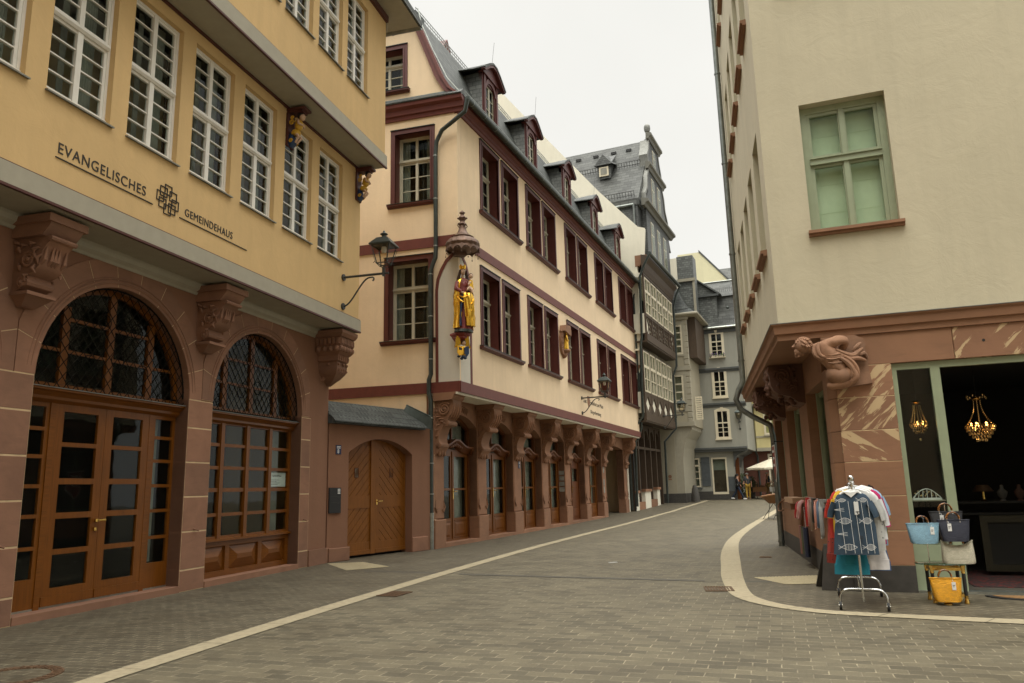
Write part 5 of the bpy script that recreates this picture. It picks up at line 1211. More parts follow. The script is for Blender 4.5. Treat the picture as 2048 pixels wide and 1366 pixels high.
# E side: sill wall, pillars, windows
mb = MB(); OE = -.6
mb.gridwall(FE, -8.75, -.42, .35, 3.56, [(-2.35, -.45, 1.10, 3.0), (-5.6, -3.4, 1.10, 3.0), (-8.3, -6.6, 1.1, 3.0)], OE, .28); mb.box(FE, -8.75, -8.5, -4, OE - .28, 0, 3.56); part('side_wall', mb, M['stoneR'], HD)
mb = MB(); mb.box(FE, -8.75, -.05, OE - .2, OE + .006, 0, .348); part('plinth', mb, M['basalt'], HD)
for a, b in ((-2.35, -.45), (-5.6, -3.4), (-8.3, -6.6)):
    fr = MB(); c = (a + b) / 2; fr.gridwall(FE, a, b, 1.10, 3.0, [(a + .07, c - .05, 1.2, 2.92), (c + .05, b - .07, 1.2, 2.92)], OE - .20, .07); fr.box(FE, a + .03, a + .10, OE - .22, OE - .16, 1.1, 3.0); fr.box(FE, b - .10, b - .03, OE - .22, OE - .16, 1.1, 3.0); fr.box(FE, c - .03, c + .03, OE - .2, OE - .17, 1.1, 3.0)
    w = part('side_window', fr, M['greenw'], HD); g = MB(); g.box(FE, a + .05, b - .05, OE - .25, OE - .245, 1.15, 2.95); part('pane', g, M['glass'], w)
    k = MB(); k.box(FE, a - .02, b + .02, OE - .12, OE + .03, 1.04, 1.10); part('sill', k, M['stoneR'], w)
# carved jetty corbels
def lioncorbel(s0, s1, seed):
    rn = random.Random(seed); mb = MB(); zt = 3.555
    n = 16; ring = []
    prof = [(0, zt), (.58, zt), (.60, zt - .10), (.55, zt - .22), (.58, zt - .34), (.50, zt - .46), (.40, zt - .52), (.26, zt - .56), (.12, zt - .66), (0, zt - .70)]
    rings = []
    for j in range(9):
        s = s0 + (s1 - s0) * j / 8; rings.append([FE.P(s, OE + o * (1 + .06 * rn.uniform(-1, 1)), z + .02 * rn.uniform(-1, 1) * (z < zt)) for o, z in prof])
    mb.loft(rings)
    for ss, sd_ in ((s0, -1), (s1, 1)):
        for (oc, zc, r) in ((.36, zt - .2, .14), (.2, zt - .45, .08)):
            mb.tube([FE.P(ss + sd_ * .015, OE + oc + r * (1 - .8 * t_ / 22) * math.cos(.6 * t_), zc + r * (1 - .8 * t_ / 22) * math.sin(.6 * t_)) for t_ in range(23)], .022, 6)
        for j in range(16): 
            a1 = rn.uniform(0, 6.28); oc, zc = rn.uniform(.06, .52), zt - rn.uniform(.06, .45); mb.tube([FE.P(ss, OE + oc, zc), FE.P(ss + sd_ * .03, OE + oc + .05 * math.cos(a1), zc + .05 * math.sin(a1)), FE.P(ss, OE + oc + .1 * math.cos(a1 + .5), zc + .1 * math.sin(a1 + .5))], [.01, .028, .008], 6)
    for j in range(26):
        mb.ell(FE.P(rn.uniform(s0 + .05, s1 - .05), OE + rn.uniform(.46, .57), zt - rn.uniform(.08, .46)), rn.uniform(.03, .07), rn.uniform(.03, .06), rn.uniform(.03, .07), 8, 6)
    for j in range(12): mb.ell(FE.P(rn.uniform(s0 + .05, s1 - .05), OE + rn.uniform(.12, .42), zt - rn.uniform(.52, .66)), .05, .05, .05, 8, 6)
    part('carved_corbel', mb, M['stoneD'], HD)
lioncorbel(-3.35, -2.4, 3); lioncorbel(-6.5, -5.65, 8)
# corner relief of a crouching bearer
AT = thing('stone_relief', 'large carved sandstone relief of a crouching bearded bearer at the corner of the shop front', 'relief', FD.P(.8, .0, 2.8))
rn = random.Random(5); mb = MB()
ol = [(.56, 3.55), (.30, 3.555), (.62, 3.555), (1.02, 3.555), (1.12, 3.50), (1.15, 3.42), (1.14, 3.36), (1.16, 3.24), (1.155, 3.05), (1.18, 2.84), (1.0, 2.82), (.86, 2.80), (.72, 2.78), (.66, 2.95), (.60, 3.15)]
fr_ = [(s, z) for s, z in ol if s > .55]
mb.ext_sz(FD, fr_, .003, .05); mb.ext_sz(FD, [(s * .97 + .03, z * .98 + .06) for s, z in fr_], .05, .085); part('relief_slab', mb, M['atlas'], AT)
def V(s, o, z): return FD.P(s, o, z) - LOC[AT.name]
vs = [V(.76, .17, 2.93), V(.74, .19, 3.08), V(.68, .20, 3.22), V(.60, .20, 3.33), V(.50, .20, 3.37), V(.42, .21, 3.38), V(.33, .21, 3.41),
      V(.64, .24, 3.42), V(.76, .27, 3.46), V(.90, .22, 3.47), V(.86, .16, 3.37), V(.78, .12, 3.34),
      V(.90, .18, 2.98), V(.98, .17, 2.92), V(.80, .20, 2.85), V(.62, .20, 2.82), V(.58, .20, 2.86)]
es = [(0, 1), (1, 2), (2, 3), (3, 4), (4, 5), (5, 6), (3, 7), (7, 8), (8, 9), (9, 10), (10, 11), (0, 12), (12, 13), (13, 14), (14, 15), (15, 16)]
ra = [.15, .14, .155, .145, .085, .065, .075, .10, .09, .075, .06, .04, .14, .115, .095, .055, .04]
bm_ = skin_mesh('body', vs, es, ra, 2, M['atlas'])
for v_ in bm_.vertices: q_ = v_.co * 9; v_.co += v_.normal * (.012 * noise.noise(q_) + .008 * noise.noise(q_ * 2.7))
link('body', bm_, AT)
mb = MB(); cz = FD.P(.31, .22, 3.43)
hp = MB(); hp.ell(FD.P(.80, .17, 2.96), .20, .16, .15, 16, 12); hp.ell(FD.P(.70, .20, 2.98), .13, .13, .13, 16, 12); hp.ell(FD.P(.72, .19, 3.22), .17, .15, .13, 16, 12); part('hip', hp, M['atlas'], AT)
mb.ell(cz, .115, .11, .12, 16, 12); mb.tube([FD.P(.215, .22, 3.455), FD.P(.175, .22, 3.415), FD.P(.20, .22, 3.40)], [.02, .026, .014], 8); mb.tube([FD.P(.20, .22, 3.375), FD.P(.19, .22, 3.365), FD.P(.215, .22, 3.355)], [.012, .018, .012], 6)
mb.ell(FD.P(.225, .27, 3.465), .03, .035, .014, 8, 5); mb.ell(FD.P(.24, .22, 3.345), .06, .055, .06, 10, 6)
part('head', mb, M['atlas'], AT)
mb = MB()
for j in range(120):
    a1 = rn.uniform(0, 6.28); b1 = rn.uniform(-.2, 1.4); p = cz + FD.d * (.118 * math.cos(a1) * math.cos(b1)) * 1.0 + FD.n * (.112 * math.sin(a1) * math.cos(b1)) + Vector((0, 0, .125 * math.sin(b1)))
    if (p - cz).dot(FD.d) < -.035 and p.z < cz.z + .06: continue
    mb.tube([p, p + FD.d * rn.uniform(0, .03) + Vector((0, 0, -.025)) + FD.n * .012, p + FD.d * rn.uniform(.01, .03) + Vector((0, 0, -.045))], [.014, .016, .007], 6)
for j in range(26): p = FD.P(.255 + rn.uniform(-.055, .05), .21 + rn.uniform(-.03, .05), 3.33 + rn.uniform(-.04, .03)); mb.tube([p, p + Vector((0, 0, -.03)) - FD.d * .01], [.014, .006], 6)
part('hair', mb, M['atlas'], AT)
mb = MB()
for pts, r in (([(.46, .27, 3.42), (.44, .30, 3.30), (.50, .30, 3.22), (.60, .28, 3.20)], .035), ([(.52, .28, 3.45), (.50, .32, 3.34), (.52, .32, 3.25), (.60, .30, 3.22)], .03), ([(.74, .30, 3.32), (.84, .26, 3.26), (.96, .20, 3.22), (1.04, .16, 3.30), (1.10, .12, 3.34)], .042), ([(.78, .29, 3.26), (.90, .24, 3.18), (1.02, .19, 3.20), (1.12, .12, 3.16)], .036), ([(.96, .17, 3.30), (1.02, .18, 3.36), (1.08, .14, 3.42)], .03), ([(.78, .32, 3.20), (.88, .30, 3.12), (.94, .28, 3.0), (.90, .26, 2.9)], .04), ([(.84, .30, 3.22), (.96, .24, 3.12), (1.00, .22, 2.98), (.96, .18, 2.86)], .036), ([(1.0, .13, 3.24), (1.06, .16, 3.25), (1.12, .1, 3.28), (1.15, .09, 3.2)], .03), ([(.62, .33, 3.14), (.70, .335, 3.12), (.80, .32, 3.14)], .014), ([(.60, .335, 3.20), (.68, .34, 3.18), (.78, .33, 3.2)], .014), ([(.6, .32, 3.26), (.7, .34, 3.24), (.8, .32, 3.26)], .012)):
    q = smooth([FD.P(*p) for p in pts], 2); n = len(q); mb.tube(q, [r * (.35 + .65 * math.sin(math.pi * (i + .8) / (n + .6))) for i in range(n)], 8)
part('drapery', mb, M['atlas'], AT)
# downpipe on the E side
mb = MB(); pp = [(-7.9, .10, 18.4), (-7.95, .10, 3.95), (-7.9, .16, 3.72), (-7.85, .22, 3.5), (-7.75, .10, 3.28), (-7.65, -.3, 3.0), (-7.65, -.48, 2.8), (-7.9, -.48, 2.5), (-7.9, -.46, 0)]
pp = [(-7.9, .10, 18.4), (-7.9, .10, 4.5), (-7.9, .10, 4.0), (-7.9, .22, 3.78), (-7.9, .30, 3.55), (-7.9, .20, 3.30), (-7.9, -.05, 3.12), (-7.9, -.46, 2.88), (-7.9, -.50, 2.6), (-7.9, -.48, 0)]
mb.tube([FE.P(*p) for p in pp], .07, 12)
for z in (15, 12.4, 9.8, 7.3, 4.5): mb.tube([FE.P(-7.9, .10, z), FE.P(-7.9, .10, z + .04)], .085, 12)
for z in (2.2, 1.25, .7, .1): mb.tube([FE.P(-7.9, -.48, z), FE.P(-7.9, -.48, z + .035)], .085, 12)
part('downpipe', mb, M['zinc'], HD)
# red banner near the pipe
mb = MB(); q = [FE.P(-6.75, -.30, 2.75), FE.P(-6.75, -.5, 2.75)]
ban = thing('hanging_banner', 'red and white pennant sign hanging between the grey pipe and the stone pillar', 'banner', FE.P(-6.9, -.5, 1.5))
mb = MB(); mb.ext_sz(FE, [(-7.35, 2.35), (-6.80, 2.35), (-6.80, 1.75), (-7.08, 1.5), (-7.35, 1.75)], -.42, -.405); part('white_panel', mb, M['whitep'], ban)
mb = MB(); mb.ext_sz(FE, [(-7.31, 2.32), (-6.84, 2.32), (-6.84, 1.78), (-7.08, 1.56), (-7.31, 1.78)], -.404, -.398); part('red_panel', mb, M['redp'], ban)
mb = MB()
for z in (2.18, 2.02, 1.86): mb.box(FE, -7.26, -6.90, -.397, -.394, z, z + .06)
part('sign_mark', mb, M['whitep'], ban)
mb = MB(); mb.tube([FE.P(-7.4, -.41, 2.42), FE.P(-6.75, -.41, 2.42), FE.P(-6.75, -.6, 2.42)], .012, 6); mb.tube([FE.P(-7.3, -.41, 2.42), FE.P(-7.3, -.41, 2.35)], .006, 4); mb.tube([FE.P(-6.85, -.41, 2.42), FE.P(-6.85, -.41, 2.35)], .006, 4); part('rod', mb, M['iron'], ban)

# ================================================================== firewall and half-timbered house H
FH = Fr(6.435, 41.73, 23.8); HH = thing('half_timbered_house', 'dark half-timbered house with a curved slated gable and rows of cream windows', 'house', FH.P(0, 0, 0))
FW = Fr(FB.P(23.12, 0, 0).x, FB.P(23.12, 0, 0).y, 111.2)      # s = distance out of the B plane, o towards the camera
mb = MB(); poly = [(-9, 2), (.1, 2), (.3, 6.5), (1.05, 8.2), (1.12, 14.0), (1.5, 14.15), (1.66, 16.0), (1.27, 16.14), (-.84, 18.57), (-3.82, 22.35), (-7.05, 26.54), (-9, 27)]
mb.ext_sz(FW, poly, -.30, .0); part('fire_wall', mb, M['palecream'], HH)
mb = MB(); mb.ext_sz(FW, [(1.0, 13.75), (1.25, 13.8), (1.45, 13.98), (1.66, 14.05), (1.66, 14.42), (1.0, 14.42)], -.29, .02); mb.ext_sz(FW, [(.3, 6.9), (.42, 6.98), (.55, 7.5), (.85, 7.75), (1.0, 8.1), (.3, 8.1)], -.29, .02); part('stone_console', mb, M['stoneR'], HH)
gr = lambda s: gh(FH.P(s, 0, 0).y)
mb = MB(); mb.box(FH, .46, 7.6, -8, -.6, 0, 14); mb.box(FH, 0.1, .3, -.6, .0, 0, 5.3); part('core_wall', mb, M['dark'], HH)
# ground floor: dark arched frames over pale sill blocks
for a, b in ((.2, .9), (2.3, 3.6), (5.2, 5.9)): mb = MB(); mb.box(FH, a, b, -.45, .0, gr(a) - .1, gr(a) + .95); part('sill_block', mb, M['palecream'], HH)
mb = MB()
for a, b in ((.1, .98), (2.2, 3.7), (5.1, 6.0)): mb.box(FH, a, b, -.45, .06, gr(a) + .952, gr(a) + 1.10)
for a, b in ((.92, 2.28), (3.62, 5.18)): mb.box(FH, a, b, -.4, .0, gr(a) - .1, gr(a) + .45)
part('stone_step', mb, M['stoneR'], HH)
mb = MB()
for s in (.15, 1.55, 2.95, 4.35, 5.75, 7.0): mb.box(FH, s - .09, s + .09, -.35, -.05, gr(s), 4.9)
for z in (3.55, 4.85): mb.box(FH, 0, 7.1, -.35, -.06, z, z + .14)
for s in (.85, 2.25, 3.65, 5.05, 6.4): 
    a_ = arc(s, 4.2, .5, 0, 180, 10); mb.ext_sz(FH, [(s - .62, 4.85), (s - .62, 4.2)] + a_[::-1] + [(s + .62, 4.2), (s + .62, 4.85)], -.3, -.12)
part('shop_framing', mb, M['timber'], HH)
def tlevel(o, z0, z1, zw0, zw1, root, n=5, s1=7.35, lat='diamond'):
    """one jettied storey: band beam, infill pattern, row of tall windows between posts"""
    tm = MB(); inf = MB(); L = s1; pw = L / n
    inf.box(FH, 0, L, -.3, o - .05, z0, zw0 - .02); inf.box(FH, 0, L, -.3, o - .05, zw1, z1)
    part('infill', inf, M['palecream'], root)
    tm.box(FH, -.02, L + .02, o - .1, o + .06, z0 - .42, z0); tm.box(FH, -.02, L + .02, o - .6, o + .02, z0 - .50, z0 - .42); tm.box(FH, 0, L, o - .05, o + .03, zw0 - .16, zw0 - .02); tm.box(FH, 0, L, o - .05, o + .03, z1 - .12, z1)
    tm.box(FH, 0, L, o - .05, o + .02, zw1 + .0, zw1 + .10)
    for i in range(n + 1): s = min(L - .05, max(.05, i * pw)); tm.box(FH, s - .06, s + .06, o - .05, o + .035, z0, z1)
    if lat == 'diamond':      # dark boards with pale lozenges
        for i in range(n):
            c = (i + .5) * pw; h = (zw0 - .16 - z0); cz_ = z0 + h / 2; x0, x1 = i * pw + .06, (i + 1) * pw - .06
            tm.wall(FH, [(x0, z0), (x1, z0), (x1, zw0 - .16), (x0, zw0 - .16)], [[(c - .52, cz_), (c, cz_ - h * .47), (c + .52, cz_), (c, cz_ + h * .47)]], o + .02, .07, sides=False)
    else:
        k = 0; h = zw0 - .16 - z0; s = -.4
        while s < L:
            for sg in (1, -1):
                a, b = (s, s + h * .8) if sg > 0 else (s + h * .8, s)
                if a > 0 and b > 0 and a < L and b < L: tm.prism([FH.P(a - .022, o - .04, z0), FH.P(a + .022, o - .04, z0), FH.P(b + .022, o - .04, z0 + h), FH.P(b - .022, o - .04, z0 + h)], [FH.P(a - .022, o + .01, z0), FH.P(a + .022, o + .01, z0), FH.P(b + .022, o + .01, z0 + h), FH.P(b - .022, o + .01, z0 + h)])
            s += .40
    part('timber_frame', tm, M['timber'], root)
    for i in range(n):
        x0, x1 = i * pw + .10, (i + 1) * pw - .10; c = (x0 + x1) / 2; fr = MB(); zm = zw0 + (zw1 - zw0) * .62
        cells = gridframe(fr, FH, x0, x1, zw0, zw1, [(x0 + .07, c - .04), (c + .04, x1 - .07)], [(zw0 + .08, zw0 + (zm - zw0) * .5), (zw0 + (zm - zw0) * .5 + .04, zm - .07), (zm + .08, zw1 - .08)], o - .04, o + .05)
        w = part('window', fr, M['wframe'], root); panes(FH, w, cells, o + .0)
tlevel(.85, 5.42, 9.0, 6.60, 8.9, HH, lat='diamond'); tlevel(1.15, 9.85, 13.35, 11.0, 13.1, HH, lat='x')
mb = MB(); mb.ext_oz(FH, [(1.1, 13.35), (1.2, 13.35), (1.30, 13.6), (1.36, 13.9), (1.55, 14.1), (1.55, 14.25), (1.1, 14.4)], -.05, 7.5); part('eaves_cornice', mb, M['timber'], HH)
mb = MB(); mb.tube([FH.P(s, 1.66, 14.33) for s in (-.25, 7.9)], .11, 10)
mb.tube([FH.P(-.25, 1.66, 14.3), FH.P(-.2, 1.3, 13.7), FH.P(-.1, 1.0, 13.1), FH.P(-.05, .9, 9.6), FH.P(-.02, .8, 9.2), FH.P(-.1, .72, 5.2), FH.P(-.15, .25, 4.6), FH.P(-.15, .15, .4)], .07, 8)
mb.tube([FH.P(7.9, 1.66, 14.3), FH.P(7.8, 1.4, 13.7), FH.P(7.5, 1.25, 12.8), FH.P(7.5, 1.2, 9.0), FH.P(7.5, .95, 8.4), FH.P(7.5, .9, 5.0), FH.P(7.2, .2, 4.2), FH.P(7.2, .15, .4)], .07, 8)
part('gutter_and_downpipe', mb, M['zincd'], HH)
# curved slate gable
og = 1.25; gl_ = [(1.35, 14.4), (1.35, 17.8), (1.55, 18.2), (2.15, 19.0), (2.2, 20.0), (2.75, 20.7), (2.6, 21.4), (3.1, 22.1), (3.3, 22.9)]
gr_ = [(8.7 - s, z) for s, z in gl_[::-1]]
mb = MB(); mb.ext_sz(FH, [(.6, 14.3)] + gl_ + gr_ + [(8.1, 14.3)], og - .3, og); mb.box(FH, .5, 8.2, -7, og - .3, 14.3, 17.75); part('gable', mb, M['slate3'], HH)
mb = MB()
for z, s0, s1, d in ((17.62, .7, 8.2, .32), (20.55, 2.3, 6.55, .25), (22.75, 2.9, 6.0, .25)): mb.ext_oz(FH, [(og - .1, z), (og + .06, z), (og + d * .5, z + .14), (og + d, z + .22), (og + d, z + .36), (og - .1, z + .46)], s0, s1)
part('gable_cornice', mb, M['gabletrim'], HH)
mb = MB()
gfin = [(1.35, 18.1), (1.42, 18.6), (2.0, 19.2), (2.15, 20.0), (2.65, 20.6), (2.65, 21.1), (2.55, 21.5), (2.95, 22.1), (3.15, 22.7)]
for gg in (gfin, [(8.7 - s, z) for s, z in gfin]): mb.loft([[FH.P(s - .12, o, z + .02) , FH.P(s + .10, o, z), ] [::1] + [FH.P(s + .10, o2, z), FH.P(s - .12, o2, z + .02)] for s, z in gg for o, o2 in ((og + .04, og - .5),)], sm=False)
mb.lathe(FH.P(4.35, og - .3, 22.9), [(.30, 0), (.30, .25), (.18, .4), (.16, .5), (.07, .95), (.16, 1.0), (.20, 1.12), (.21, 1.25), (.19, 1.4), (.1, 1.5), (0, 1.53)], 14); part('lead_edging', mb, M['lead'], HH)
for s, z, h in ((2.7, 15.0, 2.1), (4.35, 15.0, 2.1), (6.0, 15.0, 2.1), (3.55, 18.3, 1.9), (5.1, 18.3, 1.9), (4.35, 21.2, 1.2)):
    fr = MB(); c = s; cells = gridframe(fr, FH, s - .36, s + .36, z, z + h, [(s - .30, s - .035), (s + .035, s + .30)], [(z + .07, z + h * .6), (z + h * .6 + .07, z + h - .07)], og - .05, og + .02); w = part('window', fr, M['wframe'], HH); panes(FH, w, cells, og + .04)
mb = MB()    # main roof, ridge at right angles to the street
rd = [(.46, 17.6), (.46, 18.0), (4.35, 23.3), (8.5, 17.65), (8.9, 17.0)]
mb.prism([FH.P(s, og - .2, z) for s, z in rd], [FH.P(s, -9, z) for s, z in rd]); part('roof', mb, M['slate2'], HH)
mb = MB(); mb.tube([FH.P(.42, og - .5, 17.62), FH.P(.42, -9, 17.62)], .09, 8); mb.tube([FH.P(.38, .75, 17.6), FH.P(.40, .75, 16.2)], .06, 8); part('gutter', mb, M['zinc'], HH)
def rp_(s_, z_off=0.0): return 17.65 + (s_ - .2) * (23.3 - 17.65) / 4.15 + z_off
mb = MB()
for s in (.55, 2.6):
    o_ = .8
    while o_ > -5: mb.tube([FH.P(s, o_, rp_(s, .03)), FH.P(s - .12, o_, rp_(s, .36))], .018, 4); o_ -= .17
    for dz in (.12, .34): mb.tube([FH.P(s - dz * .33, .8, rp_(s, dz)), FH.P(s - dz * .33, -5, rp_(s, dz))], .02, 4)
part('snow_guard', mb, M['iron'], HH)
mb = MB()
for o_ in (-.2, -1.2, -2.4, -3.6): mb.box(FH, 3.75, 4.0, o_ - .17, o_ + .17, 22.55, 22.72)
part('roof_vent', mb, M['black'], HH)
rd_ = MB(); s0_ = 2.55; oc = -1.35
rd_.prism([FH.P(s, oc - .42, z) for s, z in ((1.9, 20.2), (3.4, 22.3), (1.9, 21.1))], [FH.P(s, oc + .42, z) for s, z in ((1.9, 20.2), (3.4, 22.3), (1.9, 21.1))]); 
rd_.prism([FH.P(1.75, oc - .6, 21.05), FH.P(1.75, oc, 21.75), FH.P(1.75, oc + .6, 21.05)], [FH.P(3.4, oc - .6, 21.5), FH.P(3.6, oc, 22.3), FH.P(3.4, oc + .6, 21.5)]); w = part('roof_dormer', rd_, M['slate3'], HH)
k_ = MB(); k_.box(FH, 1.84, 1.895, oc - .3, oc + .3, 20.35, 20.95); part('dormer_frame', k_, M['wframe'], w); k_ = MB(); k_.box(FH, 1.82, 1.839, oc - .2, oc + .2, 20.45, 20.87); part('pane', k_, M['curtain'], w)
lantern(FH.P(4.2, .9, 5.55), FH.n, 'black street lantern on a bracket under the lozenge panels of the half-timbered house', k=1.05, arm=1.05)

# ================================================================== house G: narrow grey stone house with a projecting upper body
FGh = Fr(10.06, 48.94, 113); HG = thing('grey_stone_house', 'narrow grey stone house with rusticated corner, cream windows and a curved corner bracket', 'house', FGh.P(0, 0, .3))
mb = MB(); mb.box(FGh, -1.1, .22, -5, .0, .0, 5.2); part('ground_floor_wall', mb, M['greycream'], HG)
mb = MB(); mb.box(FGh, .22, .69, -5, -.03, .0, 5.2); mb.ext_sz(FGh, [(.69, 2.6), (.72, 3.2), (.80, 3.8), (.98, 4.4), (1.36, 4.95), (1.36, 5.2), (.69, 5.2)], -4, -.05); part('curved_bracket', mb, M['greytrim'], HG)
mb = MB(); mb.box(FGh, -1.15, .76, -5, .06, .2, .95); part('plinth', mb, M['basalt'], HG)
mb = MB(); mb.gridwall(FGh, -.5, 1.50, 5.2, 12.3, [(.48, .98, 6.3, 8.4), (.62, 1.10, 9.9, 11.7)], .05, .2); mb.box(FGh, -.5, 1.48, -5, -.15, 5.2, 12.3); part('upper_wall', mb, M['greycream'], HG)
mb = MB()
for z in [5.3 + .38 * k for k in range(18)]: mb.bev(FGh, 1.18, 1.52, -.1, .09, z, z + .35, .03)
for z, d in ((5.15, .12), (8.75, .10), (12.1, .15)): mb.box(FGh, -.5, 1.6, -.1, .05 + d, z, z + .28)
part('quoin', mb, M['greytrim'], HG)
for a, b, z0, z1 in ((.48, .98, 6.3, 8.4), (.62, 1.10, 9.9, 11.7)):
    fr = MB(); c = (a + b) / 2; n_ = 4; cells = gridframe(fr, FGh, a - .08, b + .08, z0 - .08, z1 + .08, [(a + .04, b - .04)], [(z0 + .05 + i * (z1 - z0) / n_, z0 - .03 + (i + 1) * (z1 - z0) / n_) for i in range(n_)], .0, .08); w = part('window', fr, M['wframe'], HG); panes(FGh, w, cells, .03)
    k = MB(); k.gridwall(FGh, a - .25, b + .25, z0 - .2, z1 + .3, [(a - .08, b + .08, z0 - .08, z1 + .08)], .10, .05); part('stone_surround', k, M['greytrim'], w)
mb = MB(); mb.box(FGh, 1.52, 2.0, -4.5, -.35, 9.6, 12.3); part('timber_bay', mb, M['timber'], HG)
mb = MB(); mb.box(FGh, -.6, 2.2, -4.5, .35, 12.3, 12.42); mb.tube([FGh.P(-.6, .4, 12.42), FGh.P(2.25, .4, 12.42), FGh.P(2.25, -4.5, 12.42)], .09, 8); part('eaves', mb, M['greytrim'], HG)
mb = MB(); mb.loft([[FGh.P(a, o, z) for a, o in ((-1, .4), (2.25 - k, .4 - k * .5), (2.25 - k, -4.5), (-1, -4.5))] for k, z in ((0, 12.44), (.5, 12.8), (1.0, 13.5), (1.5, 14.6), (1.75, 15.4))], sm=False); part('roof', mb, M['slate'], HG)
mb = MB(); mb.box(FGh, -1.6, .75, -3.5, -2.0, 10, 16.95); part('fire_wall', mb, M['palecream'], HG)
mb = MB(); mb.box(FGh, .75, 1.85, -3.4, -2.1, 10, 17.05); part('slated_gable', mb, M['slate4'], HG)
mb = MB(); mb.box(FGh, .7, 1.95, -2.1, -1.95, 15.2, 15.4); mb.box(FGh, 1.75, 1.9, -2.1, -2.0, 12.6, 15.2); part('bargeboard', mb, M['greytrim'], HG)
mb = MB(); mb.gridwall(FGh, 1.56, 2.0, 5.6, 7.1, [(1.62, 1.94, 5.7, 7.0)], -.9, .05)
for k in range(9): mb.box(FGh, 1.62, 1.94, -.93, -.91, 5.75 + .14 * k, 5.82 + .14 * k)
part('window_shutter', mb, M['wframe'], HG)
mb = MB(); mb.tube([FGh.P(-.2, .005, 2.02), FGh.P(-.2, .012, 2.02)], .11, 14); mb.box(FGh, -.3, -.1, .005, .012, 1.8, 1.88); part('wall_mark', mb, M['stoneR'], HG)
mb = MB(); mb.lathe(FGh.P(1.2, -.6, .42), [(.28, 0), (.27, .3), (.2, .75), (.12, 1.0), (0, 1.05)], 12); part('guard_stone', mb, M['basalt'], HG)

# ================================================================== house L: blue-grey house closing the street
FL_ = Fr(11.75, 52.77, 112.9); HL = thing('blue_grey_house', 'blue-grey rendered house closing the street with cream arched windows and a slate mansard roof', 'house', FL_.P(0, 0, .45))
zb = .3
mb = MB(); mb.gridwall(FL_, -3, 3.24, zb, 3.75, [(-.35, .95, 1.3, 3.25), (1.78, 2.72, .88, 3.2)], 0, .25); mb.box(FL_, -3, 3.24, -5.5, -.25, zb, 3.7); part('ground_floor_wall', mb, M['bluew'], HL)
mb = MB(); mb.box(FL_, -3, 3.27, -.1, .03, zb, 1.0); part('plinth', mb, M['basalt'], HL)
mb = MB(); mb.box(FL_, 2.78, 3.255, -.1, .012, 1.0, 1.95); part('blue_panel', mb, M['bluedark'], HL)
wz = ((4.55, 6.4), (7.35, 9.15), (10.15, 11.75)); we = 4.25
mb = MB(); mb.gridwall(FL_, -3, we, 3.75, 12.1, [(2.36, 3.12, a, b) for a, b in wz], .35, .25); mb.box(FL_, -3, we - .02, -5.5, .10, 3.75, 12.1); part('upper_wall', mb, M['bluew'], HL)
mb = MB()
for z in (3.62, 6.62, 9.02): mb.ext_oz(FL_, [(.1, z), (.40, z), (.42, z + .12), (.50, z + .16), (.50, z + .28), (.1, z + .30)], -3, we + (.10 if z > 4 else -.05))
mb.ext_sz(FL_, [(3.24, 2.6), (3.3, 3.0), (3.5, 3.35), (4.1, 3.62), (3.24, 3.62)], -4, .1); mb.box(FL_, -3, we + .05, .3, .42, 11.75, 12.05); part('string_course', mb, M['bluetrim'], HL)
mb = MB(); mb.box(FL_, 3.26, 3.5, -.6, -.4, .4, 3.2); part('orange_door_edge', mb, M['oakd'], HL)
for i, (a, b) in enumerate(wz):
    x0, x1 = 2.36, 3.12; c = (x0 + x1) / 2; fr = MB(); top = archhole(x0 - .12, x1 + .12, a - .10, b + .02, .12, 8)
    fr.wall(FL_, top, [[(x0 + .05, a + .05), (c - .03, a + .05), (c - .03, a + .95), (x0 + .05, a + .95)], [(c + .03, a + .05), (x1 - .05, a + .05), (x1 - .05, a + .95), (c + .03, a + .95)], [(x0 + .05, a + 1.03), (c - .03, a + 1.03), (c - .03, b - .08), (x0 + .05, b - .08)], [(c + .03, a + 1.03), (x1 - .05, a + 1.03), (x1 - .05, b - .08), (c + .03, b - .08)]], .40, .10)
    for z in (a + .35, a + .65): fr.box(FL_, x0 + .05, x1 - .05, .30, .385, z, z + .035)
    fr.box(FL_, x0 - .16, x1 + .16, .3, .48, a - .16, a - .09); fr.ext_sz(FL_, [(c - .07, b + .02), (c + .07, b + .02), (c + .10, b + .20), (c - .10, b + .20)], .402, .43)
    w = part('window', fr, M['wframe'], HL); g = MB(); g.box(FL_, x0, x1, .32, .325, a, b); part('pane', g, M['glass'], w); g = MB(); g.box(FL_, x0, x1, .05, .14, a, b); part('backing', g, M['dark'], w)
fr = MB(); cells = gridframe(fr, FL_, -.35, .95, 1.3, 3.25, [(-.27, .26), (.34, .87)], [(1.38, 1.85), (1.9, 2.3), (2.35, 2.68), (2.8, 3.15)], -.1, .05); w = part('window', fr, M['wframe'], HL); panes(FL_, w, cells, -.05); k = MB(); k.box(FL_, -.45, 1.02, .0, .12, 1.16, 1.26); part('sill', k, M['bluetrim'], w)
fr = MB(); fr.gridwall(FL_, 1.74, 2.76, .8, 3.24, [(1.84, 2.66, .95, 3.14)], .04, .1); w = part('shop_window', fr, M['wframe'], HL); g = MB(); g.box(FL_, 1.84, 2.66, -.03, -.025, .95, 3.14); part('pane', g, M['glass'], w); g = MB(); g.box(FL_, 1.84, 2.66, -.12, -.1, .95, 2.4); part('blind', g, M['timber'], w)
mb = MB(); mb.box(FL_, 1.05, 1.62, .0, .05, 1.35, 3.3); 
for z in (1.75, 2.9): mb.box(FL_, 1.0, 1.6, .05, .07, z, z + .06)
part('open_shutter', mb, M['bluedark'], HL)
mb = MB()
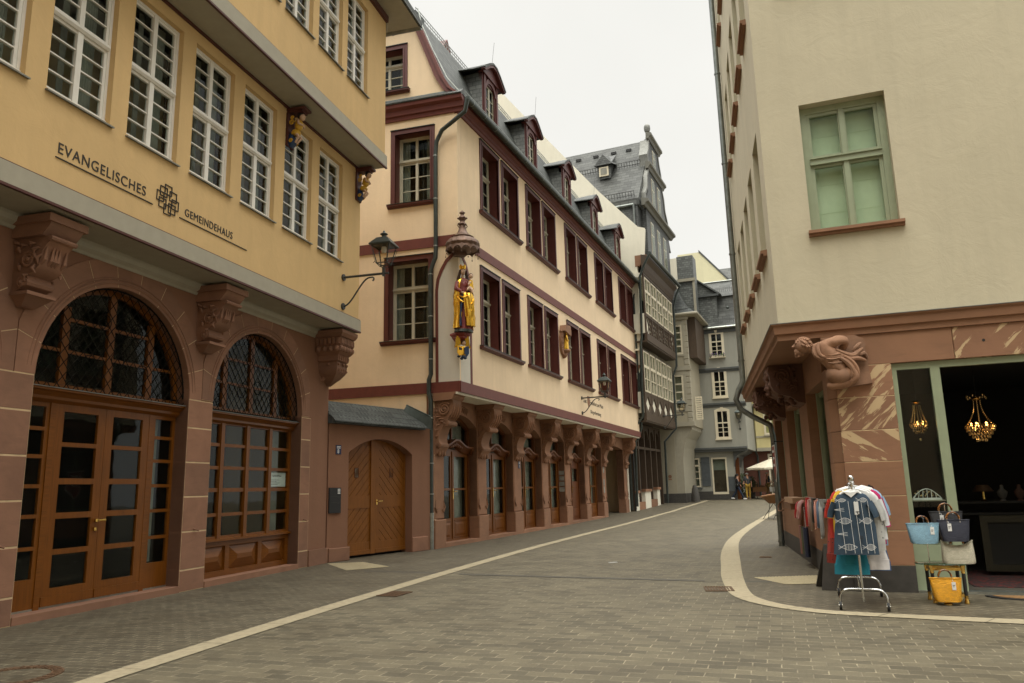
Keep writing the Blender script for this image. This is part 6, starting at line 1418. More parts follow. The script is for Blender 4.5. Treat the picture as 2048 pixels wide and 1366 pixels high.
mb.ext_oz(FL_, [(.55, 12.05), (.50, 12.2), (.1, 12.6), (-.25, 13.2), (-.55, 14.45), (-.40, 14.5), (-.65, 14.7), (-2.6, 16.1), (-4.5, 15), (-5.5, 12.1)], -3, 4.45); part('roof', mb, M['slate2'], HL)
mb = MB(); mb.tube([FL_.P(-3, .62, 12.08), FL_.P(4.5, .62, 12.08)], .09, 8); mb.tube([FL_.P(4.45, -2.6, 16.15), FL_.P(-3, -2.6, 16.15)], .06, 6); part('gutter', mb, M['zincg'], HL)
mb = MB(); mb.box(FL_, .4, 2.92, -3, .15, 12.5, 14.55); part('dormer_wall', mb, M['slate4'], HL)
mb = MB(); mb.ext_sz(FL_, [(-.3, 14.55), (3.05, 14.55), (1.35, 15.85), (.1, 15.9), (-.3, 15.6)], -3, .12); part('dormer_gable', mb, M['slate4'], HL)
mb = MB(); mb.prism([FL_.P(s, .32, z) for s, z in ((3.15, 14.5), (1.35, 15.92), (1.35, 16.02), (3.25, 14.56))], [FL_.P(s, -3, z) for s, z in ((3.15, 14.5), (1.35, 15.92), (1.35, 16.02), (3.25, 14.56))]); mb.box(FL_, -.3, 3.1, .12, .35, 14.42, 14.56); part('dormer_eaves', mb, M['bluetrim'], HL)
fr = MB(); cells = gridframe(fr, FL_, .42, .95, 13.0, 14.3, [(.5, .66), (.71, .87)], [(13.1, 13.6), (13.68, 14.2)], .15, .22); w = part('dormer_window', fr, M['wframe'], HL); panes(FL_, w, cells, .18)
mb = MB()
s = 3.0
while s < 4.3: mb.tube([FL_.P(s, .35, 12.45), FL_.P(s, .3, 12.75)], .02, 4); s += .14
s = 2.2
while s < 4.3: mb.tube([FL_.P(s, -.9, 14.95), FL_.P(s, -.92, 15.25)], .02, 4); s += .14
part('snow_guard', mb, M['iron'], HL)
mb = MB(); mb.ell(FL_.P(3.65, .2, 13.5), .12, .1, .1, 8, 6); part('roof_light', mb, M['zincd'], HL)
fb = thing('window_box', 'window box with purple flowers on the top cream window of the blue-grey house', 'flower box', FL_.P(2.74, .5, 10.0))
mb = MB(); mb.box(FL_, 2.36, 3.12, .42, .60, 9.98, 10.14); part('planter_box', mb, M['wframe'], fb)
mb = MB(); mf = MB(); rn = random.Random(2)
for i in range(160):
    p = FL_.P(rn.uniform(2.25, 3.25), .5 + rn.uniform(-.1, .15), 10.16 + rn.uniform(-.08, .14)); a = Vector((rn.uniform(-1, 1), rn.uniform(-1, 1), rn.uniform(-1, 1))).normalized() * .05; b = a.orthogonal().normalized() * .03
    (mf if rn.random() < .35 else mb).quad([p - a, p - b, p + a, p + b])
part('foliage', mb, M['leaf'], fb); part('flowers', mf, plain('purple_petals', (.16, .05, .26), .6), fb)
lantern(FL_.P(3.85, .35, 5.55), FL_.n, 'black street lantern on the right corner of the blue-grey house', k=.95, arm=.30, drop=.5)
# pale yellow gable and roof behind
YG = thing('pale_yellow_gable_house', 'pale yellow gable end showing behind the slate roofs in the distance', 'house', FL_.P(1, -8, 0))
mb = MB(); mb.ext_sz(FL_, [(-1, 8), (3.6, 8), (3.6, 16.8), (.75, 20.3), (-1, 20.3)], -8.4, -8.1); part('gable_wall', mb, M['paleyel'], YG)
mb = MB(); mb.prism([FL_.P(s, -8.05, z) for s, z in ((.75, 20.3), (3.75, 16.6), (3.75, 16.8), (.75, 20.5))], [FL_.P(s, -8.5, z) for s, z in ((.75, 20.3), (3.75, 16.6), (3.75, 16.8), (.75, 20.5))]); part('verge', mb, M['bluetrim'], YG)
BR = thing('slate_roofed_house', 'far house of which only the pale slate roof shows above the blue-grey house', 'house', FL_.P(4, -11, 0))
mb = MB(); mb.ext_oz(FL_, [(-9.5, 15), (-9.5, 16.5), (-13, 20.0), (-13.2, 20.0), (-16.5, 16.5), (-16.5, 15)], 0, 9); part('roof', mb, M['slate2'], BR)
mb = MB(); mb.box(FL_, 0.2, 8.8, -16, -9.8, 0, 15); part('wall', mb, M['cream'], BR)

# ================================================================== yellow house Y at the far right
FY = Fr(19.09, 55.84, 107); HY = thing('pale_yellow_house', 'pale yellow rendered house over a red-brown shop floor at the far end of the street', 'house', FY.P(0, 0, .5))
mb = MB(); mb.gridwall(FY, -4.5, 6, .3, 3.95, [(-.6, 1.2, .5, 3.55), (1.6, 3, .5, 3.5)], 0, .25); mb.box(FY, -4.5, 6, -5, -.25, .3, 3.95); part('ground_floor_wall', mb, M['redbrown'], HY)
fr = MB(); cells = gridframe(fr, FY, -.6, 1.2, .5, 3.55, [(-.48, -.15), (-.05, .25), (.42, 1.08)], [(.6, 2.7), (2.85, 3.4)], -.1, .06); w = part('shop_front', fr, M['wframe'], HY); panes(FY, w, cells, -.05)
mb = MB(); mb.gridwall(FY, -1.30, 6, 3.95, 7.2, [(-.62, .22, 5.0, 6.5)], .45, .25); mb.box(FY, -4.5, 6, -5, .2, 3.95, 11.5); mb.box(FY, -4.3, -1.6, .2, .45, 3.95, 7.2); mb.box(FY, -4.6, -1.4, .1, .75, 7.2, 11.5); mb.box(FY, -1.4, 6, .1, .6, 7.2, 11.5); part('upper_wall', mb, M['lightyel'], HY)
mb = MB(); mb.box(FY, -1.32, 6, .2, .55, 3.75, 4.0); mb.box(FY, -1.32, 6, .3, .50, 4.72, 4.85); mb.box(FY, -4.5, -1.6, .3, .5, 4.72, 4.85); mb.box(FY, -4.5, -1.6, .2, .55, 3.85, 4.1); mb.box(FY, -4.5, 6, .2, .80, 7.0, 7.2); part('string_course', mb, M['greytrim'], HY)
mb = MB(); mb.gridwall(FY, -.0, .9, 4.0, 4.65, [(.06, .84, 4.06, 4.59)], .48, .04); part('panel_moulding', mb, M['wframe'], HY)
fr = MB(); cells = gridframe(fr, FY, -.70, .30, 4.92, 6.6, [(-.56, -.26), (-.14, .16)], [(5.05, 6.4)], .40, .52); w = part('window', fr, M['wframe'], HY); panes(FY, w, cells, .42); k = MB(); k.box(FY, -.75, .35, .45, .62, 4.82, 4.92); part('sill', k, M['greytrim'], w)
mb = MB(); mb.tube([FY.P(s, o, z) for s, o, z in ((-1.15, .9, 9), (-1.15, .85, 7.3), (-1.45, .7, 6.9), (-1.48, .6, 3.9), (-1.3, .2, 3.4), (-1.3, .1, .5))], .07, 8); mb.tube([FY.P(s, o, z) for s, o, z in ((-1.5, .9, 9), (-1.5, .9, 7.6), (-1.9, .7, 7.1), (-1.85, .6, 4.4), (-2.1, .5, 4.1))], .06, 8); part('downpipe', mb, M['zincd'], HY)

# ================================================================== gilded Madonna under a copper canopy at the corner of house B
UC = FC.P(.75, 0, 0); bis = (FC.n + FB.n).normalized(); FM = Fr(UC.x, UC.y, math.degrees(math.atan2(bis.x, bis.y)) - 90)   # n = bis
FM.n = bis; FM.d = Vector((-bis.y, bis.x, 0))      # s runs to the right as seen from the street
def folded(F, c_s, c_o, lv, n=40, freq=9, seed=0, arc0=0, arc1=360, tw=0):
    """robe: rings (z, rx, ry, fold amplitude, ds, do)"""
    rings = []
    for (z, rx, ry, am, ds, do) in lv:
        g = []
        for k in range(n):
            t_ = R(arc0 + (arc1 - arc0) * k / (n - (0 if arc1 - arc0 == 360 else 1)))
            f = 1 + am * (math.sin(freq * t_ + seed + tw * z) * .6 + math.sin(freq * 1.7 * t_ + 2.1 * seed + 3 * z * tw) * .4)
            g.append(F.P(c_s + ds + rx * math.cos(t_) * f, c_o + do + ry * math.sin(t_) * f, z))
        rings.append(g)
    return rings
MD = thing('madonna_statue', 'painted and gilded statue of a crowned woman with a child standing at the house corner', 'statue', FM.P(0, .2, 5.66))
z0_ = 5.66; so = .30
mb = MB(); mb.loft(folded(FM, 0, so, [(z0_, .27, .2, 0, 0, 0), (z0_ + .07, .25, .19, 0, 0, 0)], 20)); part('base', mb, M['zincd'], MD)
mb = MB(); mb.loft(folded(FM, .02, so, [(z0_ + .06, .235, .17, .10, .02, 0), (z0_ + .35, .19, .15, .10, .02, 0), (z0_ + .8, .165, .14, .08, .0, 0), (z0_ + 1.12, .145, .125, .05, 0, 0), (z0_ + 1.30, .155, .125, .03, -.01, 0), (z0_ + 1.45, .14, .10, .02, 0, 0), (z0_ + 1.50, .07, .06, 0, 0, 0)], 44, 10, 1)); part('red_dress', mb, M['foldred'], MD)
mb = MB(); mb.loft(folded(FM, 0, so, [(z0_ + .10, .27, .19, .12, -.01, 0), (z0_ + .45, .25, .19, .14, -.0, 0), (z0_ + .8, .27, .20, .14, .0, 0), (z0_ + 1.02, .285, .20, .10, .01, 0), (z0_ + 1.2, .25, .17, .06, 0, 0), (z0_ + 1.40, .19, .14, .04, 0, 0), (z0_ + 1.50, .10, .08, 0, 0, 0)], 46, 8, 2.2, 128, 400, 2.0), caps=False, closed=False)
mb.loft(folded(FM, .05, so + .01, [(z0_ + .15, .20, .235, .12, .06, 0), (z0_ + .4, .205, .245, .12, .045, 0), (z0_ + .6, .215, .255, .14, .03, 0), (z0_ + .88, .22, .26, .14, .01, 0), (z0_ + 1.02, .21, .25, .08, 0, 0), (z0_ + 1.08, .17, .20, .04, 0, 0)], 46, 8, .6, 5, 128, 6), caps=False, closed=False)
for pts in (([(-.22, .36, 1.05), (-.12, .52, .90), (.02, .55, .94), (.14, .52, 1.04)]), ([(-.24, .36, 1.0), (-.14, .5, .80), (-.06, .52, .78)]), ([(.24, .36, 1.1), (.22, .5, .86), (.12, .54, .70), (.02, .52, .84)]), ([(.25, .36, 1.0), (.24, .46, .70), (.12, .53, .5), (.04, .5, .62)]), ([(.1, .5, .5), (.17, .48, .3), (.22, .44, .12)]), ([(.02, .5, .6), (.08, .5, .35), (.16, .46, .14)]), ([(-.2, .44, .7), (-.19, .44, .4), (-.21, .42, .12)]), ([(-.13, .46, .62), (-.14, .46, .36), (-.17, .44, .16)])):
    q = smooth([FM.P(a, b, z0_ + c) for a, b, c in pts], 2); n = len(q); mb.tube(q, [.030 * (.3 + .7 * math.sin(math.pi * (i + .6) / (n + .2))) for i in range(n)], 7)
part('gilded_cloak', mb, M['gold'], MD)
mb = MB(); mb.loft(folded(FM, -.13, so + .03, [(z0_ + .14, .06, .165, .1, -.02, 0), (z0_ + .5, .05, .17, .2, -.01, .0), (z0_ + .8, .05, .185, .1, .02, 0), (z0_ + 1.0, .045, .17, .1, .03, 0)], 12, 4, .3, 30, 150), caps=False, closed=False); part('blue_lining', mb, M['blue'], MD)
vs = [(0, .24, 1.35), (0, .26, 1.52), (-.02, .30, 1.60), (-.17, .30, 1.38), (-.22, .36, 1.16), (-.10, .47, 1.06), (.0, .50, 1.04), (.17, .30, 1.38), (.20, .38, 1.20), (.13, .48, 1.13), (.10, .50, 1.14)]
lo = LOC[MD.name]
link('body', skin_mesh('body', [FM.P(a, b, z0_ + c) - lo for a, b, c in vs], [(0, 1), (1, 2), (0, 3), (3, 4), (4, 5), (5, 6), (0, 7), (7, 8), (8, 9), (9, 10)], [.09, .045, .04, .05, .045, .032, .028, .05, .045, .032, .028], 1, M['skinp']), MD)
mb = MB(); mb.ell(FM.P(-.01, .315, z0_ + 1.68), .068, .072, .095, 14, 10); mb.ell(FM.P(-.01, .388, z0_ + 1.67), .011, .016, .02, 6, 5); part('head', mb, M['skinp'], MD)
mb = MB(); mb.tube([FM.P(-.17, .32, z0_ + 1.38), FM.P(-.235, .38, z0_ + 1.18), FM.P(-.12, .47, z0_ + 1.08)], [.06, .065, .045], 10); mb.ell(FM.P(0, .34, z0_ + 1.30), .13, .10, .13, 12, 8); part('red_sleeve', mb, M['foldred'], MD)
mb = MB()
mb.ell(FM.P(-.01, .295, z0_ + 1.70), .082, .078, .10, 12, 8)
for sg in (-1, 1):
    for j in range(4): mb.tube(smooth([FM.P(-.01 + sg * (.06 + .012 * j), .30 + .012 * j, z0_ + 1.72), FM.P(-.01 + sg * (.085 + .012 * j), .32, z0_ + 1.60), FM.P(-.01 + sg * (.10 + .02 * j), .30, z0_ + 1.48), FM.P(sg * (.13 + .02 * j), .29, z0_ + 1.36)], 1), [.018, .022, .02, .02, .016, .012, .01, .008][:8], 6) if False else mb.tube([FM.P(-.01 + sg * (.06 + .012 * j), .30 + .012 * j, z0_ + 1.72), FM.P(-.01 + sg * (.085 + .012 * j), .32, z0_ + 1.60), FM.P(-.01 + sg * (.10 + .02 * j), .30, z0_ + 1.48), FM.P(sg * (.13 + .02 * j), .29, z0_ + 1.36)], [.02, .024, .02, .010], 6)
part('hair', mb, M['hairp'], MD)
mb = MB(); n = 20; r0 = [FM.P(-.01 + .075 * math.cos(R(18 * k)), .30 + .075 * math.sin(R(18 * k)), z0_ + 1.755) for k in range(n)]; r1 = [FM.P(-.01 + .098 * math.cos(R(18 * k)), .30 + .098 * math.sin(R(18 * k)), z0_ + (1.90 if k % 4 == 0 else 1.845)) for k in range(n)]
mb.loft([r0, r1], caps=False); mb.loft([r0, [FM.P(-.01 + .09 * math.cos(R(18 * k)), .30 + .09 * math.sin(R(18 * k)), z0_ + (1.89 if k % 4 == 0 else 1.84)) for k in range(n)]], caps=False); part('crown', mb, M['gold'], MD)
vs = [(.13, .44, 1.22), (.15, .44, 1.36), (.16, .45, 1.46), (.10, .50, 1.34), (.05, .54, 1.26), (.21, .48, 1.32), (.06, .54, 1.18), (.0, .56, 1.10), (.16, .54, 1.14), (.15, .56, 1.04)]
link('child_body', skin_mesh('child_body', [FM.P(a, b, z0_ + c) - lo for a, b, c in vs], [(0, 1), (1, 2), (1, 3), (3, 4), (1, 5), (0, 6), (6, 7), (0, 8), (8, 9)], [.062, .055, .03, .03, .022, .026, .04, .026, .04, .028], 1, M['skinp']), MD)
mb = MB(); mb.ell(FM.P(.16, .47, z0_ + 1.54), .058, .06, .07, 12, 8); mb.ell(FM.P(.16, .53, z0_ + 1.535), .01, .012, .014, 6, 4); part('child_head', mb, M['skinp'], MD)
mb = MB(); mb.ell(FM.P(.165, .455, z0_ + 1.565), .062, .06, .062, 12, 8); part('child_hair', mb, M['hairp'], MD)
mb = MB(); mb.loft(folded(FM, .16, .45, [(z0_ + 1.18, .085, .075, .12, 0, 0), (z0_ + 1.3, .075, .068, .1, 0, 0), (z0_ + 1.42, .06, .055, .05, 0, 0)], 16, 5, 1)); part('child_robe', mb, M['gold'], MD)
# canopy
CN = thing('copper_canopy', 'domed weathered copper canopy with scalloped rim and finial above the gilded statue', 'canopy', FM.P(0, .25, 8.0))
c0 = FM.P(.01, .28, 0); mb = MB()
prof = [(.40, 7.98), (.44, 8.05), (.46, 8.12), (.43, 8.20), (.36, 8.27), (.30, 8.30), (.32, 8.33), (.24, 8.38), (.17, 8.44), (.12, 8.52), (.10, 8.60), (.085, 8.68), (.12, 8.72), (.09, 8.76), (.06, 8.82), (.10, 8.87), (.12, 8.90), (.07, 8.95), (.045, 9.0), (.07, 9.05), (.04, 9.10), (0, 9.13)]
rings = []
for r_, z in prof:
    g = []
    for k in range(64):
        a = 2 * math.pi * k / 64; f = 1 + (.05 * abs(math.sin(8 * a)) if 8.02 < z < 8.28 else 0) + (.12 * math.cos(6 * a) if z > 8.85 and z < 8.93 else 0); g.append(c0 + Vector((r_ * f * math.cos(a), r_ * f * math.sin(a), z)))
    rings.append(g)
mb.loft(rings); mb.loft([[c0 + Vector((r_ * math.cos(R(k * 15)), r_ * math.sin(R(k * 15)), z)) for k in range(24)] for r_, z in ((.15, 7.96), (.38, 7.99))]); part('dome', mb, M['copper'], CN)
mb = MB(); n = 96
top = [c0 + Vector((.445 * math.cos(2 * math.pi * k / n), .445 * math.sin(2 * math.pi * k / n), 8.06)) for k in range(n)]
bot = [c0 + Vector((.47 * math.cos(2 * math.pi * k / n), .47 * math.sin(2 * math.pi * k / n), 7.88 + .10 * abs(math.sin(math.pi * k / 8)) ** .6)) for k in range(n)]
mb.loft([top, bot], caps=False); part('scalloped_rim', mb, M['copper'], CN)
mb = MB()
for k in range(0, n, 4):
    p = bot[k]; ln = .07 if k % 8 == 0 else .03; mb.tube([p, p - Vector((0, 0, ln))], .005, 4); mb.ell(p - Vector((0, 0, ln + .02)), .014, .014, .026, 6, 5)
for k in range(4): a = R(90 * k + 30); mb.tube([c0 + Vector((.10 * math.cos(a), .10 * math.sin(a), 8.62)), c0 + Vector((.15 * math.cos(a), .15 * math.sin(a), 8.68)), c0 + Vector((.11 * math.cos(a), .11 * math.sin(a), 8.75))], .014, 5)
for k in range(6):
    a = R(60 * k); mb.ell(c0 + Vector((.11 * math.cos(a), .11 * math.sin(a), 8.9)), .035, .035, .03, 6, 5); mb.ell(c0 + Vector((.06 * math.cos(a), .06 * math.sin(a), 9.06)), .025, .025, .025, 6, 5)
part('tassel', mb, M['copper'], CN)
mb = MB(); mb.box(FM, -.16, .16, -.02, .20, 7.86, 8.0); part('wall_bracket', mb, M['copper'], CN)
# console with the shield-bearing angel
AN = thing('angel_console', 'red bracket with a gilded winged angel holding two shields under the statue', 'console', FM.P(0, .1, 5.0))
mb = MB(); mb.loft([[FM.P(a * k, b, z) for a, b in ((-1, 0), (1, 0), (.8, .32 * k * 3), (0, .42 * k * 3), (-.8, .32 * k * 3))] for k, z in ((.28, 5.655), (.28, 5.61), (.22, 5.56), (.22, 5.53), (.15, 5.46), (.09, 5.38))], sm=False); part('red_bracket', mb, M['redp'], AN)
mb = MB()
for sg in (-1, 1): mb.prism([FM.P(sg * a, .17, z) for a, z in ((.05, 5.36), (.08, 5.50), (.13, 5.62), (.17, 5.61), (.19, 5.48), (.20, 5.36), (.23, 5.24), (.14, 5.28))], [FM.P(sg * a, .23 , z) for a, z in ((.05, 5.36), (.08, 5.50), (.13, 5.62), (.17, 5.61), (.19, 5.48), (.20, 5.36), (.23, 5.24), (.14, 5.28))])
part('wing', mb, M['gold'], AN)
mb = MB(); mb.loft(folded(FM, 0, .24, [(5.04, .07, .06, .1, 0, 0), (5.12, .10, .08, .08, 0, 0), (5.24, .09, .07, .05, 0, 0), (5.29, .05, .04, 0, 0, 0)], 20, 6, 1)); part('gilded_robe', mb, M['gold'], AN)
mb = MB(); mb.ell(FM.P(.01, .28, 5.37), .048, .05, .065, 12, 8); mb.ell(FM.P(.01, .33, 5.365), .008, .012, .012, 5, 4); part('head', mb, M['skinp'], AN)
mb = MB(); mb.ell(FM.P(.01, .258, 5.385), .066, .05, .075, 12, 8); part('hair', mb, M['hairp'], AN)
for sg, m_, nm in ((-1, M['gold'], 'gilded_shield'), (1, M['blue'], 'blue_shield')):
    mb = MB(); q = [(.02, 5.24), (.16, 5.30), (.17, 5.10), (.12, 5.02), (.03, 5.06)]; mb.prism([FM.P(sg * a - .02, .33 - .25 * a, z) for a, z in q], [FM.P(sg * a - .02, .35 - .25 * a, z) for a, z in q]); sh_ = part(nm, mb, m_, AN)
    if sg < 0: mb = MB(); mb.prism([FM.P(-a - .02, .352 - .25 * a, z) for a, z in ((.05, 5.22), (.13, 5.25), (.13, 5.18), (.05, 5.16))], [FM.P(-a - .02, .356 - .25 * a, z) for a, z in ((.05, 5.22), (.13, 5.25), (.13, 5.18), (.05, 5.16))]); part('black_device', mb, M['black'], sh_)
mb = MB()
for a, b, z, r_ in ((-.10, .2, 5.02, .05), (0, .26, 5.0, .06), (.08, .22, 5.03, .05), (-.03, .22, 4.96, .05), (.05, .27, 4.97, .05)): mb.ell(FM.P(a, b, z), r_, r_, r_ * .8, 8, 6)
part('blue_cloud', mb, M['blue'], AN)
# small gilded figure in a stone niche between the windows
NF = thing('niche_figure', 'small gilded figure in a carved stone niche between two lower windows', 'relief', FB.P(9.5, OB, 6.5))
mb = MB(); mb.ext_sz(FB, [(9.12, 6.75), (9.22, 6.6), (9.42, 6.52), (9.5, 6.42), (9.6, 6.52), (9.82, 6.62), (9.92, 6.8), (9.95, 7.3), (9.88, 7.5), (9.8, 7.62), (9.62, 7.66), (9.4, 7.62), (9.2, 7.45), (9.1, 7.2)], OB, OB + .10); mb.ext_sz(FB, [(9.15, 7.45), (9.3, 7.7), (9.6, 7.72), (9.85, 7.78), (9.95, 7.5), (9.9, 7.35)], OB, OB + .26); mb.ell(FB.P(9.52, OB + .12, 6.72), .2, .14, .1, 10, 6); mb.ell(FB.P(9.52, OB + .08, 6.56), .1, .1, .12, 8, 6)
for j in range(10): mb.tube([FB.P(9.15 + .02 * (j % 3), OB + .08, 6.8 + .07 * j), FB.P(9.22, OB + .15, 6.85 + .07 * j)], [.05, .02], 6)
part('stone_niche', mb, M['stoneR'], NF)
mb = MB(); mb.loft(folded(FB, 9.52, OB + .16, [(6.78, .13, .09, .15, 0, 0), (7.0, .10, .08, .12, 0, 0), (7.2, .08, .07, .08, 0, 0), (7.30, .09, .06, .05, 0, 0), (7.36, .03, .03, 0, 0, 0)], 18, 5, 2)); mb.ell(FB.P(9.52, OB + .17, 7.42), .05, .05, .06, 8, 6); mb.tube([FB.P(9.44, OB + .18, 7.28), FB.P(9.40, OB + .24, 7.12), FB.P(9.5, OB + .26, 7.1)], .03, 6); part('gilded_figure', mb, M['gold'], NF)

# ================================================================== clothes rack and garments
FR = Fr(4.03, 9.25, 21.8)     # s runs away from the camera along the rail, o to the right (n = az 111.8)
CR = thing('clothes_rack', 'chrome clothes rail on castors standing before the sandstone shop corner', 'clothes rack', FR.P(.6, 0, 0))
mb = MB()
for s in (0.02, 1.24):
    q = [(-.255, .085), (-.25, .18), (-.20, .235), (-.13, .245), (.13, .245), (.20, .235), (.25, .18), (.255, .085)]; mb.tube(smooth([FR.P(s, o, z) for o, z in q], 2), .014, 8)
    mb.tube([FR.P(s, 0, .10), FR.P(s, 0, 1.44)], .014, 8)
mb.tube([FR.P(0.02, 0, .245), FR.P(1.24, 0, .245)], .012, 8); mb.tube([FR.P(-.05, 0, 1.44), FR.P(1.30, 0, 1.44)], .014, 8)
part('frame', mb, M['chrome'], CR)
mb = MB(); mb.ell(FR.P(.0, 0, 1.52), .035, .035, .045, 12, 8); mb.tube([FR.P(0, 0, 1.42), FR.P(0, 0, 1.5)], .02, 8); mb.ell(FR.P(0.01, .01, 1.475), .028, .028, .02, 10, 6); part('knob', mb, M['chrome'], CR)
for s in (0.02, 1.24):
    for o in (-.255, .255):
        mb = MB(); c = FR.P(s, o, .055); mb.tube([c - FR.n * .014, c + FR.n * .014], .05, 16); w = part('castor', mb, M['rubber'], CR)
        mb = MB(); mb.tube([c - FR.n * .02, c + FR.n * .02], .022, 12); mb.box(FR, s - .02, s + .02, o - .024, o + .024, .07, .10); part('castor_hub', mb, M['chrome'], w)
def cloth(name, c, rough=.85, pat=None):
    g = NG(name); n1 = g.noise(g.obj(), 7, 4); n2 = g.noise(g.obj((1, 1, .3)), 22, 3)
    a = g.ramp(n1, [(.3, sc3(c, .8)), (.7, sc3(c, 1.15))])
    if pat:
        w = g.n('ShaderNodeTexVoronoi'); w.inputs['Scale'].default_value = pat[1]; g.l(g.obj(), w.inputs['Vector']); a = g.mix(g.ramp(w.outputs['Distance'], [(pat[2], (1, 1, 1)), (pat[2] + .05, (0, 0, 0))]), a, pat[0])
    return g.fin(a, rough, g.bump(n2, .3, .01, g.bump(n1, .3, .02)))
def garment(s, lab, cat, name, wid, ztop, zbot, mat, kind='top', dx=0, sleeve=.22, hanger=M['whitep'], flare=1.0, seed=1, tag=False, rng=.035):
    """hanging garment: a closed shell with folds; top / skirt"""
    rn = random.Random(seed); root = thing(name, lab, cat, FR.P(s, dx, 1.3), 'garments on the chrome rail'); mb = MB(); n = 36
    hw = wid / 2
    def ringat(z, w, d, am):
        g = []
        for k in range(n):
            a = 2 * math.pi * k / n; f = am * (math.sin(5 * a + seed) + .6 * math.sin(9 * a + 2 * seed + z * 3)); g.append(FR.P(s + math.sin(a) * (d + f * .9) + f * .5, dx + math.cos(a) * (w + f * .7) + .012 * math.sin(z * 6 + seed), z))
        return g
    if kind == 'top':
        lv = [(ztop, .10, .02, 0), (ztop - .03, .16, .03, .002), (ztop - .075, hw * .86, .035, .004), (ztop - .16, hw * .97, .04, .008), (ztop - .32, hw * .94, .045, .012), ((ztop + zbot) / 2 - .05, hw * .96 * flare ** .5, .045, .016), (zbot, hw * flare, .05, .02)]
        mb.loft([ringat(*q) for q in lv], caps=False)
        for sg in (-1, 1):    # drooping sleeves
            a = FR.P(s, dx + sg * hw * .86, ztop - .12); b = FR.P(s + .01, dx + sg * (hw * .98 + .02), ztop - .12 - sleeve * .6); c = FR.P(s + .015, dx + sg * (hw + .03), ztop - .12 - sleeve)
            mb.tube([a, b, c], [.075, .075, .07], 12, r2=.4, caps=False)
    else:
        lv = [(ztop, hw * .8, .015, .002), (ztop - .04, hw * .82, .02, .004), (ztop - .2, hw * .92, .035, .012), (zbot + .12, hw * flare, .04, .02), (zbot + .115, hw * flare * 1.03, .045, .024), (zbot, hw * flare * 1.05, .045, .028)]
        mb.loft([ringat(*q) for q in lv], caps=False)
    part('fabric', mb, mat, root)
    hg = MB(); zh = ztop + .015
    if kind == 'top':
        hg.tube([FR.P(s, dx - hw * .75, ztop - .085), FR.P(s, dx - .1, ztop - .01), FR.P(s, dx, zh + .005), FR.P(s, dx + .1, ztop - .01), FR.P(s, dx + hw * .75, ztop - .085)], [.012, .018, .02, .018, .012], 8)
    else:
        hg.box(FR, s - .008, s + .008, dx - hw * .8, dx + hw * .8, ztop - .01, ztop + .015)
        for q in (-.6, .6): hg.box(FR, s - .015, s + .015, dx + q * hw - .015, dx + q * hw + .015, ztop - .03, ztop + .03)
    hg.tube([FR.P(s, dx, zh), FR.P(s, dx * .3, 1.44), FR.P(s, .02, 1.46), FR.P(s, 0, 1.475), FR.P(s, -.02, 1.455)], .004, 5)
    part('hanger', hg, hanger, root)
    if tag:
        t_ = MB(); t_.box(FR, s - .062, s - .058, dx + .02, dx + .07, ztop - .26, ztop - .11); tg = part('price_tag', t_, M['whitep'], root); t_ = MB(); t_.box(FR, s - .0625, s - .0622, dx + .03, dx + .06, ztop - .235, ztop - .22); part('tag_print', t_, M['ltext'], tg)
    return root
navy = cloth('denim_blue_cotton', (.03, .055, .085))
g1 = garment(-.02, 'dark blue short-sleeved blouse with white fish drawings, foremost on the rail', 'blouse', 'blouse', .44, 1.36, .64, navy, seed=1, dx=-.02, sleeve=.17, flare=1.12, tag=True)
# fish and seams drawn on the blouse front as thin raised stitching
mb = MB(); cs = -.02; sF = cs - .075
def P2(o, z): return FR.P(sF, -.02 + o, z)
def fishy(o, z, L=.17, h=.035, sg=1):
    n = 10
    mb.tube([P2(o + L * i / n * sg, z + h * math.sin(math.pi * i / n)) for i in range(n + 1)], .0022, 4); mb.tube([P2(o + L * i / n * sg, z - h * math.sin(math.pi * i / n)) for i in range(n + 1)], .0022, 4)
    for i in range(2, 9): q = h * math.sin(math.pi * i / n) * .9; mb.tube([P2(o + L * i / n * sg, z - q), P2(o + (L * i / n + .008) * sg, z + q)], .0018, 4)
    for a in (-.025, 0, .025): mb.tube([P2(o, z), P2(o - .035 * sg, z + a)], .002, 4)
fishy(-.17, 1.03, .15); fishy(-.16, .73, .17); fishy(.09, 1.03, .11); fishy(.10, .73, .11); fishy(-.15, 1.27, .09, .02); fishy(.08, 1.27, .09, .025)
for o, z in ((-.17, 1.16), (-.16, .88)):
    for a in (-.02, 0, .02): mb.tube([P2(o - .03, z), P2(o + .08, z + a)], .002, 4)
for o in (-.14, -.04, .03, .10, .17): mb.tube([P2(o, 1.26), P2(o + .01, 1.0), P2(o + .02, .66)], .0022, 4)
part('fish_pattern', mb, M['whitep'], g1)
mb = MB()
for z in (1.12, .84): mb.tube([P2(.065 + .016 * math.cos(a), z + .016 * math.sin(a)) for a in [i * .52 for i in range(12)]], .004, 5, closed=True)
part('ring_print', mb, M['ltext'], g1)
mb = MB(); mb.loft([[FR.P(sF + .03, -.02 + a, z) for a, z in ((-.09, 1.375), (0, 1.30), (.09, 1.375), (0, 1.36))], [FR.P(sF + .06, -.02 + a, z) for a, z in ((-.09, 1.385), (0, 1.33), (.09, 1.385), (0, 1.37))]]); part('neckline', mb, M['whitep'], g1)
garment(.10, 'pale grey blouse with dark lines showing right of the blue fish blouse', 'blouse', 'blouse', .45, 1.37, .68, cloth('grey_lined_cotton', (.42, .42, .40), pat=((.08, .08, .09), 9, .08)), seed=2, dx=.06, flare=1.05)
garment(.20, 'white short-sleeved shirt with sleeve showing on the right of the rail', 'shirt', 'shirt', .46, 1.38, .80, cloth('white_cotton', (.62, .62, .62)), seed=3, dx=.09, sleeve=.3)
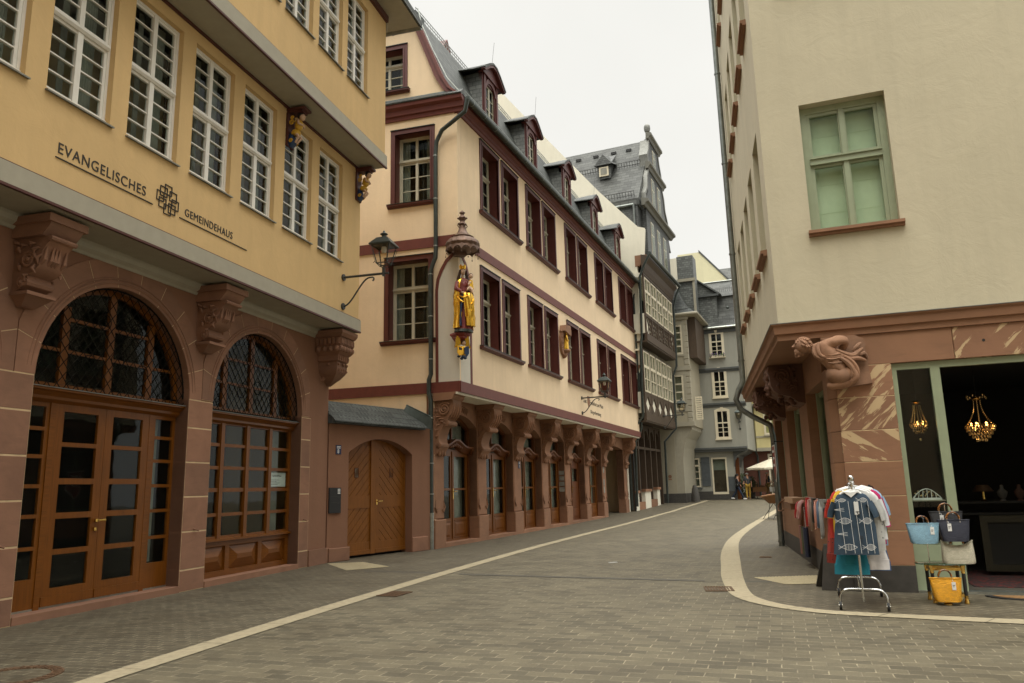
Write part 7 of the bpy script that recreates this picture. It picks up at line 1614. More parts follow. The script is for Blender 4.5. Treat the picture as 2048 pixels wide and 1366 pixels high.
garment(.30, 'yellow top peeking out on the left edge of the rail', 'top', 'top', .43, 1.39, .66, cloth('yellow_cotton', (.66, .40, .03)), seed=4, dx=-.015, flare=1.02)
garment(.42, 'red polka-dot top at the left edge of the rail', 'top', 'top', .44, 1.39, .80, cloth('red_dotted_cotton', (.42, .03, .02), pat=((.02, .02, .02), 26, .2)), seed=5, dx=-.055)
garment(.52, 'magenta top with a sleeve showing on the right side of the rail', 'top', 'top', .46, 1.39, .72, cloth('magenta_cotton', (.38, .015, .10)), seed=6, dx=.12, sleeve=.34)
garment(.62, 'light blue shirt behind the magenta top on the rail', 'shirt', 'shirt', .46, 1.40, .70, cloth('sky_blue_cotton', (.25, .40, .55)), seed=7, dx=.14)
garment(.74, 'multicoloured patterned top near the back of the rail', 'top', 'top', .46, 1.40, .75, cloth('green_floral_cotton', (.12, .16, .04), pat=((.6, .25, .03), 16, .25)), seed=8, dx=.14, sleeve=.3)
garment(.12, 'turquoise tiered skirt hanging below the blue fish blouse', 'skirt', 'skirt', .28, 1.0, .40, cloth('turquoise_cotton', (.01, .17, .24)), kind='skirt', seed=9, dx=-.08, flare=1.25, hanger=M['black'])
garment(.22, 'white tiered skirt hanging to the right of the turquoise skirt', 'skirt', 'skirt', .34, 1.0, .45, cloth('white_muslin', (.60, .58, .58)), kind='skirt', seed=10, dx=.10, flare=1.2, hanger=M['black'])
garment(.62, 'blue and white striped skirt near the middle of the rail', 'skirt', 'skirt', .34, 1.05, .40, cloth('blue_striped_cotton', (.05, .09, .2)), kind='skirt', seed=11, dx=.16, flare=1.1, hanger=M['black'])
garment(.95, 'burgundy trousers clipped at the back of the rail', 'trousers', 'trousers', .40, 1.41, .42, cloth('burgundy_cotton', (.13, .02, .025)), kind='skirt', seed=12, dx=.12, flare=1.0, hanger=M['black'])
garment(.86, 'dark red patterned skirt at the lower left of the rail', 'skirt', 'skirt', .36, 1.2, .46, cloth('dark_red_cotton', (.22, .025, .015), pat=((.02, .02, .02), 22, .15)), kind='skirt', seed=13, dx=-.14, flare=1.1, hanger=M['black'])
garment(1.10, 'dark maroon blouse hanging last at the back of the rail', 'blouse', 'blouse', .44, 1.41, .85, cloth('maroon_cotton', (.06, .012, .02)), seed=14, dx=.05, hanger=M['black'])

# dark sign board standing behind the rack
mb = MB(); FAb = Fr(4.55, 10.90, 112); mb.prism([FAb.P(a, 0, z) for a, z in ((-.34, 0), (.36, 0), (.30, .62), (-.26, .62))], [FAb.P(a, -.05, z) for a, z in ((-.34, 0), (.36, 0), (.30, .62), (-.26, .62))]); mb.prism([FAb.P(a, -.42, z) for a, z in ((-.42, 0), (.36, 0), (.36, .03), (-.42, .03))], [FAb.P(a, -.05, .95 + z) for a, z in ((-.26, -.35), (.28, -.35), (.28, -.32), (-.26, -.32))])
solo('sign_board', mb, M['basalt'], 'dark A-shaped pavement board half hidden behind the clothes rail', 'sign board', FAb.P(0, 0, 0))

# ================================================================== bag display
FT = Fr(5.14, 9.64, 107)
TB = thing('side_table', 'glass-topped side table with black and brass legs outside the shop', 'table', FT.P(.15, -.15, 0))
mb = MB(); mb.loft([[FT.P(.10 + r_ * a, -.16 + r_ * b * .75, z) for a, b in [(math.cos(t), math.sin(t)) for t in [i * .2618 for i in range(24)]]] for r_, z in ((.31, .455), (.32, .462), (.31, .47))]); part('glass_top', mb, glass('table_glass', (.45, .55, .5), 1), TB)
for a, b in ((-.06, -.02), (.28, -.02), (-.06, -.32), (.28, -.32)):
    mb = MB(); q = FT.P(a, b, 0); mb.lathe(q, [(.028, .0), (.03, .02), (.022, .05), (.022, .09), (.026, .10)], 10); mb.lathe(q, [(.026, .36), (.022, .38), (.028, .42), (.03, .45)], 10); w = part('leg', mb, M['brass'], TB)
    mb = MB(); mb.lathe(q, [(.021, .10), (.021, .36)], 10); part('black_sleeve', mb, M['black'], w)
mb = MB()
for z in (.39, .08):
    for b in (-.02, -.32): mb.box(FT, -.04, .26, b - .01, b + .01, z, z + .035)
    for a in (-.06, .28): mb.box(FT, a - .01, a + .01, -.30, -.04, z, z + .035)
part('brass_rail', mb, M['brass'], TB)
bands = M['oakd']
def bag(s, o, z, w, h, d, mat, lab, bell=0, hand=.09, rot=0, tagp=None, sag=0):
    """woven tote: body flaring to the top, two ring handles, tag"""
    c = FT.P(s, o, z); F = Fr(c.x, c.y, 107 + rot, c.z); root = thing('woven_bag', lab, 'handbag', c, 'woven bags displayed outside the shop')
    mb = MB(); rings = []; n = 40
    for t in [0, .05, .2, .4, .6, .8, 1.0]:
        hw = w / 2 * (.80 + .20 * t) if not bell else w / 2 * (1 - .06 * abs(t - .3)); dd = d / 2 * (1 - .72 * t ** 1.6) + .008; zz = h * t; g = []
        for k in range(n):
            a = 2 * math.pi * k / n; ca, sa = math.cos(a), math.sin(a); x = hw * (abs(ca) ** .45) * (1 if ca > 0 else -1) * (1 if t else .93); y = dd * (abs(sa) ** .6) * (1 if sa > 0 else -1)
            g.append(F.P(x, y, zz + (bell * (abs(x) / hw) ** 2 * t ** 3) - sag * (1 - (x / hw) ** 2) * t ** 4))
        rings.append(g)
    mb.loft(rings, caps=False); mb.quad(rings[0][::-1]); 
    rim = [p + Vector((0, 0, .004)) for p in rings[-1]]; mb.tube(rim, .006, 5, closed=True)
    body = part('bag_body', mb, mat, root)
    for yy in (.018, -.018):
        hb = MB(); n2 = 14; hb.tube([F.P(hand * math.cos(R(180 * i / n2)), yy, h - sag * .8 + .02 + hand * 1.15 * math.sin(R(180 * i / n2))) for i in range(n2 + 1)], .0085, 8)
        part('handle', hb, M['handle'], root)
    hb = MB()
    for q in (-hand, hand): hb.tube([F.P(q, .022, h - sag * .8 + .025), F.P(q, .026, h - sag * .8 - .015)], .005, 6); hb.ell(F.P(q, .03, h - sag - .02), .008, .005, .008, 8, 5)
    part('ring', hb, M['chrome'], root)
    tp = tagp if tagp is not None else hand
    if tp > .4: return root
    tb = MB(); tb.box(F, tp - .02, tp + .022, d * .30 + .02, d * .30 + .024, h - sag - .125, h - sag - .035); tb.tube([F.P(tp, .03, h - sag - .01), F.P(tp, d * .3 + .022, h - sag - .035)], .0015, 4); tg = part('price_tag', tb, M['whitep'], root)
    tb = MB(); tb.box(F, tp - .012, tp + .014, d * .30 + .0242, d * .30 + .0246, h - sag - .075, h - sag - .068); tb.box(F, tp - .012, tp + .006, d * .30 + .0242, d * .30 + .0246, h - sag - .09, h - sag - .084); part('tag_print', tb, M['ltext'], tg)
    return root
g_ = NG('tortoiseshell'); n1 = g_.noise(g_.obj(), 40, 3); M['handle'] = g_.fin(g_.ramp(n1, [(.4, (.04, .012, .004)), (.6, (.35, .14, .03))]), .15)
bag(-.11, .02, .715, .37, .235, .14, woven('light_blue_weave', (.20, .36, .46)), 'light blue woven bag hanging on a stand, leftmost of the bags', hand=.065, tagp=.09)
bag(.245, -.03, .735, .36, .25, .13, woven('navy_weave', (.018, .02, .038)), 'dark navy woven bag in front of the black one on the stand', hand=.07, tagp=-.06)
bag(.21, -.20, .85, .38, .23, .12, woven('black_weave', (.012, .012, .014)), 'black woven bag hanging highest behind the navy bag', hand=.075, tagp=-.06)
bag(.26, -.06, .472, .36, .25, .15, woven('cream_weave', (.52, .48, .36)), 'cream woven bag standing on the glass table top', bell=.02, hand=.07, tagp=.5, sag=.05)
bag(.05, .10, .045, .35, .265, .15, woven('yellow_weave', (.72, .33, .004)), 'bright yellow woven bag hanging low in front of the side table', hand=.07, tagp=.07)
BS = thing('bag_stand', 'metal display stand on the glass table holding the light blue and dark bags', 'display stand', FT.P(-.03, -.14, .47))
mb = MB(); mb.box(FT, -.20, .10, -.20, -.06, .472, .484); mb.tube([FT.P(-.05, -.13, .484), FT.P(-.06, -.10, .80), FT.P(-.09, .0, 1.03), FT.P(-.11, .02, 1.035)], .007, 6); part('left_stand', mb, M['chrome'], BS)
mb = MB(); mb.tube([FT.P(.22, -.26, .475), FT.P(.22, -.26, 1.165), FT.P(.21, -.19, 1.18)], .007, 6); mb.tube([FT.P(.22, -.26, 1.06), FT.P(.235, -.04, 1.075)], .007, 6); part('tall_pole', mb, M['chrome'], BS)
mb = MB(); mb.tube([FT.P(.05, -.02, .39), FT.P(.05, .09, .40)], .006, 6); mb.lathe(FT.P(.05, .1, 0), [(.05, 0.003), (.05, .02), (.02, .04)], 10); part('hook', mb, M['brass'], BS)

# ================================================================== belts and slim bags hung along the side windows
def leather(n, c): return plain(n, c, .5, var=.15)
RL = thing('display_rail', 'pale metal rail with hooks below the near side window', 'rail', FE.P(-1.2, -.5, 1.15))
mb = MB(); mb.tube([FE.P(-.45, -.50, 1.20), FE.P(-2.55, -.50, 1.22), FE.P(-2.60, -.52, 1.17), FE.P(-2.60, -.6, 1.1)], .02, 8); part('rail_tube', mb, M['zincg'], RL)
cols = [('bright red', (.45, .02, .02)), ('dusty pink', (.42, .20, .17)), ('taupe', (.22, .15, .11)), ('black', (.015, .015, .015)), ('salmon', (.5, .22, .16)), ('slate blue', (.08, .12, .18)), ('grey', (.28, .28, .27))]
for i, (nm, c) in enumerate(cols):
    s = -2.3 + i * .26; rn = random.Random(40 + i); L = rn.uniform(.32, .55); mb = MB(); m_ = leather(nm.replace(' ', '_') + '_leather', c)
    q = [FE.P(s, -.49, 1.21), FE.P(s + .04, -.44, 1.17), FE.P(s + .12, -.42, 1.0), FE.P(s + .10, -.42, 1.2 - L), FE.P(s + .02, -.42, 1.17 - L), FE.P(s - .05, -.42, 1.2 - L), FE.P(s - .04, -.44, 1.02), FE.P(s + .01, -.47, 1.22)]
    b_ = smooth(q, 2); n = len(b_); mb.tube(b_, [.030 if j < n * .45 else .014 for j in range(n)], 6, r2=.45)
    root = thing('belt_bag', nm + ' leather strap bag looped over the pale rail by the side window', 'bag', FE.P(s, -.48, 1.2), 'strap bags hung on the rail'); part('strap', mb, m_, root)
    mb = MB(); mb.loft([[FE.P(s + a, o, z - (i % 3) * .03) for a, o in ((-.08, -.55), (.08, -.55), (.08, -.43), (-.08, -.43))] for z in (1.23, 1.16, 1.10)], sm=True); part('pouch', mb, m_, root)
TN = thing('tan_bag', 'pale tan flat bag with dark straps resting on the far side window sill', 'bag', FE.P(-4.3, -.5, 1.1), None)
mb = MB(); mb.loft([[FE.P(-4.4 + a, o, z) for a, o in ((-.7, -.60), (.7, -.60), (.75, -.36), (-.75, -.36))] for z in (1.10, 1.16, 1.20)]); part('bag_body', mb, leather('tan_leather', (.42, .26, .16)), TN)
mb = MB(); mb.loft([[FE.P(-4.5 + a, o, z) for a, o in ((-.6, -.5), (.6, -.5), (.6, -.34), (-.6, -.34))] for z in (1.09, .98)]); mb.tube(smooth([FE.P(-5.1, -.36, 1.14), FE.P(-5.3, -.25, 1.06), FE.P(-5.2, -.22, .9), FE.P(-4.9, -.30, .94)], 2), .014, 6); part('flap', mb, leather('brown_leather', (.16, .07, .03)), TN)
for k, (ds, nm, c) in enumerate(((.0, 'red', (.40, .02, .02)), (.3, 'pale rose', (.46, .26, .22)), (.55, 'rose', (.40, .18, .16)))):
    root = thing('wrist_strap', nm + ' strap hanging below the tan bag between the side windows', 'strap', FE.P(-3.6 + ds, -.45, 1.1)); mb = MB(); s = -3.7 + ds
    mb.tube(smooth([FE.P(s, -.5, 1.16), FE.P(s + .05, -.42, 1.10), FE.P(s + .1, -.40, .95), FE.P(s, -.40, .80), FE.P(s - .08, -.40, .92), FE.P(s - .02, -.44, 1.06)], 2), .022, 6, r2=.4); part('strap', mb, leather('strap_' + nm.replace(' ', '_'), c), root)
for k, (s, nm, c, L) in enumerate(((-3.55, 'rose brown', (.22, .09, .07), .62), (-3.25, 'olive green', (.05, .06, .022), .60), (-2.98, 'midnight blue', (.015, .02, .045), .63))):
    root = thing('slim_shoulder_bag', nm + ' slim shoulder bag hanging low by long straps on the shop side wall', 'bag', FE.P(s, -.45, .5), 'slim shoulder bags hung on the wall'); m_ = leather(nm.replace(' ', '_') + '_hide', c); mb = MB()
    rings = []
    for t in (0, .15, .5, .85, 1): w_ = .13 * (.75 + .35 * math.sin(math.pi * min(1, t + .1))); rings.append([FE.P(s + w_ * math.cos(a), -.46 + .05 * math.sin(a), .70 - (L - .12) * t) for a in [i * .524 for i in range(12)]])
    mb.loft(rings); part('bag_body', mb, m_, root)
    mb = MB()
    for q in (-.09, .09): mb.tube([FE.P(s + q, -.46, .69), FE.P(-3.25 + q * .2, -.50, 1.04)], .010, 5)
    part('strap', mb, M['oakd'], root)

# ================================================================== inside the shop
def chandelier(c, lab, R_, big):
    c = Vector(c); root = thing('crystal_chandelier', lab, 'chandelier', c); cry = MB(); br = MB(); rn = random.Random(int(R_ * 100)); bulbs = MB()
    cd_ = MB(); cd_.tube([c + Vector((0, 0, 3.2 - c.z)), c + Vector((0, 0, .5 if big else .40))], .004, 5); part('cord', cd_, M['black'], root); br.lathe(c + Vector((0, 0, .45 if big else .36)), [(.02, 0), (.07, .03), (.05, .05), (.01, .06)], 10)
    if big: 
        for k in range(18): a = 2 * math.pi * k / 18; cry.ell(c + Vector((.13 * math.cos(a), .13 * math.sin(a), .50 + rn.uniform(-.03, .03))), .012, .012, .025, 5, 4)
    br.tube([c + Vector((R_ * math.cos(a), R_ * math.sin(a), .08)) for a in [i * .2618 for i in range(24)]], .008, 5, closed=True)
    for k in range(12 if not big else 6):
        a = 2 * math.pi * k / (12 if not big else 6)
        for j in range(14): t = j / 13; rr = (.05 + (R_ - .05) * t ** 2.2) if big else (.05 + (R_ - .05) * t ** 1.5); cry.ell(c + Vector((rr * math.cos(a), rr * math.sin(a), (.44 if big else .34) * (1 - t) + .08 * t)), .008, .008, .012, 5, 4)
    for lvl in range(5 if big else 4):
        rr = R_ * (1 - (lvl / (5.2 if big else 4.5)) ** 1.6); m_ = max(6, int(28 * rr / R_))
        for k in range(m_): a = 2 * math.pi * (k + .5 * (lvl % 2)) / m_; cry.ell(c + Vector((rr * math.cos(a), rr * math.sin(a), .05 - lvl * (.05 if big else .035) + rn.uniform(-.008, .008))), .013 if big else .009, .013 if big else .009, .024 if big else .012, 5, 4)
    if not big: cry.ell(c + Vector((0, 0, -.16)), .018, .018, .022, 8, 6)
    part('crystals', cry, M['crystal'], root); part('brass_frame', br, M['brass'], root)
    for k in range(5 if big else 2): a = 2 * math.pi * k / 5; bulbs.ell(c + Vector((R_ * .55 * math.cos(a), R_ * .55 * math.sin(a), .09)), .014, .014, .028, 8, 6)
    part('lit_bulb', bulbs, M['bulb'], root)
    ld = bpy.data.lights.new('chandelier_light', 'POINT'); ld.energy = .9 if big else .35; ld.color = (1, .62, .25); ld.shadow_soft_size = .03; lo_ = bpy.data.objects.new('chandelier_light', ld); COL.objects.link(lo_); lo_.parent = root; lo_.location = (0, 0, .06)
g_ = NG('cut_crystal'); g_.b.inputs['Base Color'].default_value = (.55, .40, .20, 1); g_.b.inputs['Roughness'].default_value = .08; g_.b.inputs['Metallic'].default_value = .75; M['crystal'] = g_.m
M['bulb'] = emis('lit_bulb', (1, .50, .12), 7)
chandelier(FD.P(2.73, -1.5, 2.20), 'large lit crystal chandelier hanging in the dark shop doorway', .20, True)
chandelier(FD.P(1.81, -.8, 2.22), 'small lit crystal basket chandelier behind the narrow shop pane', .115, False)
mb = MB(); mb.box(FD, 2.3, 5.2, -2.6, -1.9, 1.10, 1.13); mb.box(FD, 2.3, 5.2, -2.6, -1.9, .93, .96)
for a in (2.35, 5.15): mb.box(FD, a - .03, a + .03, -2.0, -1.92, .03, 1.10); mb.box(FD, a - .03, a + .03, -2.58, -2.5, .03, 1.10)
ct = solo('display_counter', mb, M['dark'], 'dark display counter across the back of the shop doorway', 'counter', FD.P(3.5, -2.2, 0))
mb = MB(); mb.gridwall(FD, 2.62, 3.42, .10, .92, [(2.72, 3.32, .2, .82)], -1.86, .04); pf = solo('gilt_picture_frame', mb, plain('dark_gilt', (.03, .026, .015), .5, .4), 'old gilt frame leaning below the counter inside the shop', 'frame', FD.P(3, -1.9, .5)); mb = MB(); mb.box(FD, 2.72, 3.32, -1.9, -1.885, .2, .82); hang('mirror', mb, M['dark'], pf)
LT = thing('table_lamp', 'small dim table lamp on the shop counter', 'lamp', FD.P(2.78, -2.2, 1.13)); mb = MB(); mb.lathe(FD.P(2.78, -2.2, 1.13), [(.05, 0), (.02, .03), (.02, .15)], 10); part('lamp_base', mb, M['brass'], LT); mb = MB(); mb.lathe(FD.P(2.78, -2.2, 1.28), [(.15, 0), (.08, .10)], 14); part('lamp_shade', mb, emis('dim_lamp_shade', (.03, .015, .006), .05), LT)
for k, (s, lab) in enumerate(((3.02, 'dark necklace bust beside the lamp on the counter'), (3.25, 'pale necklace bust on the right of the counter'))):
    mb = MB(); mb.lathe(FD.P(s, -2.1, 1.13), [(.06, 0), (.03, .03), (.07, .08), (.085, .14), (.03, .19), (.03, .24), (0, .25)], 12, sy=.5); solo('necklace_bust', mb, M['dark2'] if k else M['basalt'], lab, 'display bust', FD.P(s, -2.1, 1.13))
mb = MB(); mb.ell(FD.P(3.42, -2.0, 1.0), .06, .05, .06, 10, 6); solo('glowing_bowl', mb, emis('amber_glow', (.8, .45, .08), .35), 'small glowing amber bowl under the shop counter', 'bowl', FD.P(3.42, -2.0, 1.0))
mb = MB(); mb.box(FD, 2.2, 6.0, -2.6, -.5, .031, .04); g_ = NG('persian_carpet'); w_ = g_.n('ShaderNodeTexVoronoi'); w_.inputs['Scale'].default_value = 14; g_.l(g_.obj(), w_.inputs['Vector']); solo('carpet', mb, g_.fin(g_.ramp(w_.outputs['Distance'], [(.2, (.16, .02, .015)), (.5, (.04, .02, .02))]), .95), 'dark red patterned carpet inside the shop doorway', 'carpet', FD.P(4, -1.5, .03))
MT = thing('door_mat', 'half-round brown doormat on the paving before the shop door', 'mat', (6.25, 9.75, 0)); mb = MB(); FMt = Fr(6.55, 9.92, 110.3)
mb.ext_so(FMt, [(.62 * math.cos(R(t)), .36 * math.sin(R(t))) for t in range(0, 181, 10)], .005, .02); part('rubber_edge', mb, M['rubber'], MT); mb = MB(); mb.ext_so(FMt, [(.54 * math.cos(R(t)), .02 + .29 * math.sin(R(t))) for t in range(0, 181, 10)], .02, .026); part('coir_field', mb, plain('coir', (.22, .12, .045), .95, var=.4, scale=30, bump=.5), MT)
# things behind the narrow pane
WD = thing('jewellery_stand', 'white wire jewellery stand with glittering pieces behind the narrow shop pane', 'display stand', FD.P(1.72, -.28, 1.2)); mb = MB(); mb.box(FD, 1.54, 1.90, -.36, -.20, 1.21, 1.235)
for k in range(7): mb.tube([FD.P(1.56 + .055 * k, -.22, 1.235), FD.P(1.58 + .05 * k, -.22, 1.235 + .12 * math.sin(math.pi * (k + .5) / 7))], .004, 4)
mb.tube([FD.P(1.55 + .34 * i / 12, -.22, 1.24 + .12 * math.sin(math.pi * i / 12)) for i in range(13)], .006, 5); part('wire_stand', mb, M['whitep'], WD)
mb = MB(); rn = random.Random(9)
for k in range(16): mb.ell(FD.P(1.58 + rn.uniform(0, .3), -.24, 1.26 + rn.uniform(0, .08)), .012, .012, .012, 5, 4)
part('glass_pieces', mb, M['crystal'], WD)
mb = MB(); mb.box(FD, 1.5, 1.95, -.6, -.14, .60, .63); mb.box(FD, 1.5, 1.95, -.6, -.14, 1.195, 1.205); solo('window_shelf', mb, M['greytrim'], 'low display shelf behind the narrow shop pane', 'shelf', FD.P(1.7, -.3, .6))
mb = MB(); mb.lathe(FD.P(1.80, -.3, .63), [(.04, 0), (.055, .06), (.05, .14), (.02, .20), (.03, .26), (0, .27)], 12); solo('glass_vase', mb, M['glass'], 'glass vase on the low shelf behind the narrow pane', 'vase', FD.P(1.8, -.3, .63))

# ================================================================== far end of the street: basket planter, parasol, tables, people, plants
gz_ = lambda x, y: gh(y)
BK = thing('basket_planter', 'tilted wicker basket on thin black crossed legs beside the pale kerb', 'basket', (10.74, 31.8, .03)); FK = Fr(10.74, 31.8, 105, .03)
rn = random.Random(3); mb = MB(); rings = []
for t in (0, .1, .35, .65, .9, 1.0): rr = .30 + .26 * t; rings.append([FK.P(rr * 1.15 * math.cos(a), rr * math.sin(a) * .9, .62 + .38 * t + .10 * t * math.cos(a)) for a in [i * .2618 for i in range(24)]])
mb.loft(rings, caps=False); mb.quad(rings[0]); mb.tube([p for p in rings[-1]], .03, 6, closed=True); part('basket', mb, M['wicker'], BK)
mb = MB()
for a in range(6): an = R(60 * a + 15); mb.tube([FK.P(.52 * math.cos(an), .45 * math.sin(an), .95), FK.P(.30 * math.cos(an + .9), .28 * math.sin(an + .9), .62), FK.P(.62 * math.cos(an + 1.7), .55 * math.sin(an + 1.7), 0)], .012, 5)
part('wire_legs', mb, M['black'], BK)
PS = thing('parasol', 'large pale canvas parasol open over the café table at the end of the street', 'parasol', (17.2, 51.5, gh(51.5))); c = Vector((17.2, 51.5, 0)); zg = gh(51.5)
mb = MB(); n = 8; zc = 3.02 + .05; tip = [c + Vector((0, 0, zc))] 
rimr = [c + Vector((1.75 * math.cos(R(45 * k + 12)), 1.75 * math.sin(R(45 * k + 12)), zc - .62)) for k in range(n)]
for k in range(n):
    a, b = rimr[k], rimr[(k + 1) % n]; m1 = a.lerp(b, .5) + Vector((0, 0, .03)); mb.faces([tip[0], a, m1, b, a - Vector((0, 0, .12)), m1 - Vector((0, 0, .12)), b - Vector((0, 0, .12))], [(0, 1, 2), (0, 2, 3), (1, 4, 5, 2), (2, 5, 6, 3)])
part('canopy', mb, M['canvas'], PS); mb = MB(); mb.lathe(c + Vector((0, 0, zc)), [(.10, -.02), (.12, .03), (.10, .07), (0, .08)], 10); part('cap', mb, M['canvas'], PS)
mb = MB(); mb.tube([c + Vector((0, 0, zg)), c + Vector((0, 0, zc - .05))], .03, 8); mb.lathe(c + Vector((0, 0, zg)), [(.3, 0), (.3, .08), (.05, .12)], 12); part('pole', mb, M['greytrim'], PS)
def foliage(mb, c, r, h, n, seed, size=.06):
    rn = random.Random(seed); c = Vector(c)
    for i in range(n):
        u = Vector((rn.gauss(0, 1), rn.gauss(0, 1), rn.gauss(0, 1))).normalized() * (rn.random() ** .4); cl = 1 + .25 * math.sin(5 * u.x + seed) * math.sin(4 * u.z); p = c + Vector((u.x * r * cl, u.y * r * cl, h / 2 + u.z * h / 2 * cl))
        a = Vector((rn.uniform(-1, 1), rn.uniform(-1, 1), rn.uniform(-.6, 1))).normalized() * size * rn.uniform(.7, 1.5); b = a.orthogonal().normalized() * size * .45; mb.quad([p - a, p - b, p + a, p + b])
def shrub(name, x, y, r, h, lab, seed, dark=False):
    root = thing(name, lab, 'potted plant', (x, y, gh(y))); mb = MB(); mb.lathe((x, y, gh(y)), [(.18, 0), (.24, .38), (.26, .40), (.22, .40)], 12); part('pot', mb, M['basalt'], root)
    mb = MB(); rn = random.Random(seed)
    for k in range(5): mb.tube([(x, y, gh(y) + .35), (x + rn.uniform(-.2, .2), y + rn.uniform(-.2, .2), gh(y) + h * .7)], [.02, .008], 5)
    part('stem', mb, M['timber'], root); mb = MB(); foliage(mb, (x, y, gh(y) + .35), r, h - .3, 700, seed); part('leaves', mb, M['leaf'] if not dark else plain('dark_leaves', (.03, .06, .015), .6, var=.5, scale=9), root)
shrub('potted_shrub', 15.45, 52.6, .50, 1.75, 'light green leafy shrub behind the man in the grey shirt', 1)
shrub('potted_shrub', 16.25, 53.0, .42, 1.5, 'dark green leafy shrub between the two men', 2, True)
shrub('potted_shrub', 14.95, 53.2, .3, 1.2, 'small leafy plant beside the orange door edge', 4)
def cafe(x, y, lab, clothm, kk):
    z = gh(y); root = thing('cafe_table', lab, 'table', (x, y, z)); mb = MB(); F = Fr(x, y, 100 + kk * 10, z); mb.box(F, -.45, .45, -.4, .4, .70, .74)
    for a, b in ((-.4, -.35), (.4, -.35), (-.4, .35), (.4, .35)): mb.tube([F.P(a, b, 0), F.P(a * .9, b * .9, .7)], .02, 6)
    part('table_frame', mb, M['timber'], root); mb = MB(); mb.box(F, -.47, .47, -.42, .42, .742, .76); mb.box(F, -.47, .47, .42, .43, .45, .76); mb.box(F, -.47, -.46, -.42, .42, .5, .76); part('tablecloth', mb, clothm, root)
    rn = random.Random(kk); mb = MB()
    for k in range(6): q = F.P(rn.uniform(-.35, .35), rn.uniform(-.3, .3), .76); mb.lathe(q, [(.04, 0), (.05, .06 + .1 * rn.random()), (.03, .1), (.02, .14)], 8)
    part('wares', mb, M['wicker'], root)
cafe(17.6, 51.9, 'table under the parasol covered with a white cloth', M['whitep'], 1); cafe(16.7, 52.4, 'table with wicker baskets left of the parasol pole', M['wicker'], 2); cafe(18.6, 51.0, 'table with a pale cloth behind the grey downpipe', M['curtain'], 3)
SK = thing('grey_stone', 'low rounded grey stone lying behind the legs of the walking woman', 'stone', (15.15, 52.2, gh(52.2))); mb = MB(); mb.ell((15.15, 52.2, gh(52.2) + .12), .42, .2, .2, 12, 8); part('stone', mb, M['basalt'], SK)

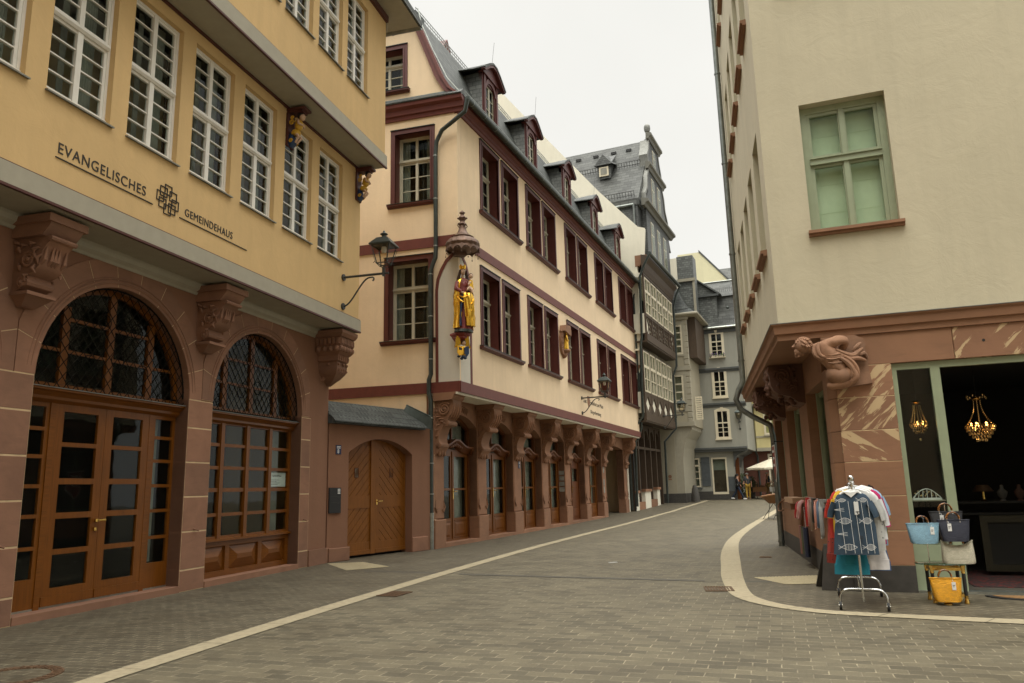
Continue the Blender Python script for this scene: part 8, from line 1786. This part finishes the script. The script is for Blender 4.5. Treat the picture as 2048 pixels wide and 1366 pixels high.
PC = {}
def pcol(n, c, r=.8):
    if n not in PC: PC[n] = plain(n, c, r, var=.12)
    return PC[n]
def person(x, y, face, lab, skin, hair, shirt, trousers, shoes, H=1.75, stride=.0, arms=((.22, .05, .95), (-.22, .05, .95)), hairlong=False, bald=False, sleeve='long', coat=0, extra=None):
    """face = heading in degrees; local frame: s = to the person's left... (d), o = forward (n)"""
    F = Fr(x, y, face - 90, gh(y)); root = thing('person', lab, 'person', (x, y, gh(y))); lo = LOC[root.name]; k = H / 1.75
    L = lambda a, b, c: F.P(a * k, b * k, c * k) - lo
    st = stride
    hip, kn = .92, .50
    pts = dict(pel=(0, 0, .95), bel=(0, 0, 1.10), che=(0, .01, 1.30), nck=(0, .02, 1.47), hd0=(0, .03, 1.56), hd1=(0, .03, 1.66))
    for sg, nm, f in ((-1, 'l', st), (1, 'r', -st)):
        pts['h' + nm] = (sg * .09, 0, .90); pts['k' + nm] = (sg * .10, f * .42 + .02, .50); pts['a' + nm] = (sg * .10, f * .9 - (.05 if f < 0 else 0), .085 + (.05 if f < -.1 else 0)); pts['t' + nm] = (sg * .11, f * .9 + .14, .035)
        pts['s' + nm] = (sg * .175, 0, 1.41)
    for (nm, sg), (ax, ay, az_) in zip((('r', 1), ('l', -1)), arms):
        pts['e' + nm] = (sg * .23, -.02 + ay * .3, 1.14); pts['w' + nm] = (ax, ay, az_); dv = Vector((ax - sg * .23, ay - (-.02 + ay * .3), az_ - 1.14)).normalized() * .13; pts['f' + nm] = (ax + dv.x, ay + dv.y, az_ + dv.z)
    names = list(pts); idx = {n: i for i, n in enumerate(names)}
    E = [('pel', 'bel'), ('bel', 'che'), ('che', 'nck'), ('nck', 'hd0'), ('hd0', 'hd1')] + [e for n in 'lr' for e in (('pel', 'h' + n), ('h' + n, 'k' + n), ('k' + n, 'a' + n), ('a' + n, 't' + n), ('che', 's' + n), ('s' + n, 'e' + n), ('e' + n, 'w' + n), ('w' + n, 'f' + n))]
    rad = dict(pel=.125, bel=.12, che=.13, nck=.055, hd0=.085, hd1=.095)
    for n in 'lr': rad.update({'h' + n: .085, 'k' + n: .058, 'a' + n: .040, 't' + n: .034, 's' + n: .055, 'e' + n: .042, 'w' + n: .028, 'f' + n: .022})
    link('body', skin_mesh('body', [L(*pts[n]) for n in names], [(idx[a], idx[b]) for a, b in E], [rad[n] * k for n in names], 1, pcol(*skin)), root)
    def sub(nm, keys, edges, grow, mat, ov={}):
        kk = {n: i for i, n in enumerate(keys)}; link(nm, skin_mesh(nm, [L(*ov.get(n, pts[n])) for n in keys], [(kk[a], kk[b]) for a, b in edges], [(rad[n] + grow) * k for n in keys], 1, mat), root)
    up_ = ['bel', 'pel', 'che', 'sl', 'sr', 'el', 'er']; ed = [('bel', 'pel'), ('bel', 'che'), ('che', 'sl'), ('che', 'sr'), ('sl', 'el'), ('sr', 'er')]
    if sleeve == 'long': up_ += ['wl', 'wr']; ed += [('el', 'wl'), ('er', 'wr')]
    sub('shirt', up_, ed, .022, shirt, {'pel': (0, 0, .95 - coat)} if True else {})
    sub('trousers', ['pel', 'hl', 'hr', 'kl', 'kr', 'al', 'ar'], [('pel', 'hl'), ('pel', 'hr'), ('hl', 'kl'), ('hr', 'kr'), ('kl', 'al'), ('kr', 'ar')], .014, trousers)
    for n in 'lr':
        a = pts['a' + n]; mb = MB(); mb.tube([L(a[0], a[1] - .05, a[2] - .03) + lo, L(a[0], a[1] + .05, a[2] - .035) + lo, L(a[0], a[1] + .18, a[2] - .045) + lo], [.05 * k, .055 * k, .04 * k], 10); part('shoe', mb, shoes, root)
    mb = MB(); mb.ell(L(0, .125, 1.615) + lo, .014 * k, .02 * k, .02 * k, 6, 5)
    for q in (-1, 1): mb.ell(L(q * .098, .03, 1.62) + lo, .012 * k, .022 * k, .03 * k, 6, 5)
    part('face_features', mb, pcol(*skin), root)
    if not bald:
        mb = MB(); mb.ell(L(0, .01, 1.665) + lo, .108 * k, .112 * k, .105 * k, 12, 8)
        if hairlong: mb.tube([L(0, -.05, 1.68) + lo, L(0, -.11, 1.58) + lo, L(.02, -.12, 1.42) + lo], [.07 * k, .055 * k, .03 * k], 8); 
        part('hair', mb, hair, root)
    else: mb = MB(); mb.ell(L(0, -.03, 1.63) + lo, .105 * k, .085 * k, .06 * k, 12, 8); part('hair', mb, hair, root)
    if extra: extra(root, L, lo, k)
    return root
sk1 = ('light_skin', (.50, .27, .18)); blk = pcol('black_wool', (.012, .012, .014)); jean = pcol('dark_denim', (.015, .025, .05)); wsh = pcol('white_leather', (.6, .6, .58))
def handbag(root, L, lo, k):
    mb = MB(); mb.ell(L(-.28, -.02, .98) + lo, .10, .16, .13, 10, 7); mb.tube([L(-.26, .0, 1.06) + lo, L(-.2, .02, 1.42) + lo], .012, 5); part('shoulder_bag', mb, M['black'], root)
person(14.78, 51.3, 108, 'walking woman in a black coat and jeans with white shoes and a dark shoulder bag', sk1, pcol('black_hair', (.012, .01, .01)), blk, jean, wsh, 1.68, .42, ((.18, .36, 1.10), (-.2, .18, .98)), hairlong=True, coat=.1, extra=handbag)
person(15.55, 51.6, 10, 'bald man seen from behind in a dark grey polo shirt and mustard trousers', sk1, pcol('grey_hair', (.35, .33, .30)), pcol('dark_grey_cotton', (.05, .055, .06)), pcol('mustard_cotton', (.36, .22, .03)), pcol('tan_shoes', (.25, .15, .08)), 1.80, .08, ((.25, .04, .88), (-.24, .04, .88)), bald=True, sleeve='short')
person(17.05, 52.0, 95, 'bald man in a black polo shirt and khaki trousers reaching towards the table', sk1, pcol('grey_hair', (.35, .33, .30)), pcol('black_cotton', (.015, .02, .03)), pcol('khaki_cotton', (.20, .13, .04)), M['black'], 1.80, .12, ((.24, .30, .98), (-.2, .34, 1.0)), bald=True, sleeve='short')
person(17.75, 51.0, 120, 'blonde woman in a pink blouse and black trousers with folded arms', sk1, pcol('blonde_hair', (.42, .27, .09)), pcol('pink_linen', (.50, .17, .28)), blk, M['black'], 1.68, .04, ((.04, .26, 1.08), (-.04, .27, 1.12)), hairlong=True, coat=.12)
person(18.75, 50.6, 200, 'person in a dark jacket half hidden behind the grey downpipe', sk1, pcol('brown_hair_dark', (.06, .035, .02)), pcol('dark_navy_jacket', (.015, .02, .03)), blk, M['black'], 1.72, .05, ((.24, .22, 1.02), (-.22, .1, .95)))

# ================================================================== unseen house added behind the camera to block sky light and show in reflections
FZ = Fr(9.0, -11.0, 290); HZ = thing('added_rear_house', 'unseen cream rendered house with grey windows added behind the viewpoint to block sky light', 'house', FZ.P(10, 0, 0))
hl = [(1.2 + 2.6 * i, 2.4 + 2.6 * i, z, z + 1.9) for i in range(9) for z in (1.0, 4.4, 7.6, 10.6)]
mb = MB(); mb.gridwall(FZ, -4, 26, 0, 13.5, hl, 0, .3); mb.box(FZ, -4, 26, -8, -.8, 0, 13.5); part('wall', mb, M['cream'], HZ)
mb = MB(); mb.prism([FZ.P(-4.3, o, z) for o, z in ((.4, 13.5), (-4, 18), (-8.4, 13.5))], [FZ.P(26.3, o, z) for o, z in ((.4, 13.5), (-4, 18), (-8.4, 13.5))]); part('roof', mb, M['slate'], HZ)
wz_ = MB(); cz = gridframe(wz_, L0, 0, 1.2, 0, 1.9, [(.08, .57), (.63, 1.12)], [(.08, 1.15), (1.23, 1.82)], -.2, -.12); gz2 = MB()
for q in cz: gz2.box(L0, q[0], q[1], -.17, -.165, q[2], q[3])
pz = ('window', wz_.mesh('window', M['greyw']), [('pane', gz2.mesh('pane', M['glass']))])
for a, b, c, d in hl: inst(pz, HZ, FZ, a, 0, c)
